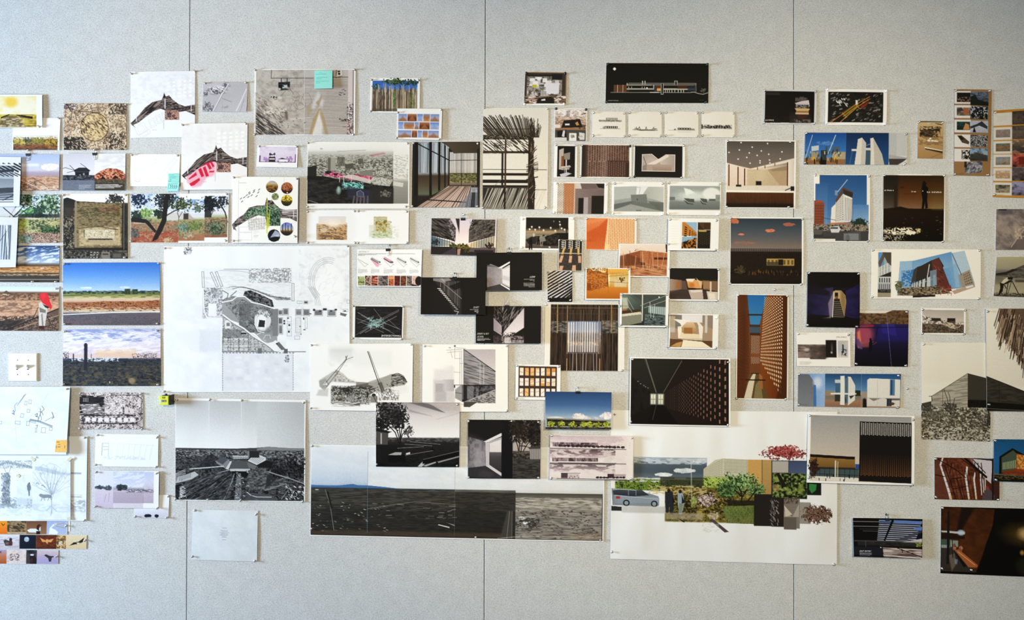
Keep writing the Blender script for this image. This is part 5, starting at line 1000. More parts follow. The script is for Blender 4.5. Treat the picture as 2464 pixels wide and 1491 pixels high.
p.f([750,1180,750,1172,790,1173,820,1172,850,1168,862,1171,886,1171,930,1175,980,1180],'4f79a8').w((750,1178,1242,1296),['262523','36342f','454239','2c2a27'],40,4,a=.7).n((750,1182,1242,1232),'66635b',26,2.5,th=.58,a=.5).f([1020,1184,1044,1180,1060,1184],'77777a',.7,2)
p.g((1242,1186,1450,1298),[(0,'5c5952'),(.12,'7c786f'),(.3,'a8a298'),(.5,'8a8580'),(1,'807a76')]).w((1242,1196,1450,1298),['6a655f','98928a','bcb6ac'],26,5,a=.6).s((1246,1226,1448,1296),150,['3a3633','4a4541','2e2b29'],3.5,1.8,.1,.4,.8).n((1242,1195,1450,1222),'d8d2c8',30,3,th=.55,a=.7)
p.f((1096,1184,1242,1296),'2a2724',.35,2).l([784,1184,796,1220,806,1288],'8a867e',1.4).l([790,1190,800,1230],'1e1d1b',4).l([886,1230,1000,1210,1098,1216],'8a867e',1.4,.8).f([1058,1266,1084,1272,1084,1275,1056,1268],'d8d5d0').f([1078,1262,1096,1267,1096,1269],'c8c5c0').s((752,1215,940,1290),60,['dcdad4','8a8880'],4,1.3,.1,.4,.8).s((900,1210,1096,1260),30,['b8b6b0','6a6862'],12,1.2,-.1,.2,.7)
p.f([1222,1230,1236,1230,1236,1298,1206,1298],'55504c',.8,3).l([1228,1230,1222,1298],'8a857e',1.4).l([1234,1230,1234,1298],'77726c',1.2).f(('e',1258,1246,9,4),'dad6d0',.85,2).f(('e',1266,1258,6,4),'f0eeea').n((1240,1246,1300,1275),'2a2826',7,4,th=.52,a=.7).l([1200,1298,1260,1292,1450,1290],'d8ccc0',1.6,.7).f((750,1286,1210,1298),'6a5644',.5,5).n((1370,1280,1450,1298),'a08c74',8,3,th=.5,a=.7)
p.l([886,1086,886,1290],'8a96a4',.8,.7).l([1096,1080,1096,1294],'8a8a88',.8,.5).l([1242,1182,1242,1296],'55524e',.9,.7).f((760,1183,768,1185),'d8d4cc').f((740,1299.4,1460,1304),248)
p = mk('photo_print', 'concrete window diptych', 'black and white diptych of a concrete window and a tree', 1126, 1009, 1301, 1151, lay=2, lift=3, base=.013, quad=(1126,1009,1301,1010,1300,1151,1126,1150), pins=[(1128,1012),(1231,1012),(1296,1014),(1128,1148),(1297,1148)])
p.f(None,'1c1a1c').g([1126,1050,1168,1062,1172,1062,1172,1120,1126,1126],['5c585e','a49ea4','8a848a'],'h').g([1126,1040,1172,1060,1172,1090,1126,1080],['2a282b','88838a'],a=.6,e=8).n([1126,1050,1172,1062,1172,1120,1126,1126],'b8b2b8',9,12,th=.55,a=.4).f([1126,1126,1172,1120,1208,1146,1208,1150,1126,1150],'3a373b').f([1160,1130,1190,1138,1180,1150,1150,1144],'4e4a4f',.6,3)
p.f([1164,1062,1208,1040,1208,1048,1172,1064],'e6e2e4').f([1173,1063,1208,1050,1208,1058,1177,1066],'b8b3b6').f([1168,1064,1178,1064,1178,1118,1170,1122],'ccc6ca').g([1178,1066,1207,1056,1207,1136,1178,1118],[(0,'e8e2e4'),(.38,'e4dcdc'),(.4,'6a666a'),(.55,'4c494d'),(1,'3c393d')]).f([1170,1121,1178,1118,1208,1138,1208,1146],'d8d2d6').f((1207,1009,1234,1151),'141318')
p.f((1234,1010,1301,1151),'3c3634').g((1234,1010,1301,1090),['e0d4cc','c8bcb6'],a=.9).fo(1262,1034,32,34,['14110f','332c28','6a5e56'],3,hole=-.25).fo(1290,1040,22,36,['14110f','3a322e'],3,hole=-.1).fo(1246,1030,18,26,['1a1614','3a322e'],3,hole=-.05)
for k in ([1250,1098,1246,1072,1238,1050],[1252,1098,1256,1070,1262,1048],[1250,1098,1250,1066],[1254,1096,1266,1072,1278,1056]): p.l(k,'161210',2)
p.f((1234,1084,1301,1104),'2a2625',.75,2).n((1234,1084,1301,1104),'8a807a',6,3,th=.6,a=.6).f([1274,1076,1301,1076,1301,1108,1276,1106],'8c8684').f([1270,1075,1301,1070,1301,1078,1274,1079],'4a4442').d((1275,1080,1301,1080,1301,1106,1276,1105),6,1,'b4aeac',.3,.95).f((1234,1104,1301,1151),'3a3635').w((1234,1104,1301,1151),['2a2726','4a4644','5c5855'],14,4,a=.7)
p = mk('board_print', 'mauve building sections', 'mauve print of three cloudy building sections', 1322, 1046, 1523, 1154, bg='ece2e2', lay=2, lift=4, quad=(1324,1045,1524,1048,1522,1154,1322,1153), pins=[(1326,1048),(1520,1051),(1327,1150),(1519,1151)], cat='presentation board')
p.g((1322,1048,1480,1064),['ccb8c0','e8dce0'],a=.8).n((1322,1048,1500,1080),'d4c2c8',22,7,th=.5,a=.8).g((1322,1079,1480,1102),[(0,'33242a'),(.5,'8a7078'),(1,'e4d6d8')],a=.85,e=2).n((1322,1080,1510,1106),'f0e6e6',26,9,th=.5,a=.8,sh=3).g((1322,1115,1480,1140),[(0,'4a3a40'),(.6,'b09aa2'),(1,'e8dcde')],a=.8,e=2).n((1322,1117,1510,1146),'f2eaea',26,9,th=.52,a=.85,sh=3)
for y, x1, h in ((1064,1438,10),(1101,1438,9)):
    p.w((1328,y,x1,y+h),['4a3a40','8a767c','b4a2a6'],6,14)
    p.l([1322,y+h+4,1506,y+h+5],'33262c',1.4)
p.f((1322,1077,1510,1080),'f2ecec').l([1322,1078.6,1506,1079.4],'33262c',1.2)
for i in range(16): p.fo(1347+i*10,1072+i*.15,5.5,3.2,['2a1c22','55444a'],2.5,rag=.8)
p.f((1342,1110,1480,1112.6),'f4eeee').l([1342,1113,1482,1113],'33262c',1).f((1350,1138,1366,1150),'5a484e').f((1366,1139,1394,1150),'d8caca').l([1350,1138,1396,1138],'33262c',1).f((1462,1139,1478,1148),'4a383e').f((1478,1140,1506,1149),'c0aeb2')
for i in range(9): p.fo(1438+i*8,1148,4.5,2.4,['2a1c22','4a383e'],2.5,rag=.8)
p.s((1368,1144,1396,1150),10,'4a383e',3,1,1.57).l([1340,1151,1510,1153],'33262c',1.2).t(1454,1092,20,8,3,'b8a6aa',.6,h=.8).t(1454,1130,20,4,3,'c4b4b6',.6,h=.8).f((1508,1048,1524,1154),'f2ecea',.9,3).t(1512,1064,5,3,6,'aaa',.6)
p = mk('photo_print', 'sample tile grid print', 'white sheet of orange and white sample tiles on brown', 1240, 877, 1349, 961, bg=246, lay=1, lift=3, quad=(1241,876,1349,878,1348,962,1240,961), pins=[(1243,880),(1345,880),(1243,957)])
p.f((1247,881,1340,955),'4c3830')
for r in range(3):
    for i in range(7):
        x=1250+i*12.9; y=885+r*24.5
        p.f((x,y,x+9,y+18),_rs.choice(['e8b070','f0c48c','f4ece4','f4ece4','e4a45c','f0e4d4']))
        p.f((x+_rs.uniform(0,2),y+_rs.choice([0,5,9]),x+9,y+18-_rs.choice([0,4,6])),_rs.choice(['f6efe8','f6efe8','ecc08c','f2e2cc']),.9)
        p.l([x+1,y+_rs.uniform(6,12),x+8,y+_rs.uniform(6,12)],'8a5c34',.9,.7)
for i in range(22): p.f(('e',1250+i*4.2,955,1.5,1.6),246)
p = mk('photo_print', 'blue sky pavilion print', 'clipped print of a long low building under deep blue sky', 1312, 941, 1472, 1031, lay=2, hang='clip', lift=7, base=.0115, quad=(1312,941,1471,943,1470,1032,1312,1031))
p.g(None,[(0,'2f507e'),(.35,'4a70a2'),(.6,'86a4c4'),(.68,'aebfd0')]).fo(1392,1000,18,8,['b8b0b4','e8e2e2','fbf6f4'],6,rag=.9).fo(1405,1003,14,6,['c8c0c4','f4eeee'],6,rag=.7).fo(1462,998,18,9,['c8c0c4','ece6e8','fbf8f6'],6,rag=.9).fo(1430,1005,20,4,['b0b8c8','dcdce4'],6,rag=.8).fo(1335,1004,22,3.6,['d0d4dc','ecece8'],6,rag=.6)
p.f([1314,1004,1470,1008,1470,1012,1316,1012],'9a9688').f([1316,1007,1462,1011,1462,1024,1316,1024],'23241e').f([1318,1013,1470,1014,1470,1018,1318,1018],'4a4638',.8)
for x in (1326,1350,1378,1406,1418,1438,1461): p.fo(x,1020,10,8,['5a6a1c','a0a83c','d0cc6c'],2.5,rag=1.1)
p.w((1312,1026,1472,1031),['1c1a14','5a4c34'],8,2).s((1320,1022,1465,1028),24,'1a1a14',4,1.4)
p = mk('photo_print', 'slatted interior print', 'white bordered print of a dark interior with bright vertical slats', 1311, 730, 1503, 892, bg='f2efea', lay=0, lift=4, wave=.8, quad=(1312,730,1503,731,1502,893,1309,892), pins=[(1314,733),(1498,889)])
p.g((1325,732,1487,891),['3a2c22','33261f','241b16']).w((1325,732,1487,891),['1c1512','4a382c','5c4838'],4,40,a=.6)
p.w((1325,772,1365,800),['2a2a2c','6a7480','a89a84'],12,3,a=.8).w((1448,770,1487,800),['2a2a2c','6a7480','a89a84'],12,3,a=.8).g((1366,772,1446,850),['8ca4d0','b0b8d4','a89a9c','6a6064'],a=.9).n((1366,800,1446,830),'e8c0a0',10,5,th=.52,a=.8).f((1372,800,1440,822),'2a2424',.5,6)
for i in range(13): x=1369+i*5.6; p.l([x,774+abs(i-6)*.3,x,845],'eceaea',2.6,.95)
for i in range(26): x=1327+i*6.4; p.l([x,745,x,891],_rs.choice(['5c4a3c','8a7a6c','2a1e18']),1.2,.7)
for x in (1341,1471): p.l([x,732,x,800],'c8a470',1.8)
for x in (1365,1441): p.l([x,735,x,850],'b49c80',1.2)
p.l([1325,740,1487,740],'8a7868',.8).l([1325,754,1487,754],'5c4c40',.8)
for i in range(9): x=1372+i*8; p.l([x,850,x+_rs.uniform(-2,2),890],_rs.choice(['b0a0a4','c8b8bc','6a5850']),2.4,.7)
for x in (1365,1444): p.l([x,862,x,890],'d8b088',1.6)
# ================================================================== centre-right grid of prints
p = mk('photo_print', 'car park night print', 'white sheet with a night print of people at a car', 1252, 521, 1381, 603, bg=246, lift=4, quad=(1252,521,1382,522,1381,603,1250,601), pins=[(1257,527,'w'),(1377,525,'w'),(1257,597,'w')])
p.f((1266,523,1367,598),'26221f').g((1266,548,1367,598),[(0,'2c2723'),(.15,'8a7c68'),(.35,'a89c88'),(.6,'8a7e6e'),(.8,'6a6056'),(1,'5a5048')]).f((1266,556,1340,560),'c8a070',.8,2)
for x, y in ((1275,552),(1280,546),(1298,547),(1308,554),(1325,548),(1336,555),(1347,540),(1351,549),(1358,552),(1288,553)): p.l([x,y,x,556],'a89c8c',.7).f(('e',x,y,2.2,2.2),'fbf4e4',.95,2)
p.f(('e',1346,533,1.6,1.6),'d8d4cc').f(('e',1332,532,2,2.4),'6a6c70').f([1300,576,1316,568,1340,560,1367,560,1367,592,1310,592,1300,586],'1e1b19').f([1266,578,1280,570,1300,568,1290,588,1272,588],'26221f',.9,2).n((1290,564,1345,590),'4a443e',5,4,th=.55,a=.7)
for x, y, h in ((1278,572,30),(1297,570,20),(1308,566,14)): p.f([x-3,y+5,x+3,y+5,x+4,y+h*.5,x+4,y+h,x+1.5,y+h,x,y+h*.6,x-1,y+h,x-4,y+h],'15120f').f(('e',x,y+2.5,2.6,3),'1a1512')
p.f([1298,572,1310,568,1314,580,1300,584],'9a968e',.9).l([1301,584,1302,593],'c8b0a0',1.2).l([1306,584,1305,593],'c8b0a0',1.2).f(('e',1285,566,2.2,5),'d8d0c0',.8).l([1362,545,1364,575],'1a1613',2).f((1321,594,1325,597),'efeae2')
p = mk('photo_print', 'road shadow pattern print', 'small print of white brackets and orange bars on asphalt', 1343, 576, 1402, 653, bg='d8d0c4', lay=1, lift=3, pins=[(1345,578),(1399,578)], quad=(1344,576,1402,577,1401,653,1343,652))
p.f((1345,577,1400,651),'453d3a').w((1345,577,1400,651),['35302e','4e4642','5a524c'],3,3,a=.6).f((1345,577,1400,598),'2a2522').l([1345,609,1400,609.5],'e4ded6',1.4)
for i in range(3):
    x=1351+i*17
    for j in range(4): p.l([x+1,579+j*5,x+9,579+j*5,x+9,582.5+j*5],'efe9e2',1.4); p.l([x-1,582+j*5,x+4,582+j*5],'e4dcd4',1.2)
    q=x+3; p.f([q+(i-1)*-0+1,596,q+6,596,q+4+(i-1)*3,612,q-1+(i-1)*3,612],'d8b878').f([q-1+(i-1)*4,615,q+6+(i-1)*4,615,q+4+(i-1)*7,632,q-3+(i-1)*7,632],'d8b090')
p.f([1347,640,1356,640,1353,651,1345,651],'d8b090').f([1378,638,1386,638,1386,651,1376,651],'d8b090')
p = mk('photo_print', 'black stripe print', 'small print of slanted white and black stripes', 1318, 651, 1377, 726, bg='e8e4e6', lay=0, lift=3, pins=[(1320,654),(1374,653),(1320,723),(1372,722)])
for i in range(-2,16):
    y=652+i*7.5; s=1+max(0,(i-6))*.12
    p.l([1316,y+26*s,1380,y-12*s],'1e1a1c',3.2+max(0,i)*.16)
p.l([1318,681,1377,682],'3a3638',.9).f((1318,716,1377,726),'1a1718')
for i in range(8): p.f(('e',1326+_rs.uniform(0,46),660+i*8,1,1),'fafafa')
p = mk('photo_print', 'orange brick screen print', 'print of an orange perforated brick screen in sunlight', 1408, 524, 1532, 602, bg='f4f0ec', lift=4, quad=(1409,523,1532,525,1531,603,1408,601), pins=[(1411,527),(1530,527),(1528,600)])
p.g((1411,526,1527,601),['d8743c','cc6028','e09058'],'v').f([1411,526,1466,526,1454,600,1411,600],'d46a34',.6,3).g([1411,526,1460,526,1440,545,1411,560],['f0a878','e08850'],a=.7,e=4).f([1462,526,1527,526,1527,601,1454,601],'f4d4a8').d((1464,526,1527,526,1527,601,1462,601),15,22,'b8541c',.5,.45,1).d((1411,540,1462,528,1462,598,1411,598),12,18,'a84c1c',.45,.35,1,.55).f((1456,588,1468,601),'f4e0a8',.7,2)
p = mk('photo_print', 'copper building print', 'print of a copper coloured building with leaning poles', 1488, 586, 1612, 667, bg=246, lay=1, lift=3, base=.0075, quad=(1489,586,1612,587,1610,667,1487,666))
p.g((1491,587,1605,664),[(0,'ece2da'),(.3,'e8d4c4'),(.5,'c88a64'),(1,'b87850')]).f([1506,612,1541,602,1541,634,1506,640],'a05c38').g([1541,602,1606,608,1606,640,1541,630],['c07c54','b06a44'],'h').w([1541,602,1606,608,1606,640,1541,630],['a86440','c88a60'],4,3,a=.5).f([1491,616,1510,611,1541,622,1541,640,1491,640],'6a3c24',.7,3).f((1574,619,1606,624),'5a2c18').f([1541,630,1552,632,1552,640,1541,638],'3a1c10',.8)
p.w([1491,640,1606,636,1606,664,1491,664],['8a5034','c08860','d8a884'],20,3,a=.8,rot=.15)
for i in range(13): x=1494+i*8+_rs.uniform(-3,3); p.l([x,646,x+_rs.uniform(-7,9),606+_rs.uniform(-4,10)],_rs.choice(['e0b088','f0d0b0','8a5434']),1.2)
p.f([1601,587,1605,587,1606,606,1603,606],'33201a').f((1484,586,1491,667),247)
p = mk('photo_print', 'golden hall print', 'print of a golden lit hall with a lattice window', 1408, 644, 1517, 722, bg=244, lay=2, lift=3, base=.0125, quad=(1409,644,1517,645,1516,722,1408,721), pins=[(1411,647),(1512,647)])
p.g((1411,646,1512,719),['e8b860','e09c3c','c87820']).f([1411,646,1468,660,1468,694,1411,704],'b4682a',.8,2).w([1411,646,1468,660,1468,694,1411,704],['8a4a1c','c87c38','d89850'],4,2.5,a=.6).f([1411,645,1440,645,1462,656,1430,652],'f4e0b8',.9,2).n((1411,644,1460,657),'6a3a18',4,3,th=.55,a=.7).g([1462,660,1512,656,1512,692,1462,690],['f4d880','fbf0c8','e8b048'],a=.9).f((1478,676,1508,690),'fdf6e4',.8,3).fo(1497,672,7,6,['4a4a28','8a8448'],2.5)
for i in range(13): x=1470+i*3.4; p.l([x,656,x-1,692],'8a5a1c',.9)
p.l([1466,664,1512,660],'8a5a1c',.8).l([1466,678,1512,680],'8a5a1c',.8).l([1460,645,1464,704],'4a2c10',1.5).d((1424,676,1448,680,1448,698,1424,700),6,7,'7a3c14',.5,.5,1,.7).f([1412,680,1422,682,1422,698,1412,700],'8a4418',.8).g([1411,702,1466,690,1512,694,1512,719,1411,719],['d8903c','b86a1c'],a=.9).f((1411,719,1512,724),244)
p = mk('photo_print', 'steel canopy hall print', 'print of a green tinted hall with white steel poles', 1491, 705, 1608, 787, bg=245, lay=3, lift=3, base=.0175, quad=(1492,705,1609,706,1607,787,1491,786), pins=[(1496,708),(1604,708),(1492,736),(1493,783),(1603,785)])
p.g((1496,708,1601,783),['5a6460','49524e','2c2e2a']).f([1520,708,1601,708,1601,740,1560,736],'4c5450').g([1496,708,1510,708,1552,742,1546,750,1496,744],['7a8680','3a423e'],'d').f([1496,716,1508,716,1512,740,1498,748],'d8d8c8',.75,3).f(('e',1503,748,6,6),'b07840',.8,3).f([1560,736,1601,738,1601,758,1560,752],'c8d8dc',.8,2).w([1552,756,1601,760,1601,783,1550,783],['4a5c60','8ca4a8','2c3432'],14,3,a=.8).f([1496,756,1540,748,1544,756,1496,762],'d8d4c4').f([1496,762,1544,756,1544,776,1510,783,1496,783],'8c8c7e').f([1496,748,1540,744,1540,750,1496,756],'4a3420',.9).l([1545,708,1545,772],'e8e8dc',2).l([1563,726,1566,764],'d4dcd8',1.2).l([1575,732,1572,764],'d4dcd8',1)
for k in ([1540,735,1601,710],[1550,740,1601,722],[1520,750,1490,708],[1524,744,1508,716]): p.l(k,'c0c8c4',.9)
for i in range(8): p.l([1562+i*5,738,1562+i*5,756],'5a6a6c',.8)
p.f(('e',1585,714,1.5,1.5),'fff')
p = mk('photo_print', 'brick facade collage', 'white sheet with four photos of a sunlit brick facade', 1607, 526, 1730, 603, bg=247, lay=2, lift=3, quad=(1608,525,1730,526,1728,603,1606,602), pins=[(1611,529),(1724,530),(1610,588),(1723,601)])
p.f((1641,535,1677,568),'a0c0d8').f([1641,535,1648,535,1677,560,1677,568,1641,568],'c8883c').d((1643,540,1677,564,1677,572,1641,570),7,5,'2a1a0c',.45,.55,1).f((1678,535,1710,553),'5a4028').d((1694,536,1710,536,1710,552,1694,552),5,5,'1e140c',.5,.6,1).f([1678,535,1694,553,1678,553],'3a2c24').f((1641,570,1677,598),'9ab8cc').f([1641,585,1677,572,1677,598,1641,598],'b87830').n([1641,584,1677,571,1677,598,1641,598],'1a1008',5,5,th=.5,a=.95).f((1678,554,1710,598),'221c14').d((1680,556,1708,556,1708,590,1680,590),6,8,'6a6450',.5,.3,1,.7).f((1681,554,1700,558),'e8c870',.8,2).l([1678,533,1678,600],247,1.4).l([1638,535,1638,598],'e0dcd6',.8).t(1616,545,18,8,6,'e4e0da',.5)
p = mk('photo_print', 'dark ceiling model print', 'print of a cardboard room model under a black ceiling', 1609, 643, 1731, 724, bg=245, lay=1, lift=4, quad=(1610,643,1731,644,1730,724,1608,723), pins=[(1611,645),(1728,647),(1610,720),(1726,723)])
p.f((1611,645,1727,720),'2e2420').f((1611,645,1727,672),'1d1a19').f([1611,672,1650,676,1655,700,1611,706],'6a5448').g([1611,671,1640,674,1640,696,1611,700],['b09a88','8a6a54'],'h').f([1628,678,1634,678,1634,692,1626,694],'b06a34',.8).f([1652,676,1668,672,1690,676,1688,694,1656,692],'e0a868').f([1650,671,1672,670,1666,678,1652,676],'efe4d8').f([1674,668,1688,680,1686,694,1680,678],'d8c4b0').f(('e',1664,686,7,6),'c8702c',.7,4).f([1690,674,1727,676,1727,700,1692,696],'8a6c54').f([1692,676,1708,677,1708,694,1692,694],'a88460').f((1708,677,1712,702),'e0d0c0')
p.f([1612,704,1640,696,1690,698,1727,704,1727,720,1612,720],'4a3c38').f([1656,698,1690,696,1693,720,1664,720],'c8b8ac').f([1660,698,1688,697,1690,702,1664,704],'e4d8cc').f([1700,700,1727,702,1727,720,1704,720],'d8ccc0').f([1704,704,1720,706,1722,720,1708,720],'f0e8de',.8)
p = mk('photo_print', 'bright room model print', 'print of a bright white and tan paper room model', 1609, 754, 1729, 840, bg=246, lay=1, lift=4, quad=(1610,754,1729,756,1727,840,1608,838), pins=[(1610,757),(1610,835),(1724,836),(1724,762,'w')])
p.f((1612,757,1715,836),'b09880').f((1612,757,1640,790),'8a8480').f([1612,760,1624,760,1624,800,1612,800],'c8beb4').f((1640,757,1690,775),'eae6ea').f([1690,757,1715,757,1715,790,1690,780],'9a8c80').f((1696,757,1702,800),'d8d0c8').f([1618,767,1660,770,1655,790,1640,786,1636,778],'f4eee8').g([1652,774,1668,774,1674,786,1674,802,1644,802,1642,784],['e0c8a8','b88a5c']).f([1668,758,1692,786,1690,818,1684,818,1680,782],'f0e8e0').f([1630,786,1640,784,1640,806,1684,812,1690,820,1632,814],'f4ecdc').f([1640,800,1684,804,1684,818,1634,812],'ecdcc0').f((1645,788,1666,803),'a06c38',.8,2).f([1612,816,1715,820,1715,836,1612,836],'6a4a30').f([1644,818,1690,822,1712,836,1640,836],'f4ead4').f([1612,836,1628,826,1642,822,1638,836],'d0a868',.9).f((1640,814,1690,818),'c8b49c',.6)
# ================================================================== top centre-right
p = mk('photo_print', 'studio desk and wall print', 'print of a studio desk before a papered wall, black pins', 1263, 174, 1363, 254, bg='8a6a48', lift=4, quad=(1264,174,1363,175,1361,254,1261,254), pins=[(1266,177,'k'),(1360,177,'k'),(1264,251,'w'),(1359,251,'w')])
p.f((1262,176,1361,250),'4a3e36').f((1268,180,1353,190),'2a2826').w((1268,184,1353,234),['8a8480','dcd6d4','f0ecea','5a544e'],10,8,a=.6)
for _ in range(36): x=_rs.uniform(1267,1342); y=_rs.uniform(184,226); p.f((x,y,x+_rs.uniform(6,16),y+_rs.uniform(5,12)),_rs.choice(['f2eeee','e6e0e0','d8d4d6','faf8f6','5a4e46']),.9)
p.f((1281,204,1292,211),'c8c03c').f((1314,200,1346,226),'eae6ee').d((1296,220,1316,220,1316,230,1296,230),5,3,'2a2624',.5,.5).f((1328,178,1353,192),'26262a').f([1262,232,1361,230,1361,250,1262,250],'9a7c68').f([1297,236,1333,232,1336,250,1290,250],'2a2422').f([1304,240,1313,238,1314,242,1304,243],'eee').fo(1286,230,10,8,['b8aaa4','efe8e6'],3).s((1264,232,1300,248),30,['efe8e6','4a3c34','c8b0a0'],7,2.4,.1,.6).s((1334,232,1361,248),20,['efe8e6','6a5448'],8,2.4,0,.5).f((1260,249.5,1363,256),246)
p = mk('photo_print', 'studio models print', 'print of studio desks with paper models, black pins', 1333, 260, 1413, 340, bg=246, lift=4, quad=(1334,260,1413,261,1411,341,1333,340), pins=[(1337,262,'k'),(1410,263,'k')])
p.g((1335,262,1411,310),['d8ccc8','c4b0a4','a88c78']).n((1335,262,1411,285),'f4f0f2',8,5,th=.5,a=.9).d((1361,266,1372,266,1372,280,1361,280),5,5,'2a2628',.5,.5).s((1378,264,1408,286),24,['5a504c','faf6f6'],4,1.4,0,.8).fo(1342,280,6,10,['e0d8d4','b8a8a0'],3).w((1335,280,1411,300),['8a6a54','c8a890','e8d8cc'],6,3,a=.6)
p.f([1356,290,1396,286,1402,306,1350,308],'262120').f([1359,298,1370,297,1371,301,1360,302],'e8e4e4').f([1384,296,1390,292,1394,300,1388,302],'c89a60').f((1335,308,1411,312),'a87850').f((1335,312,1411,339),'55504e').f([1340,316,1362,312,1364,332,1342,334],'1e1c1c').f([1355,314,1360,314,1358,330,1352,328],'d8d8dc').f((1334,331,1364,339),'dcd8d8').f((1370,320,1388,339),'ecebec').fo(1379,328,5,4,['b8b0a8','8a827a'],3).f([1394,318,1408,320,1408,336,1396,336],'dcdcdc').fo(1398,328,6,4,['a8a8a8','e8e8e8'],3).f((1335,300,1348,308),'e4dede').n((1394,300,1411,310),'3a3230',4,3,th=.5,a=.8)
def minis(name, sn, label, x0, x1, kind):
    p = mk('drawing_print', sn, label, x0, 268, x1, 331, bg='efebe4', lift=3.5, wave=.8, pins=[(x0+3,272),(x1-3,272),(x0+3,328),(x1-3,328)], cat='drawing', quad=(x0+1,268,x1,269,x1,331,x0,330))
    return p
p = minis('d','double elevation drawing','small cream drawing with two elevations, first of four in a row',1424,1505,0)
p.f((1440,289,1495,292.5),'aaa69e').n((1440,289,1495,293),'6a6660',3,2,th=.5,a=.8).d((1457,283,1486,283,1486,289,1457,289),8,1,'77736c',.6,.9).f((1456,304,1486,309),'4a4742').d((1456,304,1486,304,1486,309,1456,309),6,1,'efebe4',.3,.6).l([1444,310,1492,310],'aaa69e',1.4).l([1450,307,1456,304],'8a867e',1).fo(1454,308,4,3,['8a867e','bbb7ae'],2.5)
p = minis('d','wave canopy drawing','small cream drawing of a wavy canopy, second of four in a row',1511,1592,1)
p.l([1522,313,1582,314],'8a867e',1.4).fo(1532,312,6,3,['8a867e','bbb7ae'],2.5).l([1530,306,1533,313,1538,306,1541,315,1552,314,1554,306,1557,314,1568,313,1573,306],'55514b',1.2).f((1536,312,1576,315),'66625b',.8).fo(1576,311,5,3,['8a867e','bbb7ae'],2.5)
p = minis('d','low pavilion drawing','small cream drawing of a low pavilion, third of four in a row',1598,1680,2)
p.f((1630,308,1662,313),'55514b').d((1630,308,1662,308,1662,313,1630,313),5,1,'b0aca4',.4,.6).l([1608,314,1672,314],'aaa69e',1).f((1662,310,1671,313),'8a867e').fo(1624,312,3,2,['77736c','aaa'],2).l([1630,318,1662,318],'c8c4bc',1)
p = minis('d','long section drawing','small cream drawing of a long section, last of four in a row',1687,1767,3)
p.f((1690,303,1758,309),'77736c',.6).f((1704,304,1756,308),'3a3733').n((1690,301,1760,310),'1e1c1a',4,2,th=.55,a=.8).f((1687,300,1690,311),'2a2826').l([1690,310,1760,310],'88847c',1).d((1704,304,1756,304,1756,308,1704,308),8,1,'c8c4bc',.35,.5)
p = mk('drawing_print', 'black longitudinal section', 'black drawing with a white line building section', 1458, 152, 1705, 248, bg='191815', lift=3, pk='k', pins=[(1461,156),(1701,155),(1460,246),(1698,246)], cat='drawing', quad=(1459,152,1705,153,1704,248,1457,248))
p.f(('e',1478,166,3.4,3.4),'f6f4f0').f((1477,204.5,1508,222),'6a4830').f((1508,206,1514,222),'3c3226')
for r,c in (((1514,204,1670,206),'8a8680'),((1512,200,1676,201),'d8d4cc'),((1508,204,1568,205.4),'d8d4cc'),((1508,213,1572,216),'bdb9b2'),((1597,213,1676,216.5),'bdb9b2'),((1572,203,1574,216),'e0dcd4'),((1508,200,1510,206),'e0dcd4'),((1672,201,1676,222),'8a8680')): p.f(r,c)
p.f((1510,202,1676,204.4),'77736c').f((1574,206,1592,222),'3a4448').f((1580,206,1592,214),'6a4022').f((1581,213,1590,219),'e8b070').f((1630,206,1655,212.5),'6a3c18',.8,5).f((1655,206,1675,222),'2c3440',.8,3)
p.l([1470,222.6,1664,223],'a8a49c',1.3).l([1664,222,1672,222,1680,225,1692,227,1704,223],'c8c4bc',1.4).f((1545,195,1547,203),'d8d4cc').f((1551,195,1553,203),'d8d4cc').f((1623,195,1630,204),'4a4843').l([1623,204,1623,195,1630,195,1630,204],'c8c4bc',1).f((1591,202,1596,227),'191815').l([1591,202,1591,227,1596,227,1596,202],'c8c4bc',1.2)
for x in (1486,1499): p.l([x,205,x,222],'d8c8b0',1)
for x in (1601,1606,1611,1617,1624,1632,1639,1645): p.l([x,217,x,222],'efebe4',1.2 if x<1630 else 1.6)
for x in (1513,1520,1545,1551): p.l([x,209,x,213],'d8d4cc',.9)
p.fo(1693,217,7,5,['3a3834','77746c'],2.5).l([1693,218,1693,225],'66635c',1).f((1564,222,1586,223.4),'f4f0ea').f(('e',1557,212,2,1.4),'fff').t(1682,195,6,3,7,'55524c',.8,h=.8).t(1684,241,16,1,3,'66635c',.8)
p.k('LONGITUDINAL',1463,243.6,2.6,'b8b4ac',.15,'l',.95).t(1487,242.6,28,1,3,'77746c',.8,h=.9)
p = mk('photo_print', 'folded card model print', 'tall narrow print of a folded card model on black', 1333, 347, 1389, 428, bg=244, lift=3.5, quad=(1334,347,1389,348,1388,428,1332,427), pins=[(1337,349),(1385,349)])
p.f((1341,351,1384,426),'1d1a19').f([1345,361,1356,356,1356,410,1345,408],'c0b4ac').f([1356,370,1372,366,1371,384,1358,384],'9a9088').f([1351,376,1357,375,1357,400,1350,401],'8a5c38').f((1361,384,1364,402),'e0d8d4').f([1350,402,1372,398,1374,402,1358,406],'d8d0cc').f([1356,404,1372,400,1370,408,1357,410],'b0a49c').l([1359,408,1359,416],'aaa',1.4).l([1363,406,1363,418],'ddd',2).f([1348,420,1366,415,1376,418,1360,426,1350,426],'d0c8d0')
p = mk('photo_print', 'brick lattice print', 'print of a brown brick lattice wall with dark openings', 1396, 347, 1520, 428, bg=243, lift=3.5, quad=(1397,347,1520,348,1519,429,1395,428), pins=[(1399,350),(1516,351,'k'),(1397,425),(1515,426)])
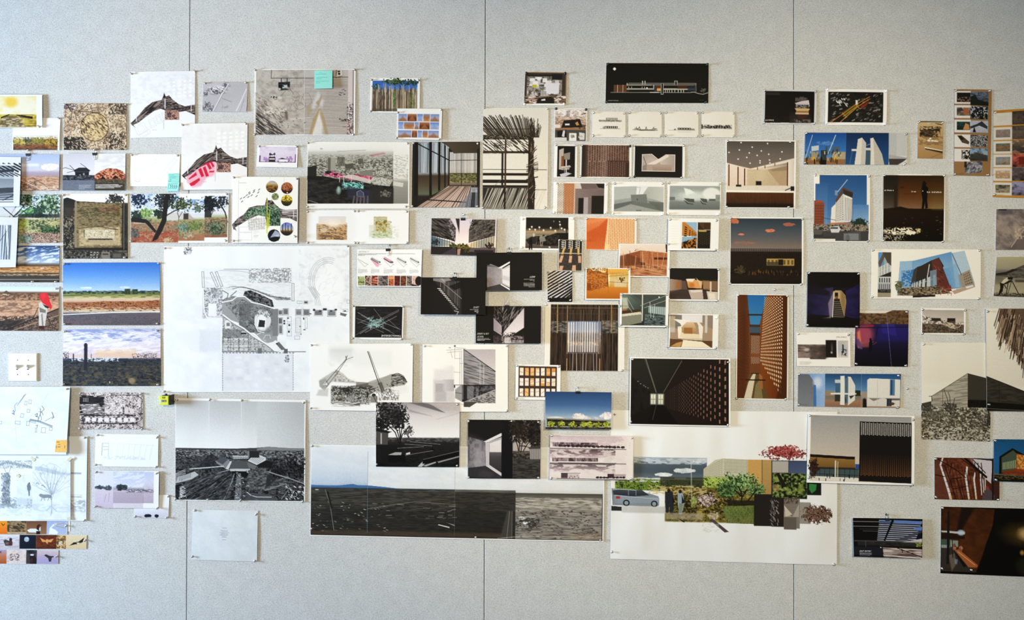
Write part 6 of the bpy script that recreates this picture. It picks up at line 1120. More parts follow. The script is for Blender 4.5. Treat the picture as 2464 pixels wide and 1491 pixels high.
p.g((1400,349,1514,425),['8a6c5e','957668','6a4a3c'],'h').w((1400,349,1514,425),['7a5c50','a08478'],8,8,a=.5).d((1410,349,1512,349,1512,388,1410,388),17,10,'1e1614',.5,.5,1).d((1410,388,1462,388,1462,425,1410,425),9,9,'241a17',.5,.5,1).f((1462,386,1514,425),'543a30').d((1464,388,1512,388,1512,424,1464,424),9,9,'a89288',.4,.35,1).f((1446,349,1462,425),'a48c80',.35,5).g((1400,349,1412,425),['241e1c','4a3a32'],'h',a=.95,e=4).f((1506,390,1514,425),'2a1e1a',.6,4)
p = mk('photo_print', 'crossed wall model print', 'print of a white model with crossing diagonals on black', 1524, 347, 1648, 428, bg=244, lift=3.5, quad=(1525,347,1648,348,1647,429,1523,427), pins=[(1526,350),(1645,350),(1528,426,'k'),(1640,426)])
p.f((1527,351,1642,427),'1c1a19').f([1545,372,1568,371,1584,384,1602,372,1624,372,1624,412,1545,412],'b8aaa2').g([1546,374,1566,374,1583,386,1565,402,1546,392],['b0a49c','d8ccc4'],'d').g([1602,374,1623,374,1623,396,1590,396,1586,388],['d4c8c0','b4a8a0'],'h').f([1556,396,1606,372,1610,376,1570,400],'e8dcd4').f([1555,396,1616,396,1616,410,1555,410],'b8a49a').g([1571,398,1616,397,1616,411,1571,411],['bca89e','a48e82']).l([1545,412,1545,372,1568,371,1584,384,1602,372,1624,372,1624,412,1545,412],'f0e8e2',1.4).l([1548,378,1555,396],'6a5c54',1.4).f([1546,400,1556,396,1556,410,1546,411],'988c84')
p = mk('photo_print', 'white block screen print', 'print of patterned screens beside a white block model', 1331, 437, 1463, 515, bg=245, lift=3.5, quad=(1332,438,1463,439,1461,515,1330,514), pins=[(1337,440,'w'),(1458,442,'w'),(1334,512,'w'),(1458,512,'w')])
p.f((1341,440,1357,515),'f0e4d4').d((1341,440,1357,440,1357,515,1341,515),5,18,'3a2a20',.5,.5,1).f((1357,440,1382,515),'b06c38').d((1358,440,1382,440,1382,515,1358,515),7,18,'f0dcc8',.45,.4,1).f((1382,440,1386,515),'d8b898',.7).f((1384,440,1454,515),'8a7a78').f([1384,440,1396,440,1400,453,1384,453],'d8ccc8').f([1396,440,1434,440,1440,452,1400,454],'7a6a68').f([1434,440,1454,440,1454,452,1440,450],'2a221e').g([1384,454,1454,454,1454,470,1426,470,1384,476],['928280','7c6c6a'],'h').f((1392,476,1405,515),'211d1b').f((1405,474,1416,515),'b4a8ac').f((1416,474,1426,515),'847674').f((1424,470,1454,515),'231f1c')
p = mk('photo_print', 'grey atrium print', 'print of a grey angular atrium with a bright ceiling', 1471, 437, 1599, 519, bg=245, lift=4, quad=(1472,437,1599,438,1598,519,1471,518), pins=[(1479,442),(1594,441),(1474,515,'w'),(1594,516,'w')])
p.g((1477,449,1597,509),['c4c8c6','a8acaa','8c908e']).f([1477,449,1532,447,1530,466,1516,476,1477,482],'bcc0be').f([1532,447,1560,447,1546,468,1530,468],'e8ecee').g([1562,449,1597,449,1597,487,1546,472],['b4b8b4','cdd0cc'],'h').f([1517,469,1555,467,1558,490,1520,490],'828683').f([1519,484,1586,491,1588,507,1540,497,1519,492],'787c79').f([1477,492,1520,484,1520,490,1477,507],'6e7270').f([1477,505,1519,492,1545,498,1597,509,1477,509],'a4a8a4').f([1558,484,1597,487,1597,509,1586,506],'6a6e6b',.8,2).l([1530,451,1540,450,1538,466],'aab0b4',1).f((1532,478,1534,482),'3a3c3b').f((1531,506,1543,507.4),'444').l([1477,449,1532,447],'f2f4f4',1.4)
p = mk('photo_print', 'vaulted white hall print', 'print of a soft white vaulted hall with two boat forms', 1605, 437, 1735, 518, bg=245, lift=4, quad=(1606,437,1735,438,1733,518,1604,517), pins=[(1609,441),(1731,442),(1609,515,'w'),(1729,516,'w')])
p.g((1611,447,1733,504),['a8aeac','a4aaa8','888e8c']).f(('e',1666,474,46,16),'c8cecc',.8,8).f([1645,452,1660,456,1672,464,1650,470],'f0f4f4',.95,2).f(('e',1712,466,22,15),'f4f6f6',.9,4).f(('e',1670,472,28,9),'e8eeec',.7,8).f((1611,484,1733,504),'767b79',.7,5).g((1611,488,1733,505),['8a908e','6a6f6d'],a=.6,e=4)
for x, y, w in ((1658,485,12),(1693,485,8)): p.f([x-w,y-8,x+w,y-6,x+w+1,y+2,x+w*.8,y+8,x-w*.4,y+6],'5c605e').l([x-w,y-6,x-w*.2,y+2,x+w,y+4],'b8bcba',1.2).l([x-w,y-2,x-w*.2,y+6],'3a3d3b',1.2)
p.f((1611,474,1624,482),'6a6f6d',.8,2).f((1706,478,1722,483),'5c605e',.9).f((1722,468,1733,480),'8a908e',.8,2)
# ================================================================== right side
p = mk('photo_print', 'starry ceiling lobby print', 'print of a lobby desk under a grey ceiling of spotlights', 1745, 337, 1915, 502, bg=251, lift=4, quad=(1746,337,1915,338,1913,502,1745,501), pins=[(1749,341),(1901,341),(1748,498),(1898,498)])
p.g((1748,340,1911,499),[(0,'6a635f'),(.3,'857a74'),(.42,'e8d8c4'),(.6,'d8c4a8'),(1,'3a2416')]).g([1748,340,1911,340,1911,381,1806,406,1748,392],['5c5652','7a706a','857a72']).f([1806,406,1911,380,1911,388,1806,409],'f6ece0',.9,2)
for x, y in ((1782,343),(1846,345),(1809,354),(1778,361),(1831,363),(1881,365),(1753,367),(1802,368),(1849,371),(1821,374),(1796,379),(1775,383),(1877,382),(1851,385),(1828,387),(1804,393),(1828,392),(1852,392)): p.f(('e',x,y,1.7,1.7),'fdfaf4',1,1.6)
p.g([1748,392,1806,408,1797,447,1748,450],['f2e4d8','e8d4c4']).f([1797,408,1895,408,1895,448,1797,448],'d0bca0').g([1797,410,1852,408,1878,446,1797,446],['d8c8ac','cdb898'],'d').f([1846,408,1895,399,1895,446,1876,446],'c0a888').f([1852,408,1896,398,1896,410,1858,412],'8a7a68',.5,2).g((1896,384,1911,455),['f0e8e0','e0d4cc'],'h').f(('e',1830,423,12,16),'dccbb0',.6,3)
for x, y in ((1753,396),(1775,402),(1791,406),(1895,390)): p.f((x-1.4,y,x+1.6,448),'6a3c24')
for x, y in ((1822,402),(1840,398),(1864,392)): p.f((x-1,y,x+1,y+7),'8a5a3c')
p.f([1747,449,1787,447,1895,447,1912,452,1911,462,1747,462],'e6dcd0').f([1747,458,1911,460,1911,464,1747,463],'f8f4ee').f((1818,436,1832,446),'241e1c').f((1770,445,1783,450),'2a2624').f((1903,448,1912,459),'241f1e').l([1890,458,1904,452],'2c2624',2)
p.g((1747,464,1910,499),['5a3418','4a2a14','241408']).w((1747,464,1910,499),['4a2a14','6a3e1c'],3,20,a=.4).f((1747,490,1910,499),'14100c',.7,4)
p = mk('photo_print', 'dusk building print', 'large print of a dark building at dusk with pink clouds', 1755, 522, 1933, 686, bg=251, lift=4, quad=(1756,522,1933,523,1932,686,1755,685), pins=[(1757,525),(1930,526),(1756,683),(1928,683)])
p.g((1757,525,1929,600),['35424e','4c5862','6a6a6e','937e72']).fo(1766,532,10,7,['d0704a','e8906a'],5,rag=.9,a=.85).fo(1853,555,12,4.5,['e07850','f0a078'],5,rag=.8,a=.9).fo(1898,539,14,4.5,['d87850','c07060'],5,rag=.9,a=.8).fo(1790,584,28,4,['c87858','a87064'],6,a=.55,rag=1.2).fo(1782,564,8,2,['d87850','e09070'],5)
p.f((1757,598,1929,683),'1e1510').d((1757,597,1929,597,1929,606,1757,606),70,1,'8a8480',.45,.9).f((1757,605,1929,607),'2a2422').w((1757,607,1929,683),['160f0a','2c1e12','1c140e'],10,6,a=.6).f((1844,622,1911,639),'b89a5c').d((1844,623,1911,623,1911,639,1844,639),7,1,'5a4a2c',.5,.7,0,.8).f((1872,624,1884,638),'1e1610').f((1845,630,1872,639),'4a4434',.8,2).f((1757,656,1929,659),'0e0a08').s((1800,652,1926,661),50,['b8822c','8a5c20','6a4418'],6,1.2,1.57,.1,.6).fo(1780,650,14,10,['4a4028','7a6a48'],2.5,hole=.25,a=.7).f((1757,674,1929,683),'15100c')
p = mk('photo_print', 'tall brick shaft print', 'tall print of a brick light shaft against blue sky', 1770, 707, 1897, 961, bg=251, lift=4, quad=(1772,707,1897,709,1895,962,1770,960), pins=[(1774,710),(1894,710),(1772,958),(1892,958)])
p.f((1773,709,1894,958),'6a3a18').f([1795,709,1843,709,1826,782,1803,782],'2c78b0').g([1795,709,1843,709,1826,782,1803,782],['2470b0','4a90bc'],a=.9).g([1773,709,1796,709,1806,800,1806,898,1790,958,1773,958],['6a3818','5a2e14','7a4420'],'h').d((1774,740,1800,760,1802,900,1774,930),7,22,'4a2410',.5,.4,1,.7).f([1800,782,1830,782,1830,898,1804,898],'7a4826').d((1806,806,1827,806,1827,875,1806,875),8,20,'d8c8b8',.45,.45,1).f((1806,850,1828,858),'8a5028').f((1802,780,1832,786),'4a3424').f([1797,755,1842,754,1842,758,1797,759],'3a2a20').f((1803,800,1830,806),'4a2c18').f((1803,786,1830,800),'2a6a9c',.6)
p.g([1843,709,1894,709,1894,958,1850,958,1830,900,1828,780],['8a4c1c','7a3e14','5a2c10'],'h').d((1838,712,1884,709,1882,958,1828,868),14,26,'f2e2c4',.5,.46,1,1).f([1884,709,1894,709,1894,958,1868,958,1884,900],'4c280e',.85,3).f([1773,709,1796,709,1798,726,1773,750],'5a3014',.5,4).f([1802,900,1830,896,1850,958,1790,958],'6a5030').f([1800,920,1812,898,1818,898,1808,958,1790,958],'d8ccb4').f([1818,925,1828,912,1836,958,1814,958],'8a7c54').f([1826,896,1834,905,1836,935,1828,935],'a86c3c').f((1793,912,1842,915),'2c1c10').l([1808,898,1826,898],'2c1c10',2)
p = mk('photo_print', 'dark brick corridor print', 'large dark print of a brick screened corridor with end door', 1514, 859, 1758, 1026, bg=251, lay=2, lift=4, quad=(1516,859,1757,862,1757,1026,1514,1022), pins=[(1520,864),(1752,868),(1518,1017),(1752,1021)])
p.f((1517,862,1754,1023),'14100e').g([1517,862,1640,862,1594,946,1565,946,1517,905],['2e2c28','1c1a17'],'d').w([1517,905,1564,944,1564,980,1517,1005],['12100e','24221f','1a1815'],5,30,a=.8).f([1640,862,1754,862,1754,1023,1634,1023,1596,972,1595,945],'201410')
p.d((1606,938,1753,845,1753,1030,1606,984),38,9,'b0887c',.26,.5,1,.9,cf=lambda u,v:(.30+.42*u,.26+.28*u,.25+.23*u)).d((1597,946,1608,937,1608,984,1597,974),7,11,'5a5450',.4,.35,1,.6)
p.f([1548,862,1554,862,1580,945,1577,945],'4a4640').l([1640,866,1596,944],'6a665e',1.6).l([1552,862,1578,944],'8a867c',1.2).f((1564,948,1596,974),'8a8878').d((1565,949,1595,949,1595,974,1565,974),5,2,'e8eadc',.7,.8).f((1578,946,1582,976),'1c1a17').g((1564,947,1598,976),['f4f6e8','b8baa8'],a=.35,e=4).f([1568,976,1596,976,1632,1022,1560,1022],'0c0a09').l([1578,976,1570,1012],'4a4840',1.4)
for x, y in ((1540,924),(1548,928),(1552,931),(1558,934),(1534,918)): p.f(('e',x,y,1.6,1),'a8a698',.9)
p = mk('collage_print', 'big garden street collage', 'very big cream sheet with a garden, street and car collage', 1469, 988, 2014, 1358, bg='f4f5f7', lay=0, lift=4, wave=4.5, base=.0012, quad=(1470,986,2014,990,2013,1358,1468,1343), pins=[(1478,998),(1473,1340),(2007,1356)], cat='collage')
X0,Y0=1524,1100
p.g((1524,1104,1700,1156),['b0bccb','54626e','4a5864','6a7884'],a=.95).n((1524,1104,1700,1120),'d4dce4',26,6,th=.5,a=.8).fo(1595,1146,26,5,['d8dee6','f4f6f8'],6,rag=.7).fo(1645,1136,26,7,['c8d0d8','eef0f4'],6,rag=.8).fo(1682,1112,18,6,['b8c4d0','e0e6ec'],6,rag=.9).fo(1540,1160,36,5,['d8e0e8','f2f4f6'],6,rag=.7)
p.f([1692,1131,1720,1108,1740,1104,1798,1106,1798,1158,1692,1158],'cfcbb6').d((1694,1130,1738,1104,1738,1150,1694,1156),16,9,'9a9684',.6,.3).d((1742,1106,1798,1106,1798,1140,1742,1140),20,10,'8a8674',.45,.45).f((1798,1106,1832,1196),'d0a864').g((1832,1106,1856,1192),['c0a068','b4935c']).f((1832,1106,1833,1192),'2a241c')
p.f((1855,1107,1941,1200),'2e3034').f((1857,1109,1896,1137),'bab6b0').g((1897,1109,1941,1150),['4a5878','5a6884']).w((1858,1138,1941,1198),['121410','2c3420','6a8438','a8b46c'],9,8,a=.9).f([1866,1140,1874,1138,1892,1168,1884,1172],'201e18').f(('e',1926,1176,7,12),'8a9a44',.8,4).f(('e',1867,1174,9,8),'c8a070',.6,4)
p.f((1941,1158,1975,1190),'1c201c').f([1946,1162,1964,1164,1962,1178,1952,1186,1946,1176],'3f8a4c')
p.fo(1890,1090,54,14,['5a2020','984044','c07468'],3,rag=1.5).fo(1884,1080,36,10,['6a2426','a44a4c','cc8478'],3,rag=1.5)
p.w((1480,1158,1700,1186),['2c3a18','5a7030','9ab048','3a4820'],8,6,e=3).n((1480,1154,1600,1166),'e8ecf0',14,4,th=.55,a=.8).f((1588,1152,1694,1176),'33352a',.75,3).f((1622,1152,1650,1158),'6a6a60',.8).w((1692,1150,1800,1190),['6a8a30','a8c050','d0dc88','486020'],8,8,e=5)
p.w((1600,1176,1816,1262),['3a3018','8a7a38','5a5a24','b09a58'],9,7,e=4).n((1560,1172,1700,1196),'d8c490',10,4,th=.5,a=.8).n((1600,1190,1760,1240),'221c10',7,5,th=.56,a=.75).fo(1700,1206,24,16,['6a5450','b8a4a0','e0d4d0'],2.5).fo(1686,1244,12,10,['8a7a3c','b8aa58'],3).fo(1716,1246,14,9,['a8987c','d8ccb4'],3)
p.fo(1782,1164,46,26,['24361e','4c6a3c','86a468','b8cc98'],3,rag=1.7,hole=.05).fo(1750,1180,26,20,['22341c','48663a','7a9a5c'],3,rag=1.6).fo(1820,1180,24,14,['2a4024','5a7a48','9ab47c'],3,rag=1.6)
for k in ([1784,1210,1784,1190,1776,1172],[1784,1200,1796,1180],[1800,1206,1812,1190,1818,1180],[1784,1196,1768,1182]): p.l(k,'1e1a12',3)
p.f((1750,1206,1816,1220),'1c1812',.8,3).g([1738,1222,1816,1218,1816,1264,1748,1262],['7a8a48','5c6c38','8a7a50']).w([1738,1222,1816,1218,1816,1264,1748,1262],['4a5a2c','8a9a58','6a6a3c'],3,8,a=.7)
p.f((1814,1190,1856,1268),'2a2420').f((1856,1198,1886,1269),'2c241f').s((1854,1205,1872,1264),30,'d8d8d0',8,.9,1.2,.6,.8).f((1886,1199,1924,1272),'8a8078').f([1886,1230,1906,1245,1924,1208,1924,1244,1886,1244],'b0a89c').f([1886,1216,1906,1238,1890,1244],'d0c8bc').f((1886,1245,1916,1275),'6e665c').n((1886,1199,1920,1212),'4a4038',4,3,th=.5,a=.8).f((1922,1208,1950,1260),'8a8276',.8)
p.fo(1964,1236,34,22,['2a1c16','6a4c40','9a7c6c','4a342a'],3,rag=1.2).s((1980,1225,1996,1256),14,['4a342a','7a5c4c'],4,3,.5,1)
p.f([1471,1182,1500,1184,1515,1186,1530,1186,1560,1193,1584,1200,1586,1222,1580,1226,1474,1224],'8c96a4').g([1474,1188,1490,1185,1545,1186,1562,1198,1520,1202,1476,1198],['4a525c','2e343c']).f([1478,1200,1586,1204,1586,1218,1480,1220],'98a2ae').l([1480,1200,1584,1207],'c0c8d0',1.4).f(('e',1507,1218,8,8),'20242a').f(('e',1507,1218,5,5),'9aa2aa').f(('e',1574,1219,8,8),'20242a').f(('e',1574,1219,5,5),'9aa2aa').f((1482,1202,1492,1208),'b03a3c').l([1474,1184,1530,1186],'c8d0d8',1.4).f([1471,1226,1496,1228,1496,1238,1471,1238],'33363a').f((1496,1225,1602,1242),'c8c6c4',.8,3)
for l in (1512,1530): p.l([l,1187,l,1199],'8c96a4',1.4)
p.f([1600,1188,1618,1188,1622,1212,1618,1244,1612,1244,1611,1218,1607,1240,1602,1240,1600,1214],'2a3038').f(('e',1609,1186,4,5),'2a2018').f([1618,1200,1625,1214,1618,1216],'221c1c').f([1630,1190,1642,1190,1647,1214,1640,1244,1634,1243,1630,1214],'a0b0bc').f(('e',1636,1187,4,4.6),'33261e').f([1640,1196,1648,1214,1640,1218],'1e2430').f([1634,1216,1644,1216,1640,1240,1632,1240],'8a9484').l([1630,1252,1646,1262],'2a2622',3).f((1602,1240,1690,1256),'bab0a8',.6,4)
p.f([1708,1256,1716,1254,1754,1284,1744,1286],'5a4c54').n((1690,1262,1730,1286),'c8ccbc',8,4,th=.6,a=.5).l([1662,1110,1664,1220],'d8d8d4',2.4,.6).fo(1668,1210,8,14,['7a8a4c','b8b878'],3).f((1469,1152,1480,1166),'efefee').l([1524,1104,1700,1104],'a8b0b8',.8)
p = mk('photo_print', 'layered stack print', 'black print of a stacked material tower titled layered', 1837, 215, 1965, 300, bg='dcdce0', lift=3.5, quad=(1838,215,1965,217,1963,300,1836,299), pins=[(1839,218),(1962,220),(1838,297),(1960,297)])
p.f((1840,219,1960,296),'17110f').f((1842,222,1876,229),'34302f',.9).g((1900,270,1952,296),['2a2220','4a4240'],a=.7,e=6).n((1840,280,1900,296),'2a2424',10,5,th=.5,a=.6)
for i in range(18): x=1914+i*1.6; p.l([x,243,x+_rs.uniform(-1,1),236-_rs.uniform(0,6 if 5<i<13 else 2)],'8a8484',.9)
p.f([1912,248,1928,243,1946,240,1948,252,1918,252],'d8ccd0').f((1915,250,1948,256),'c4b8be').f((1916,252,1946,260),'3a3836').n((1914,250,1946,262),'a8a4a0',4,3,th=.52,a=.8).f([1912,260,1949,261,1946,266,1947,276,1915,275,1916,266],'c8a468').f((1914,262,1948,265),'d8bc90').f((1914,268.5,1947,270),'3a2c1c').f((1914,271,1946,275),'d0b4a0').f([1915,276,1947,276,1934,288,1924,287],'4a2c20').n((1912,288,1952,296),'8a8480',5,4,th=.52,a=.8)
p.k('[LAYERED]',1842,291.6,3,'e8e6e4',0,'l',1.0)
p = mk('photo_print', 'night city plan print', 'white bordered dark city aerial with an orange highlighted block', 1985, 214, 2134, 302, bg=251, lift=4, pk='w', quad=(1986,214,2134,216,2132,302,1984,301), pins=[(1989,217),(2131,218),(1988,298),(2129,299)])
p.f((1992,221,2125,295),'1e1c19').w((1992,221,2125,295),['141311','2c2a26','1c1a17'],12,8,a=.7).s((1998,224,2122,292),150,['6a6864','3a3834','8a8884','2a2824','a8a6a2'],5,2.6,-.5,.25,.85).s((2010,236,2040,256),16,['e4e2de','c8c6c2'],4,2.2,.8,.2)
p.f([2026,272,2062,246,2068,250,2036,282],'6a6020',.8,2).l([2000,295,2058,252,2092,232],'d8802c',1.6).l([2022,295,2062,258,2088,240],'e8a04c',1.4).l([2030,280,2064,254],'c8b430',1.2).l([2026,272,2036,282],'d8902c',1.4).l([2058,252,2068,262],'d8902c',1.4).f((2058,241,2063,252),'e8e4e0').f([2070,256,2092,242,2086,252,2074,262],'a83c1c',.8,1.5).l([2075,262,2125,275],'5a3428',1.4)
p = mk('photo_print', 'white towers strip', 'wide print of white concrete towers against deep blue sky', 1934, 318, 2182, 397, bg='dedede', lift=4, quad=(1936,318,2182,319,2181,397,1933,396), pins=[(1938,321),(2179,322),(1936,393),(2177,395)])
p.g((1935,319,2034,397),['1f549c','3a78bc','8aa8c4']).f((1935,381,2034,397),'9a7450').fo(1985,345,20,5,['6a98cc','a0c0e0'],6,a=.6).l([1953,325,1938,380],'c8d0d8',1.4).l([2009,325,1992,370],'d8dce0',1.8)
for x, y, w in ((1951,350,18),(2002,352,17)): p.f([x,y+3,x+w,y,x+w,y+12,x+1,y+15],'c8d0d4' if x<1980 else '5a6878').l([x+6,y+14,x+6,y+30],'2a2c30',1.2)
p.f((1951,366,1968,386),'a89c88').f((1985,352,1990,372),'4a5850',.8).f((1974,362,1988,394),'3a4248').f((2002,366,2034,384),'b8a88c').s((1936,362,2034,386),26,['2a3424','4a5a4c','d8d0c0'],6,1.8,1.57,.2).f((1954,378,1960,386),'d8b030').f((2006,378,2012,386),'d8b030').s((1940,380,2030,397),16,['1c1814','3a2c20'],8,2.4,1.57,.1).f((1974,386,1988,397),'14120f')
p.g((2034,319,2138,397),['16345c','20487c','2a5a90']).f([2063,335,2073,331,2083,344,2082,397,2056,397],'cfcac4').f([2063,335,2073,331,2071,397,2056,397],'e4dfd8').f([2093,333,2100,331,2119,366,2122,372,2128,397,2094,397],'c8c2ba').f([2093,333,2100,331,2104,397,2094,397],'e6e0d8').f((2083,363,2094,397),'4a6478').f((2048,359,2064,364),'e6e2da').f((2082,356,2094,362),'dcd6ce').l([2050,364,2044,397],'5a7890',1.4).l([2084,350,2094,346],'c8c8c8',1)
p.f((2138,319,2158,375),'c4c6c8').f((2158,319,2182,375),'ccced0').f([2138,372,2182,379,2182,382,2138,381],'b4b4b6').f([2138,382,2182,382,2164,397,2140,397],'4c4644').f([2160,397,2182,384,2182,397],'dcdad8')
p = mk('collage_print', 'highrise collage', 'print of a white high-rise with crane on a blue sky collage', 1957, 419, 2093, 583, bg='f8f5f1', lift=4, quad=(1958,419,2093,420,2092,583,1956,582), pins=[(1961,422),(2090,423),(1959,579),(2088,580)], cat='collage')
p.g((1971,421,2085,580),['2c5c94','4a7cb4','8aacd0'],'v').g((1961,442,1990,575),['3a6ca4','8aacd0'],a=1).g((2064,421,2085,490),['2a5a90','4a78ac'],a=.8).g((2052,492,2090,560),['5c8cc4','b8d0e4'],a=.95)
p.f([1958,483,1976,482,1983,490,1982,545,1958,545],'94543c').d((1960,492,1981,492,1981,538,1960,538),6,7,'6a3424',.45,.6).f([1966,482,1976,482,1980,487,1960,488],'a85c44').l([2038,432,2014,462],'c8d4dc',1.6).f((2008,458,2014,470),'a8b4bc',.7)
p.f([2010,485,2028,452,2030,460,2030,535,2008,537],'e0dcd8').d((2010,490,2028,468,2030,530,2009,534),6,12,'6a6c70',.35,.5).f([2030,468,2050,476,2049,533,2030,535],'f0ece8').d((2031,472,2050,478,2049,532,2031,534),5,1,'55585c',.3,.95).f([2009,482,2028,450,2052,462,2050,476,2028,466,2011,488],'6a4c48').f([2028,455,2052,464,2050,476,2028,466],'3a3634').f([2000,500,2010,490,2009,537,1998,540],'ece8e4').f((1994,536,2050,542),'c87850',.8,2).fo(2068,536,20,10,['1e3028','3a5044'],3).w((1957,540,2090,562),['2a2826','8a7a68','c8b49c','4a4440'],8,4,a=.9).l([1976,524,2010,530],'3a4450',1)
p.f((1958,556,2090,580),'4c4a4c').f([1996,546,2018,544,2022,552,2018,560,2000,560],'d8d8da').f((1998,547,2016,551),'4a5058').f([2040,560,2070,556,2072,580,2040,580],'5a5c60').f(('e',2040,573,5,8),'1c1c1e').f((2030,562,2066,578),'a8aab0',.6,2).f([1958,552,1980,554,1976,566,1958,566],'66605c').f((1982,571,2010,577),'3a383a',.8).f((1958,575,2010,583),'ece9e4').f((1958,565,1982,572),'3a3838',.7)
p = mk('photo_print', 'dark figure projection print', 'dark brown print of a standing silhouette and projected white letters', 2123, 419, 2274, 583, bg=251, lift=4, quad=(2124,419,2274,420,2272,583,2122,582), pins=[(2126,422),(2271,422),(2125,580),(2269,581)])
p.f((2125,422,2271,581),'160c06').g((2125,422,2271,502),['33200f','52300f','6a4220','8a6a4c']).g((2125,422,2160,504),['1e1c16','2c2820','5a5248'],a=.9,e=6).f((2150,446,2158,500),'2a1a0c',.7,4).g((2240,422,2271,505),['3a2412','5c4424','9a8448'],a=.6,e=10).f((2165,449,2174,453),'3a1408',.8,2).f((2174,465,2206,468),'5a2c10',.8,2).f([2125,503,2150,500,2165,497,2185,502,2230,505,2271,508,2271,515,2125,512],'1a0e07',1,2).g((2125,506,2271,581),['241408','1a0f08','100a06'])
p.f([2219,441,2223,435,2228,440,2227,446,2233,452,2231,464,2230,480,2232,500,2226,502,2225,486,2222,502,2217,502,2219,480,2216,462,2217,450],'0c0b0c',1,1.4).fo(2222,440,4,5,['0c0a0a','14100e'],4,rag=.3)
p.n(('e',2168,556,46,9),'f4ecd4',5,3.5,th=.58,a=1,sh=9,e=4).n(('e',2140,570,40,14),'c8c0a8',4,3,th=.64,a=.8,sh=9,e=6).s((2150,520,2268,572),26,['5a4c38','3a2e20','8a7c64'],5,1.2,.1,.5,.7).fo(2150,561,6,4,['f4e8d0','fffaf0'],3).fo(2190,560,16,5,['e8dcc0','fffaf0'],3,rag=1.4).fo(2211,555,5,5,['c8b878','f4ecc8'],3)
p.k('es these a',2126.5,459.5,3.8,'fbf8f0',0,'l',1.05).k('h no',2192,462.5,4.0,'fffcf4',0,'l',1.05).k('a',2218,460.5,4,'fffcf4').k('to inhibit',2229,463.5,4.0,'fffcf4',0,'l',1.75)
p = mk('photo_print', 'tan desert plan print', 'small tan aerial print of stones and a long wall', 2207, 291, 2270, 382, bg='c8a880', lift=3, quad=(2208,291,2270,292,2268,382,2207,381), pins=[(2210,294),(2267,295)])
p.g(None,['d0b890','c4a478','b08c5c']).n((2212,304,2262,330),'3a2c1c',6,3,th=.52,a=.9,rot=.2).n((2208,328,2269,350),'8a6c48',10,5,th=.5,a=.6).s((2236,296,2262,316),18,['2c2418','5a4c38'],8,1.8,.05,.1).f([2214,314,2238,310,2252,322,2240,330,2212,326],'3c3020',.7,3).f((2230,295,2250,299),'e0d0b0',.7).f([2224,354,2269,362,2269,368,2224,360],'efe4cc').f([2224,357,2269,364,2269,369,2225,360],'4a3a28').s((2222,330,2258,346),7,'f4ecdc',3,3).l([2212,340,2230,350,2250,345,2269,350],'8a7050',.9).l([2240,380,2269,368],'8a6c48',1).f((2208,291,2270,294),'5a4c3c',.8).fo(2218,322,6,4,['2a2014','4a3c2c'],2.5)
def thumb(p, x0, y0, x1, y1, cols, sx=5, sy=3):
    p.g((x0,y0,x1,y1),cols); p.w((x0,y0,x1,y1),[cols[-1],cols[len(cols)//2],cols[0]],sx*2,sy*2,a=.55)
p = mk('photo_sheet', 'brown contact sheet', 'brown card with two columns of mounted landscape photos, left one', 2294, 214, 2386, 424, bg='a07c54', lift=4, quad=(2295,215,2386,216,2382,424,2294,422), pins=[(2297,217),(2380,217),(2296,421),(2378,421)], cat='photo sheet')
for i, y in enumerate((218,253,288,324,359)):
    p.f((2295,y,2335,y+31),'e8e4e2')
    y1=y+31
p.f((2301,222,2334,245),'1c1e18'); p.n((2301,232,2334,245),'8a6a60',5,3,th=.6); thumb(p,2334,220,2378,252,['7a86a4','5a6474','23281f']); p.f([2334,232,2345,226,2352,238,2378,246,2378,254,2334,252],'1a1e16',.9)
thumb(p,2301,258,2334,278,['c8c0b8','7a6a5c','5a4c40']); p.f((2317,259,2329,276),'a86c48'); p.f([2301,262,2312,258,2318,266,2301,270],'4a4038'); thumb(p,2334,255,2377,286,['a8b4cc','c8ccd4','1e2018']); p.n((2334,255,2377,286),'14160f',5,5,th=.5,a=.95); p.f((2362,258,2365,285),'14160f')
thumb(p,2301,293,2333,313,['2c6478','24382c','1e2018']); p.f([2316,312,2322,296,2330,300,2332,313],'c8925c'); thumb(p,2334,290,2378,319,['b0b4c4','c8c8d4','a8a8bc']); p.f([2334,304,2350,298,2362,291,2377,304,2376,310,2356,302,2334,310],'3a3c44'); p.f([2340,318,2343,304,2348,318],'14140f')
p.f([2302,327,2312,326,2332,342,2330,348,2314,344],'5a5040'); p.f([2304,328,2312,328,2320,336,2312,338],'2a2418'); p.w((2334,325,2377,353),['1e1e22','5a5a60','d8d8dc','2c2c30'],4,3)
p.f((2313,362,2334,384),'20201c'); p.n((2313,362,2334,384),'d8d8d4',4,4,th=.55); thumb(p,2334,357,2378,386,['6a9cd0','b0bcc8','3a342c']); p.f([2334,372,2350,368,2378,374,2378,388,2334,388],'33302a',.8,3)
p.w([2322,392,2366,388,2365,415,2345,418,2322,420],['4c4c54','8a8a94','b4b4bc'],10,6,rot=-.8); p.f((2320,390,2326,404),'2a2018',.9)
p = mk('photo_sheet', 'ochre contact sheet', 'ochre card with two columns of mounted landscape photos, right one', 2389, 263, 2510, 476, bg='c8923c', lift=4, quad=(2390,266,2510,259,2510,478,2388,474), pins=[(2393,268),(2392,470)], cat='photo sheet')
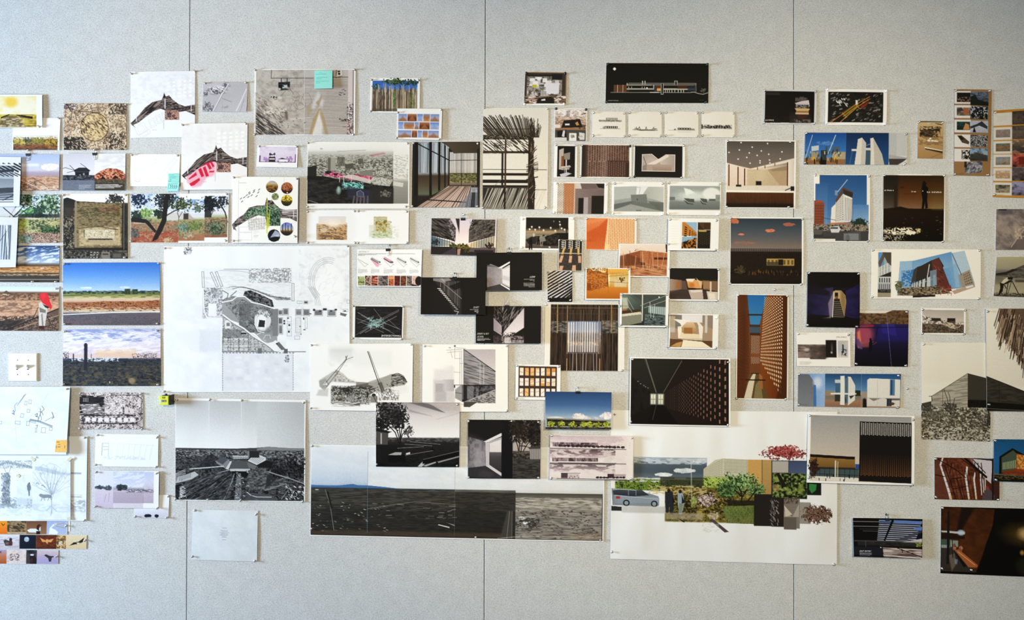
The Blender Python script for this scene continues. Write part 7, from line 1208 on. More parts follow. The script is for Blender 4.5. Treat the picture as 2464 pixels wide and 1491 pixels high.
for i, y in enumerate((270,305,339,372,405,440)):
    p.f((2389,y,2434,y+31),'e2dcd6')
    if i: thumb(p,2395,y+6,2429,y+25,[['',''],['a89890','8a7a74'],['4a7888','a8784c','5a5a54'],['7a8ca4','b0a08c','6a6050'],['e0d0bc','b08c68'],['2a3024','8a8a7c','c8a884']][i])
    thumb(p,2434,y-2,2510,y+30,[['3a3430','6a5a50','4a4440'],['5a5048','7a6c60','4a423c'],['d8a884','6a5c54','3a3630'],['d07860','a85048','2a1c1c'],['8a8498','5a4c48','3a322c'],['a8a4c8','8a88a8','3a3440']][i],8,5)
p.f((2450,378,2510,396),'7a2c28'); p.t(2398,278,26,5,3,'c0b8b0',.5)
p = mk('photo_print', 'grey dune aerial print', 'grey brown aerial print cut off at the right frame edge', 2395, 503, 2510, 601, lift=3, quad=(2397,503,2510,503,2510,601,2395,601))
p.g(None,['8a8080','9c8e88','a89a90'],'v').w(None,['6a6264','9c8e88','b4a698'],34,24,a=.7,rot=.5).f([2422,601,2445,575,2464,548,2510,520,2510,601],'6a605e',.75,3).l([2432,594,2450,568,2464,550],'c8b4a4',2).f((2396,503,2436,516),'5a5860',.6,5).n((2440,545,2490,575),'d0bca8',7,5,th=.56,a=.8).f((2400,503,2420,506),'2a282c')
p = mk('photo_print', 'bending photographer print', 'sepia print of a photographer bending over a tripod', 2392, 616, 2510, 714, lift=4, quad=(2398,618,2510,618,2510,716,2390,712))
p.g(None,[(0,'b8b090'),(.3,'a49c88'),(.36,'77716a'),(.55,'8a8478'),(.65,'a8a08a'),(.9,'b0a890'),(1,'5a5448')]).f([2393,660,2420,652,2440,644,2464,634,2510,616,2510,670,2393,664],'5c5650').f([2393,657,2418,653,2432,646,2450,646,2420,660,2393,662],'2e2a26').w([2420,658,2464,640,2510,620,2510,670,2430,668],['4a4540','77716a'],12,5,a=.7).f((2440,672,2470,678),'3a352e',.7,3).f((2392,664,2412,684),'6a645a',.6,5)
p.f([2406,682,2413,672,2424,665,2430,667,2422,676,2412,682],'d0c8b0').f([2412,683,2424,675,2432,672,2430,678,2418,684],'2a251f').fo(2426,664,5,4.5,['3a342c','8a8474'],3,rag=.3).f((2422,666,2434,672),'1e1a16').f([2404,680,2414,683,2412,702,2406,710,2402,710,2406,694],'241f1a').l([2414,684,2420,694],'2a251f',2).l([2424,676,2421,710],'1c1814',1.8).l([2432,674,2424,710],'2a251f',1.4).l([2433,676,2451,708],'1c1814',1.8).n((2392,705,2510,714),'3a342c',4,2,th=.45,a=.9)
p = mk('collage_print', 'tilted site photo collage', 'cream sheet with overlapping tilted photos of a scaffolded building', 2095, 599, 2359, 720, bg='f8f5f0', lift=4, wave=.8, quad=(2096,599,2359,600,2358,720,2094,718), pins=[(2098,602),(2355,602),(2098,716),(2354,718)], cat='collage')
p.f((2112,607,2143,716),'a8b0b4').f((2112,607,2126,640),'6a9cd0').f([2112,632,2124,607,2132,607,2116,645],'6a6056').f([2112,645,2143,628,2143,657,2112,668],'d0d4d4').f([2122,607,2143,607,2143,640,2134,632],'5a5048').d((2114,645,2142,630,2142,655,2114,666),4,2,'8a9298',.2,.9).f([2112,667,2143,654,2143,666],'3a322c').f((2112,667,2143,668),'fff').f((2112,668,2143,682),'c8ccce').d((2113,669,2142,669,2142,681,2113,681),5,1,'2a2c30',.4,.9).f((2112,682,2143,697),'b4b8bc').d((2113,684,2142,684,2142,697,2113,697),6,1,'33363a',.3,.9).w((2112,697,2143,706),['2a2824','6a6258'],4,3).f((2112,706,2143,716),'a89c88')
p.f([2164,629,2199,627,2202,712,2158,712],'9cc0e0',.95).f([2193,628,2288,605,2320,690,2200,712],'7ca8d4').g([2193,628,2288,605,2300,640,2200,660],['6a9cd0','a0c4e0'],a=.8).f([2288,608,2320,602,2346,685,2300,700],'b4cce0',.9).f([2168,652,2200,648,2202,690,2168,690],'3a78b8',.9).n((2168,650,2200,690),'a8c4dc',6,5,th=.56,a=.8)
p.f([2198,648,2206,642,2232,634,2236,660,2194,680,2188,696],'4a4844').f([2206,644,2240,626,2258,619,2270,640,2252,662,2200,690],'3a3430').f([2240,626,2258,619,2290,700,2250,706],'6a3c34').s((2246,640,2270,698),34,['8a3428','a86858','2c2624'],6,1.1,.7,.5).f([2192,684,2250,660,2252,686,2190,698],'c8ccd0').d((2192,682,2250,652,2251,688,2190,698),7,2,'2e3238',.3,.9).l([2235,636,2230,668],'e0e0dc',2).f([2236,652,2252,648,2254,686,2238,690],'8aa0b8',.8).w([2160,694,2260,688,2290,706,2200,712,2160,712],['3a3028','7a6a58','a89c88'],6,3).fo(2162,690,10,12,['5a5c44','8a8c70'],2.5).f([2196,712,2250,709,2250,714,2196,717],'2a2624').l([2200,706,2320,690],'a08468',1.6).s((2256,686,2290,708),24,['b0402c','7a2c24'],6,1.2,1.3,.5)
p.f([2304,662,2332,648,2344,684,2310,692],'a89c8c').d((2316,660,2331,652,2341,682,2322,688),4,5,'5c5448',.5,.5).f([2290,700,2344,684,2346,690,2296,708],'c0a898').f([2322,690,2340,685,2342,689,2326,694],'e8e6e4').l([2290,610,2312,660],'3a5470',2.4,.6).f([2284,640,2300,632,2314,690,2294,696],'8ab4dc',.6,2)
p = mk('photo_print', 'lit stairway print', 'dark print of a lit concrete stairway with blue walls', 1942, 653, 2069, 788, lay=1, lift=3, bg='120c12', quad=(1943,654,2069,655,2068,788,1941,786), pins=[(1945,656),(2065,657),(1943,783),(2061,785)])
p.f((1942,653,2069,690),'120b0c').g([1942,700,2004,690,2004,760,1942,756],['14122a','2c2858','4a4060'],'h').g([2034,700,2069,680,2069,770,2034,760],['2c2860','1a1540'],'h').w((1942,690,2069,760),['120e20','332c60'],24,20,a=.35).f([1992,730,2004,702,2006,762,1996,764],'a8a0b0',.7,3).f([2005,700,2010,697,2024,698,2034,710,2036,724,2032,762,2022,740,2020,718],'b09468').f([2024,700,2034,712,2033,760,2024,730],'8a744c',.7,2).f((2004,700,2020,724),'c8b48c').f((2008,703,2016,714),'241c16').f((2009,712,2016,722),'8a5c40').f([2006,718,2019,718,2032,764,2004,768],'2e2822')
for i in range(9): y=725+i*4.6; p.l([2007-i*.1,y,2021+i*1.2,y+.6],'8a8478',1.3)
p.l([2006,704,2003,764],'efe6d8',1.6).f([1978,766,2000,762,1998,770,1985,771],'c0b090',.8,3).f((1942,765,2069,788),'0e090a',.9,4).f([1942,668,1996,702,1994,712,1942,706],'17101a',.8,4)
p = mk('photo_print', 'blue and red light print', 'dark print of blue and red light with a silhouette', 2057, 745, 2186, 882, lay=0, lift=3, bg='15122c', quad=(2058,745,2186,746,2184,882,2056,880), pins=[(2181,749),(2060,876),(2180,879)])
p.f((2057,745,2186,756),'e2dcd4').f([2057,752,2090,754,2128,753,2146,746,2186,746,2186,780,2057,784],'6a5038').w([2057,753,2128,753,2146,746,2186,746,2186,778,2057,782],['3a2a1c','6a5038','8a6a48'],8,6,a=.7).g((2057,779,2186,882),['2a2058','221a4a','120f26','0c0a14']).f(('e',2078,805,22,26),'c05868',.8,16).f([2062,800,2068,795,2074,840,2064,838],'e89468',.8,4).f([2074,798,2096,796,2096,824,2074,826],'a8506c',.5,4).f((2085,781,2102,786),'b02c38',.8,3).f([2120,780,2152,778,2158,808,2122,800],'3c348c',.8,2).f((2110,785,2186,820),'2a2488',.5,8).f([2060,824,2086,820,2110,824,2088,836,2062,836],'a85c54',.6,4)
p.l([2057,789,2186,786],'0e0c18',1.6).l([2112,784,2108,806],'14102c',2).f([2090,846,2091,824,2094,816,2098,820,2099,832,2096,846],'0a0812').fo(2094,817,3,4,['0a0812','100c1a'],4,rag=.3).l([2097,828,2104,824],'0a0812',2).l([2132,752,2146,882],'8a84b8',1,.8).f([2057,820,2066,815,2076,838,2070,842],'4a3c98',.6,2)
p = mk('board_print', 'malleable board', 'white board with dark rock photos titled malleable', 1916, 800, 2045, 882, bg='f7f4f2', lift=5, hang='top', quad=(1916,800,2045,800,2045,882,1916,880), pins=[(1921,803),(2040,805)], cat='presentation board')
p.g((1919,829,1987,862),['8a7c78','6a5c58','a08e88']).w((1919,829,1987,862),['5a4c4a','8a7a76','a8968f'],14,5,a=.6).f((1948,831,1986,864),'4a403e',.6,6).f(('e',1940,842,6,4),'d8d0cc',.7,4).f(('e',1973,850,7,3.4),'a06a64',.7,3).f((1986,818,2012,860),'1f1917').g((1970,832,1990,862),['4a403c','221c1a'],'h',a=.6,e=6).f(('e',2001,838,1.6,10),'8a8480',.7,3).f(('e',2000,848,2.4,2.6),'d8d4d0',.8,2).f((1948,862,1985,864),'33201e')
p.g((2015,819,2040,860),['c8c0be','b8c0cc','dcd4d0']).f([2026,828,2029,829,2030,848,2026,846],'3a3c3c').n((2024,840,2036,856),'2a2422',3,3,th=.55).f([2030,826,2040,818,2040,842],'d8ccc8',.6,2).t(1923,871.5,31,4,2,'9a9694',.7,h=.8).k('[MALLEABLE]',2036.5,812,3.0,'6a6664',0,'r',1.0)
p = mk('photo_print', 'white pavilion strip', 'wide print of white pavilions and visitors under blue sky', 1919, 897, 2168, 980, lift=4, quad=(1920,898,2168,899,2166,981,1919,977), pins=[(1921,899),(2161,901),(1921,975),(2160,978)])
p.g((1919,897,1984,980),['7a98c8','8cacdc','a0bce4'],'h').f([1919,900,1946,900,1954,912,1960,924,1962,980,1919,980],'7c7f88').g([1919,900,1946,900,1958,920,1960,980,1919,980],['6a6d76','90939c'],'v',a=.7).f(('e',1966,920,10,14),'dfe8f4',.8,8).f([1956,925,1962,926,1964,980,1957,978],'4a7cb4')
p.g((1984,897,2072,980),[(0,'27507f'),(.5,'6a94bc'),(.6,'b0b8b8'),(.64,'8a7c68'),(.75,'8a8078'),(.82,'a88468'),(1,'94705a')]).f((1984,940,2006,952),'a08c74').f((2056,938,2070,952),'2a3020').f([2021,903,2031,902,2032,975,2021,974],'e8e6e2').f([2039,904,2046,905,2057,926,2057,962,2040,976],'e0deda').f((2008,912,2022,920),'dcdcd8',.9).f((2009,922,2021,944),'4a6c88').f((2032,908,2040,970),'5c7488').f([1998,945,2060,945,2060,948,1998,949],'eceae6').f((2008,949,2021,966),'3a3c3a').f([2043,952,2056,950,2046,960],'3a3834').f([2032,950,2036,964,2034,974],'3a3834')
p.g((2072,897,2168,980),[(0,'2a5588'),(.3,'4a78ac'),(.6,'7aa0c4'),(.85,'a0785c'),(1,'a88468')]).f([2086,912,2092,908,2166,911,2166,956,2086,956],'e6e3df').f((2141,911,2153,950),'5c84ac').f((2143,912,2147,948),'2c5078').f((2086,956,2166,977),'dcd8d4').f([2090,957,2120,957,2102,964],'8a8682').f([2130,957,2166,957,2166,961,2140,962],'6a6662').l([2111,912,2111,976],'c8c4c0',.8).f([2076,960,2084,960,2086,980,2076,980],'1a1a1e').f(('e',2080,958,3,3.4),'1a1a1e').f((2134,958,2140,976),'33384a').f((2140,958,2146,976),'3a3a44').fo(2150,970,5,4,['33302c','6a6660'],2.5).f((2072,941,2086,958),'b09c84',.8)
p = mk('photo_print', 'small quarry print', 'small sepia print of a quarry with low buildings', 2215, 741, 2323, 805, bg=251, lift=3.5, quad=(2216,741,2323,742,2322,805,2215,804), pins=[(2218,744),(2320,745),(2218,802),(2319,803)])
p.g((2218,745,2319,801),[(0,'b8b0ac'),(.38,'ccc4bc'),(.5,'d8ccc0'),(.55,'6a6058'),(1,'55493f')]).f([2218,756,2240,763,2270,770,2319,776,2319,782,2218,778],'e0d8d0').n([2218,758,2260,768,2300,776,2300,782,2218,778],'4a4038',4,3,th=.55,a=.8).f((2240,765,2262,772),'33302c').f((2278,765,2298,775),'2c2824').f((2284,772,2298,777),'55504a').w((2218,780,2319,801),['33291f','6a5c4e','8a7a68'],5,3,a=.8).f([2262,778,2290,776,2300,786,2296,791,2284,788],'d0c0ae').n((2262,776,2312,791),'55483c',4,3,th=.6,a=.7).l([2296,790,2308,786,2312,780],'c8b8a8',1.6)
p = mk('photo_print', 'concrete barn print', 'large sepia print of a concrete gable behind desert plants', 2215, 824, 2384, 1061, lay=0, lift=3, wave=.8, bg='ece8df', base=.0008, quad=(2216,824,2384,824,2382,1062,2216,1056), pins=[(2221,828),(2219,1054),(2379,1057)])
p.g((2215,824,2384,920),['eeeae2','e8e3d8'])
p.f([2240,955,2328,898,2328,992,2240,985],'a49e92').w([2240,955,2328,898,2328,992,2240,985],['8a8478','b0aa9e','bfb9ad'],26,2.4,a=.7,rot=-.15).l([2240,955,2328,898],'5c564c',1.2).l([2267,938,2267,985],'4a443c',1).f([2328,898,2374,909,2384,912,2384,992,2328,992],'3a362e').f([2328,898,2384,912,2384,962,2328,960],'423e36').f((2328,962,2384,992),'16130f').l([2234,955,2240,955,2241,968],'2a261f',1.4).f([2216,973,2239,967,2240,982,2216,984],'4a463e')
p.w((2216,980,2384,1061),['3c382f','7a7466','a8a294','cdc7ba'],5,4).n((2216,990,2384,1030),'4a463c',10,5,th=.55,a=.7).fo(2230,984,16,8,['33302a','6a655a'],2.5).fo(2285,980,18,10,['3a372f','77726a'],2.5).fo(2380,1012,12,14,['2c2922','55514a'],2.5).fo(2244,1000,28,8,['4c483e','8a8578'],2.5)
for k in ([2286,998,2278,960,2270,938],[2287,998,2284,955,2280,944],[2288,998,2296,958],[2285,998,2272,968],[2290,998,2300,975],[2345,1000,2340,970],[2346,1000,2348,962],[2347,1000,2358,962],[2344,1000,2336,975]): p.l(k,'2a2721',1.2)
p = mk('photo_print', 'thatch shade print', 'print of hanging thatch over a dark concrete wall, right edge', 2371, 742, 2510, 990, lay=1, lift=3, base=.0075, bg='ece8df', quad=(2371,742,2510,742,2510,990,2373,988), pins=[(2375,749),(2376,974)])
p.g((2371,742,2510,930),['eeeae2','e6e0d4']).f([2406,742,2510,742,2510,905,2464,880,2440,850,2412,800,2400,770],'6a5646')
for i in range(420):
    t=_rs.random(); x=2406+t*64+_rs.uniform(-4,34); y=738+_rs.uniform(0,30)+t*92; k=_rs.uniform(28,54)
    p.l([x,y,x-k*.32+t*14,y+k],_rs.choice(['2c211a','6a5444','9a8470','c8b49c','3a2c24']),_rs.uniform(1.2,2.2))
p.f([2371,906,2464,942,2510,958,2510,988,2371,990],'38342d').w([2371,908,2464,944,2510,960,2510,970,2371,968],['2e2a24','4a463e'],20,4,a=.7).f([2371,968,2510,976,2510,990,2371,990],'15120f').l([2371,906,2464,942],'221f1a',1.4).l([2402,920,2402,968],'221f1a',1).l([2372,742,2372,990],'b8b2a8',.8,.7).l([2371,984,2464,988],'6a665c',1.4)
p = mk('photo_print', 'perforated facade print', 'white bordered print of a dark perforated facade at dusk', 1941, 996, 2200, 1167, bg=251, lay=2, lift=4, quad=(1944,995,2200,1000,2199,1167,1940,1160), pins=[(1945,1000),(2196,1005),(1945,1155),(2195,1165)])
p.g((1948,999,2193,1162),['a4a4a6','bcb6b0','d0c4b8','d8ccbe']).f([1948,1096,2056,1100,2056,1107,1948,1103],'1e1210').f([1948,1103,2056,1107,2057,1131,1948,1126],'8a6a38').g([1948,1103,2056,1107,2057,1131,1948,1126],['a07c44','7a5a2c'],a=.8).f([1948,1127,2066,1131,2066,1152,1948,1150],'4a5c60').f((1948,1127,2066,1132),'241e1a',.7)
for x in range(1960,2066,12): p.l([x,1130,x,1158],'1e1a18',1)
p.l([1948,1144,2066,1146],'1e1a18',1).f((2008,1110,2011,1158),'e0dcd4').f((2014,1112,2016,1158),'c8b890').f([1948,1150,2066,1153,2066,1162,1948,1160],'e6e2dc').s((1950,1148,2060,1160),16,'1a1614',5,1.6,1.57,.1).fo(1957,1130,12,28,['241412','4a2c28'],3,rag=1.6,hole=.1).f((2057,1118,2067,1130),'33589c')
p.f([2067,1012,2193,1014,2193,1163,2066,1160],'1a1516').d((2069,1014,2192,1016,2192,1048,2069,1046),26,11,'e6e4e0',.6,.5,1).d((2069,1092,2192,1094,2192,1148,2069,1146),26,18,'c8803c',.45,.4,1,.9,cf=lambda u,v:(.24+.70*v,.16+.48*v,.10+.24*v))
p = mk('photo_print', 'rust walkway print', 'print of a rust walkway with bent white light slots', 2248, 1100, 2404, 1202, lift=4, quad=(2248,1100,2404,1102,2404,1203,2248,1200), pins=[(2250,1103),(2251,1196),(2400,1200)])
p.g(None,['5a2c1a','6a3520','542817'],'h').f([2330,1100,2404,1100,2404,1180,2370,1150],'d4ccd4').f([2388,1100,2404,1106,2404,1202,2380,1202],'4a2a24').f([2320,1100,2404,1108,2404,1102],'1c2030').w([2248,1110,2340,1100,2350,1200,2248,1202],['4a2416','7a4028','8a5a44'],16,14,a=.7).f([2248,1110,2262,1104,2280,1150,2286,1202,2248,1202],'6a4034',.7,3)
for k in ([2260,1118,2266,1100,2270,1100,2264,1118,2286,1186,2290,1202,2284,1202,2280,1186],[2320,1148,2324,1120,2328,1122,2325,1148,2332,1200,2328,1202],[2340,1150,2344,1134,2347,1136,2344,1152,2350,1200,2346,1200],[2356,1146,2358,1128,2360,1130,2359,1148,2362,1190,2360,1190],[2348,1120,2350,1112,2352,1114,2352,1128]): p.f(k,'e0dce0')
for k in ([2286,1186,2290,1202,2284,1202],[2330,1180,2333,1200,2329,1202],[2346,1175,2350,1200,2346,1200]): p.f(k,'c8c078',.8)
for k in ([2270,1112,2300,1130,2322,1148],[2310,1100,2350,1130,2366,1142],[2272,1118,2300,1202],[2256,1104,2300,1130],[2290,1110,2284,1140],[2248,1142,2270,1146],[2286,1152,2312,1148],[2300,1150,2316,1202],[2292,1176,2320,1170]): p.l(k,'24120c',2)
for i in range(6): p.l([2262+i*4,1120+i*13,2318+i*3,1108+i*15],'3a1c12',1.1,.8)
for i in range(7): p.l([2276+i*9,1100+i*5,2296+i*8,1202],'34180e',1.3,.8)
for k in ([2362,1150,2364,1136,2366,1138,2365,1152,2367,1184,2365,1184],[2368,1150,2369,1140,2371,1142,2370,1178,2368,1178]): p.f(k,'d4d0d4')
p.l([2320,1100,2372,1146],'16100e',5).l([2340,1104,2370,1136],'1c1614',2).f([2364,1190,2376,1170,2392,1190,2392,1202,2362,1202],'5a5058').f(('e',2374,1172,4,5),'a84838',.7,2).f((2386,1104,2390,1202),'2a1814')
for x in (2344,2352,2360): p.l([x,1112,x+4,1150],'241612',2)
p = mk('photo_print', 'orange lit house print', 'print of an orange lit gabled house on teal blue', 2389, 1056, 2510, 1158, lay=1, lift=3, quad=(2391,1056,2510,1057,2510,1160,2390,1157), pins=[(2392,1059),(2394,1154)])
p.g(None,['1c5a84','2468a0','2c6488']).f([2402,1098,2434,1077,2470,1096,2510,1118,2510,1148,2402,1140],'15130f').f([2408,1100,2436,1082,2444,1090,2444,1132,2408,1136],'4c5a4c').d((2410,1112,2443,1104,2443,1126,2410,1130),9,1,'a8b48c',.5,.9).f([2444,1090,2464,1094,2510,1112,2510,1140,2444,1132],'b0642c').n((2444,1094,2510,1136),'e8b868',4,5,th=.5,a=.8).f([2408,1134,2444,1126,2510,1138,2510,1146,2412,1142],'8a3c1c',.9,2).f([2390,1142,2510,1148,2510,1160,2390,1157],'14140c').n((2390,1138,2510,1152),'8a6c38',6,3,th=.6,a=.7).t(2408,1153,36,1,2,'aaa',.6,h=.8)
p = mk('photo_print', 'brown lounge print', 'large dark brown print of a curved wall and sunlit bench', 2263, 1218, 2510, 1386, bg='0e0b09', lift=4, quad=(2264,1218,2510,1224,2510,1388,2262,1378), pins=[(2266,1221),(2266,1373),(2336,1374)])
p.g([2264,1218,2392,1222,2388,1260,2370,1310,2358,1380,2264,1380],['3a1e10','5a3014','4a2810'],'h').w([2264,1218,2392,1222,2388,1260,2370,1310,2358,1380,2264,1380],['34190c','6a3a18'],30,24,a=.5).f([2300,1280,2312,1218,2344,1220,2320,1262,2306,1300],'16100d',.85,6).f([2264,1278,2320,1280,2320,1286,2264,1282],'c8c8cc').f((2264,1286,2320,1298),'2a1a10').f(('e',2311,1282,9,7),'c8d4e8',.9,4).f((2264,1300,2290,1320),'4a6454').f((2286,1302,2304,1318),'a8b8b0',.8,2).f((2264,1314,2284,1322),'a8b4b8',.8)
p.f([2264,1322,2296,1322,2330,1360,2350,1380,2264,1380],'3c3630').f([2282,1340,2296,1334,2300,1362,2290,1380],'8a7a6c',.7,3).f([2296,1326,2306,1324,2352,1362,2350,1368,2330,1368],'b0683c').l([2304,1330,2345,1362],'e0b088',1.6).f([2294,1330,2302,1336,2326,1366,2318,1368],'1a120e').fo(2294,1318,6,9,['6a3c34','c89078'],3,rag=.5).fo(2311,1322,5,7,['8a5038','d8a080'],3,rag=.5).f([2278,1230,2284,1228,2283,1362,2277,1362],'1c1a18').l([2290,1300,2292,1345],'2a2420',2).f([2296,1348,2304,1350,2302,1362,2297,1360],'8a94b0',.8)
p.f([2392,1220,2510,1226,2510,1388,2348,1380,2368,1320,2386,1270],'0a0908',.95,3).f(('e',2470,1282,52,24),'6a5020',.75,24).f(('e',2466,1280,16,14),'e0c088',.8,14).f(('e',2458,1327,5,6),'d8a848',.8,5).f(('e',2470,1360,26,24),'2a2e1c',.7,10)
p = mk('board_print', 'east entry board', 'clipped board of a dark slatted pergola titled east entry', 2050, 1243, 2218, 1342, bg='0c0c10', hang='clip', lift=8, base=.004, quad=(2050,1244,2217,1247,2215,1341,2051,1336), cat='presentation board')
p.f([2114,1247,2217,1248,2217,1300,2114,1300],'10131f')
for i in range(11):
    y=1249+i*4.9; p.l([2115-i*.6,y,2216-i*1.6,y+1.4],'b8bcd0' if i>1 else '7c94c4',2.2 if i not in (0,) else 4)
p.f([2150,1247,2217,1249,2217,1255,2150,1253],'6a88c8').f([2196,1266,2217,1262,2217,1272,2204,1272],'6a88c8').f([2144,1247,2150,1247,2128,1300,2124,1300],'07070c').f([2150,1300,2217,1270,2217,1276,2176,1298],'4a4e5c',.8,2).f([2168,1303,2217,1292,2217,1305,2168,1304],'d0c8d0').l([2051,1252,2114,1252],'9a988f',1.6).l([2051,1264,2114,1264],'9a988f',1.4).l([2066,1271,2112,1271],'4a4a46',1).l([2074,1276,2112,1276],'6a6a64',1).f((2051,1300,2217,1303),'7a7878',.6).f((2060,1303,2217,1318),'2c2b2c').w((2090,1303,2200,1314),['1c1c1d','3a3a3b'],20,6,a=.8).fo(2210,1308,9,7,['5a6430','a4ac60'],2.5).f((2060,1313,2217,1320),'150e0c',.8,2)
p.f([2051,1316,2122,1316,2124,1338,2051,1337],'20232e').f([2122,1317,2217,1319,2217,1342,2124,1340],'a89894').w([2122,1317,2217,1319,2217,1342,2124,1340],['5a4844','b4a4a0','d8ccc8'],30,2.6,a=.85,rot=.05).l([2158,1318,2217,1338],'2a1c18',1.8).l([2168,1320,2170,1328],'2a1c18',1.8).l([2123,1336,2217,1341],'efe8e6',1.6).l([2080,1302,2080,1316],'5a5a58',1.4).f(('e',2117,1317,1.4,1.4),'e8e6e4')
p.k('EAST ENTRY',2064,1329.4,4.2,'e8e8ec',.35,'l',.85).t(2065,1332,32,4,2.1,'c8c8d0',.9,h=1)
# orange note on the plan sketch
p = mk('sticky_note', 'orange handwritten note', 'small orange sticky note with handwriting on the pencil plan sketch', 134, 1058, 163, 1088, bg='f6c878', lay=4, lift=3, hang='top', quad=(135,1058,162,1058,162,1087,133,1087), cat='sticky note', base=.0255)
p.t(137,1063,23,1,3,'8a5a20',.9,h=1.6).t(141,1069,10,1,3,'8a5a20',.9,h=1.4).t(140,1075,15,1,3,'8a5a20',.9,h=1.4).l([137,1072,136,1075,137,1078],'8a5a20',1).l([157,1072,158,1075,157,1078],'8a5a20',1)

CLIPS = [(70,372,True,'pink desert road print','s'),(230,371,True,'burnt house ruin print','s'),(935,601,True,'artifact board','s'),(1113.5,526.5,False,'planted courtyard print','s'),
         (1225,608.5,False,'black window room board','k'),(1094,668,False,'black stair board','k'),(1220,737,False,'black desert sky board','w'),(1391,942.5,False,'blue sky pavilion print','s'),(2134,1246,False,'east entry board','k')]
TAPES = [(80,1103,-.9,12,('coyote and tree tracing','masking tape at the upper left corner of the coyote tracing')),
         (168,1104,.75,13,('coyote and tree tracing','masking tape at the upper right corner of the coyote tracing')),
         (44,1144,-.5,9,('tracing of a standing figure','masking tape on the standing figure tracing')),
         (166,1247,.1,9,('coyote and tree tracing','masking tape at the lower right corner of the coyote tracing'))]

# ------------------------------------------------------------------ build the sheets
_tot = 0
for sh in SHEETS:
    _tot += sh.build()
print('sheet triangles', _tot)

# ------------------------------------------------------------------ push pins
def pin_mesh(name, mat):
    bm = bmesh.new()
    lathe(bm, [(0, -.0005), (.0036, -.0005), (.0042, .0002), (.0042, .0011), (.0034, .0016), (.0020, .0024), (.0018, .0048),
               (.0026, .0060), (.0036, .0070), (.0040, .0082), (.0036, .0094), (.0022, .0101), (0, .0103)], 12)
    me = bm_mesh(bm, name, True); me.materials.append(mat); return me
PIN_ME = {'s': pin_mesh('push_pin', M_SILVER), 'w': pin_mesh('push_pin_white', M_WHITEP), 'k': pin_mesh('push_pin_black', M_BLACKP)}
PIN_WORD = {'s': 'silver', 'w': 'white', 'k': 'black'}
_pr = random.Random(3)
def add_pin(x, y, z, kind, label, sc=1.0):
    o = bpy.data.objects.new('push_pin', PIN_ME[kind]); col.objects.link(o)
    o.location = (x, y, z)
    o.rotation_euler = (_pr.uniform(-.16, .2), 0, _pr.uniform(-.2, .16)); o.scale = (sc, sc, sc)
    tag(o, label, 'push pin', 'push pins in the felt wall'); return o
def where(s, px, py):
    u = (px-s.x0)/(s.x1-s.x0); v = (py-s.y0)/(s.y1-s.y0)
    vv = 'upper' if v < .33 else ('lower' if v > .67 else 'middle')
    hh = 'left' if u < .3 else ('right' if u > .7 else 'centre')
    return vv, hh
for s in SHEETS:
    used = {}
    for p in s.pins:
        kind = p[2] if len(p) > 2 else s.pk
        X, Y, Z = s.place(float(p[0]), float(p[1]))
        vv, hh = where(s, p[0], p[1])
        if hh == 'centre': place = ('top' if vv == 'upper' else 'bottom')+' edge'
        else: place = '%s %s corner' % (vv, hh)
        if vv == 'middle': place = '%s edge' % hh
        k = used.get(place, 0); used[place] = k+1
        ex = ('', 'second ', 'third ')[min(k, 2)]
        add_pin(float(X), float(Y), float(Z), kind, '%s%s push pin at the %s of the %s' % (ex, PIN_WORD[kind], place, s.sn),
                1.15 if kind != 's' else 1.0)
for x, y, lb in ((1864, 697, 'lone silver push pin in bare felt above the tall brick shaft print'),
                 (2183, 935, 'lone silver push pin in bare felt right of the white pavilion strip')):
    p = at(x, y); add_pin(p.x, p.y, p.z, 's', lb)

# ------------------------------------------------------------------ binder clips
def clip(px, py, down, sheet, sn, pin='s'):
    """px, py: photo pixel of the sheet's top edge under the clip"""
    X, Y, Z = [float(v) for v in sheet.place(float(px), float(py))]
    root = bpy.data.objects.new('binder_clip', None); col.objects.link(root); root.location = (X, Y, Z)
    root.empty_display_size = .01
    tag(root, 'small black binder clip gripping the top of the %s' % sn, 'binder clip', 'binder clips on the wall')
    w, h, dp = .0092, .0095, .0036
    bm = bmesh.new()                                  # folded steel body: spine on top, jaws on the sheet
    t = .0007
    outer = [(-.0011, -h*.55), (-dp, h*.45), (dp, h*.45), (.0011, -h*.55)]
    inner = [(-.0004, -h*.55), (-dp+t, h*.45-t), (dp-t, h*.45-t), (.0004, -h*.55)]
    vs = []
    for x in (-w, w):
        vs.append([bm.verts.new((x, a, b)) for a, b in outer]+[bm.verts.new((x, a, b)) for a, b in inner])
    for k in range(3):
        bm.faces.new((vs[0][k], vs[0][k+1], vs[1][k+1], vs[1][k])); bm.faces.new((vs[0][4+k], vs[1][4+k], vs[1][5+k], vs[0][5+k]))
        for q in vs: bm.faces.new((q[k], q[k+1], q[5+k], q[4+k]))
    bm.faces.new((vs[0][0], vs[0][4], vs[1][4], vs[1][0])); bm.faces.new((vs[0][3], vs[1][3], vs[1][7], vs[0][7]))
    link('clip_body', bm_mesh(bm, 'clip_body'), M_CLIP, root)
    for y, dn in ((-.0022, down), (.0018, False)):
        sg = -1 if dn else 1
        z0 = -h*.5 if dn else h*.35
        yy = y*1.4
        pts = [(-.0052, yy, z0), (-.0040, yy, z0+sg*.0055), (-.0026, yy, z0+sg*.011), (-.0034, yy, z0+sg*.0155), (-.0016, yy, z0+sg*.0188),
               (.0016, yy, z0+sg*.0188), (.0034, yy, z0+sg*.0155), (.0026, yy, z0+sg*.011), (.0040, yy, z0+sg*.0055), (.0052, yy, z0)]
        bm = bmesh.new(); tube(bm, pts, .00075, 6)
        link('clip_handle', bm_mesh(bm, 'clip_handle', True), M_WIRE, root)
    add_pin(X, -0.0012, Z+h*.35+.0150, pin, '%s push pin holding the binder clip of the %s' % (PIN_WORD[pin], sn), 1.0)
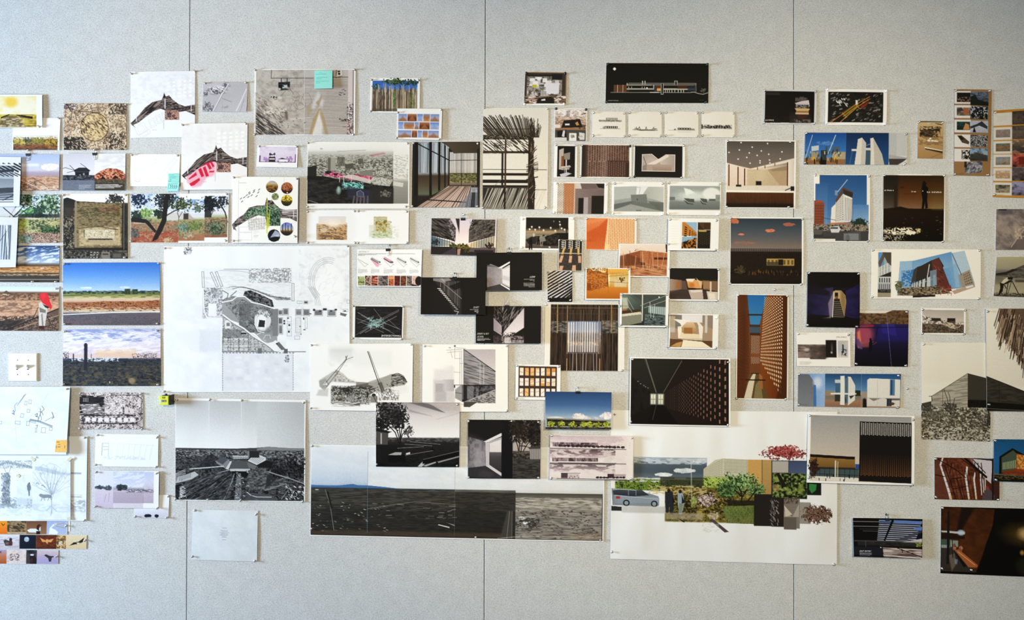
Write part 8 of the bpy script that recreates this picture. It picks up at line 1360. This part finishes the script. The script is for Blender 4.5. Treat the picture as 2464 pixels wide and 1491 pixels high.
for px, py, dn, key, pk in CLIPS:
    s = [q for q in SHEETS if q.sn == key][0]
    clip(px, py, dn, s, key, pk)

# ------------------------------------------------------------------ tape strips on the tracing paper
for px, py, ang, L, lb in TAPES:
    bm = bmesh.new()
    a, b, th = L*K/2, 3.3*K, .00012
    n = 6
    top, bot = [], []
    for i in range(n+1):
        x = -a+2*a*i/n
        jag = _pr.uniform(-.0008, .0008) if i in (0, n) else 0
        for lst, y in ((top, -th), (bot, 0)):
            lst.append((bm.verts.new((x+jag, y, -b)), bm.verts.new((x-jag, y, b))))
    for i in range(n):
        bm.faces.new((top[i][0], top[i+1][0], top[i+1][1], top[i][1])); bm.faces.new((bot[i][1], bot[i+1][1], bot[i+1][0], bot[i][0]))
        bm.faces.new((top[i][0], bot[i][0], bot[i+1][0], top[i+1][0])); bm.faces.new((top[i][1], top[i+1][1], bot[i+1][1], bot[i][1]))
    for i in (0, n): bm.faces.new((top[i][0], top[i][1], bot[i][1], bot[i][0]))
    s = [q for q in SHEETS if q.sn == lb[0]][0]
    X, Y, Z = [float(v) for v in s.place(float(px), float(py))]
    o = link('tape_strip', bm_mesh(bm, 'tape_strip'), M_TAPE, loc=(X, Y-.0012, Z)); o.rotation_euler = (0, -ang, 0)
    tag(o, lb[1], 'tape', 'masking tape on the tracing paper')

# ------------------------------------------------------------------ light switch plate
def switch():
    p = at(57, 883)
    root = bpy.data.objects.new('light_switch', None); col.objects.link(root); root.location = p
    tag(root, 'white double toggle light switch plate on the felt wall', 'light switch')
    hw, hh, dp = 34.5*K, 33.8*K, .0062
    bm = bmesh.new(); bm_box(bm, -hw, -dp, -hh, hw, -.0001, hh)
    ed = [e for e in bm.edges if all(v.co.y < -dp+1e-5 for v in e.verts)]
    bmesh.ops.bevel(bm, geom=ed, offset=.0048, segments=4, affect='EDGES', profile=.55)
    link('cover_plate', bm_mesh(bm, 'cover_plate'), M_SWITCH, root)
    for cx in (43.5-57, 69.5-57):
        x = cx*K
        bm = bmesh.new()                              # dark slot frame round the lever
        bm_box(bm, x-.0050, -dp-.0001, -.0118, x+.0050, -dp+.001, .0118)
        sl = link('toggle_slot', bm_mesh(bm, 'toggle_slot'), M_SWITCH, root)
        bm = bmesh.new(); bm_box(bm, x-.0036, -dp-.00025, -.0100, x+.0036, -dp-.00005, .0100)
        link('slot_gap', bm_mesh(bm, 'slot_gap'), M_DARKP, sl)
        bm = bmesh.new()                              # lever pointing up
        r0 = [(-.0036, -dp, -.0068), (.0036, -dp, -.0068), (.0036, -dp, .0092), (-.0036, -dp, .0092)]
        r1 = [(-.0031, -dp-.0125, .0060), (.0031, -dp-.0125, .0060), (.0031, -dp-.0120, .0116), (-.0031, -dp-.0120, .0116)]
        A = [bm.verts.new((q[0]+x, q[1], q[2])) for q in r0]; B = [bm.verts.new((q[0]+x, q[1], q[2])) for q in r1]
        bm.faces.new(A[::-1]); bm.faces.new(B)
        for i in range(4): bm.faces.new((A[i], A[(i+1) % 4], B[(i+1) % 4], B[i]))
        bmesh.ops.bevel(bm, geom=[e for e in bm.edges if any(v in B for v in e.verts)], offset=.0008, segments=2, affect='EDGES')
        link('toggle_lever', bm_mesh(bm, 'toggle_lever'), M_SWITCH, root)
        for sg in (1, -1):
            bm = bmesh.new(); lathe(bm, [(0, 0), (.0026, 0), (.0026, .0006), (.0018, .0012), (0, .0014)], 10)
            link('screw', bm_mesh(bm, 'screw', True), M_SCREW, root, (x, -dp, sg*17.2*K))
switch()

# ------------------------------------------------------------------ lime green wall device
def device():
    p = at(406, 960)
    root = bpy.data.objects.new('laser_level', None); col.objects.link(root); root.location = p
    tag(root, 'small lime green plastic tool with a dark clamp below the campus map', 'tool')
    x0, x1, z0, z1, f, b = -.0205, .0175, -.0185, .0170, -.040, -.008
    bm = bmesh.new(); bm_box(bm, x0, f, z0, x1-.002, b, z1); bm_bevel(bm, .0016)
    body = link('housing', bm_mesh(bm, 'housing'), M_LIME, root)
    bm = bmesh.new(); bm_box(bm, x0+.0095, f-.0006, -.0065, x0+.0280, f+.001, .0015); bm_bevel(bm, .0004, 1)
    pl = link('name_plate', bm_mesh(bm, 'name_plate'), M_DARKP, body)
    cu = bpy.data.curves.new('lettering', 'FONT'); cu.body = 'RYOBI'; cu.size = .0066; cu.align_x = 'CENTER'; cu.resolution_u = 2
    to = bpy.data.objects.new('t', cu); col.objects.link(to)
    me = bpy.data.meshes.new_from_object(to.evaluated_get(bpy.context.evaluated_depsgraph_get())); bpy.data.objects.remove(to)
    for v in me.vertices: v.co = Vector((v.co.x*.86+x0+.0188, f-.0008, -.0047+v.co.y))
    link('lettering', me, flat_mat(235), body)
    bm = bmesh.new(); bm_box(bm, x0+.0112, f-.0004, .0070, x0+.0245, f+.001, .0145); bm_bevel(bm, .0003, 1)
    link('recessed_window', bm_mesh(bm, 'recessed_window'), flat_mat('8a8c18'), body)
    bm = bmesh.new(); bm_box(bm, x0+.0006, f-.0003, -.0120, x0+.0075, f+.001, .0020)
    link('sticker', bm_mesh(bm, 'sticker'), flat_mat('dcebd2'), body)
    bm = bmesh.new(); bm_box(bm, x0+.008, -.034, z1-.0005, x1-.006, -.014, z1+.0022); bm_bevel(bm, .0006, 1)
    link('top_pad', bm_mesh(bm, 'top_pad'), M_DARKP, root)
    bm = bmesh.new(); lathe(bm, [(0, 0), (.0050, 0), (.0052, .004), (.0040, .0075), (0, .0085)], 12)
    k = link('knob', bm_mesh(bm, 'knob', True), M_DARKP, root, (x0+.021, -.026, z1)); k.rotation_euler = (-math.pi/2, 0, 0)
    bm = bmesh.new(); bm_box(bm, x1-.0015, -.034, z0-.001, x1+.0045, 0.0, z1+.003); bm_bevel(bm, .0012, 1)
    link('clamp', bm_mesh(bm, 'clamp'), M_DARKP, root)
    bm = bmesh.new(); lathe(bm, [(0, 0), (.0030, 0), (.0030, .004), (0, .0045)], 10)
    k = link('clamp_screw', bm_mesh(bm, 'clamp_screw', True), M_DARKP, root, (x1+.004, -.020, -.003)); k.rotation_euler = (0, 0, math.pi/2)
device()
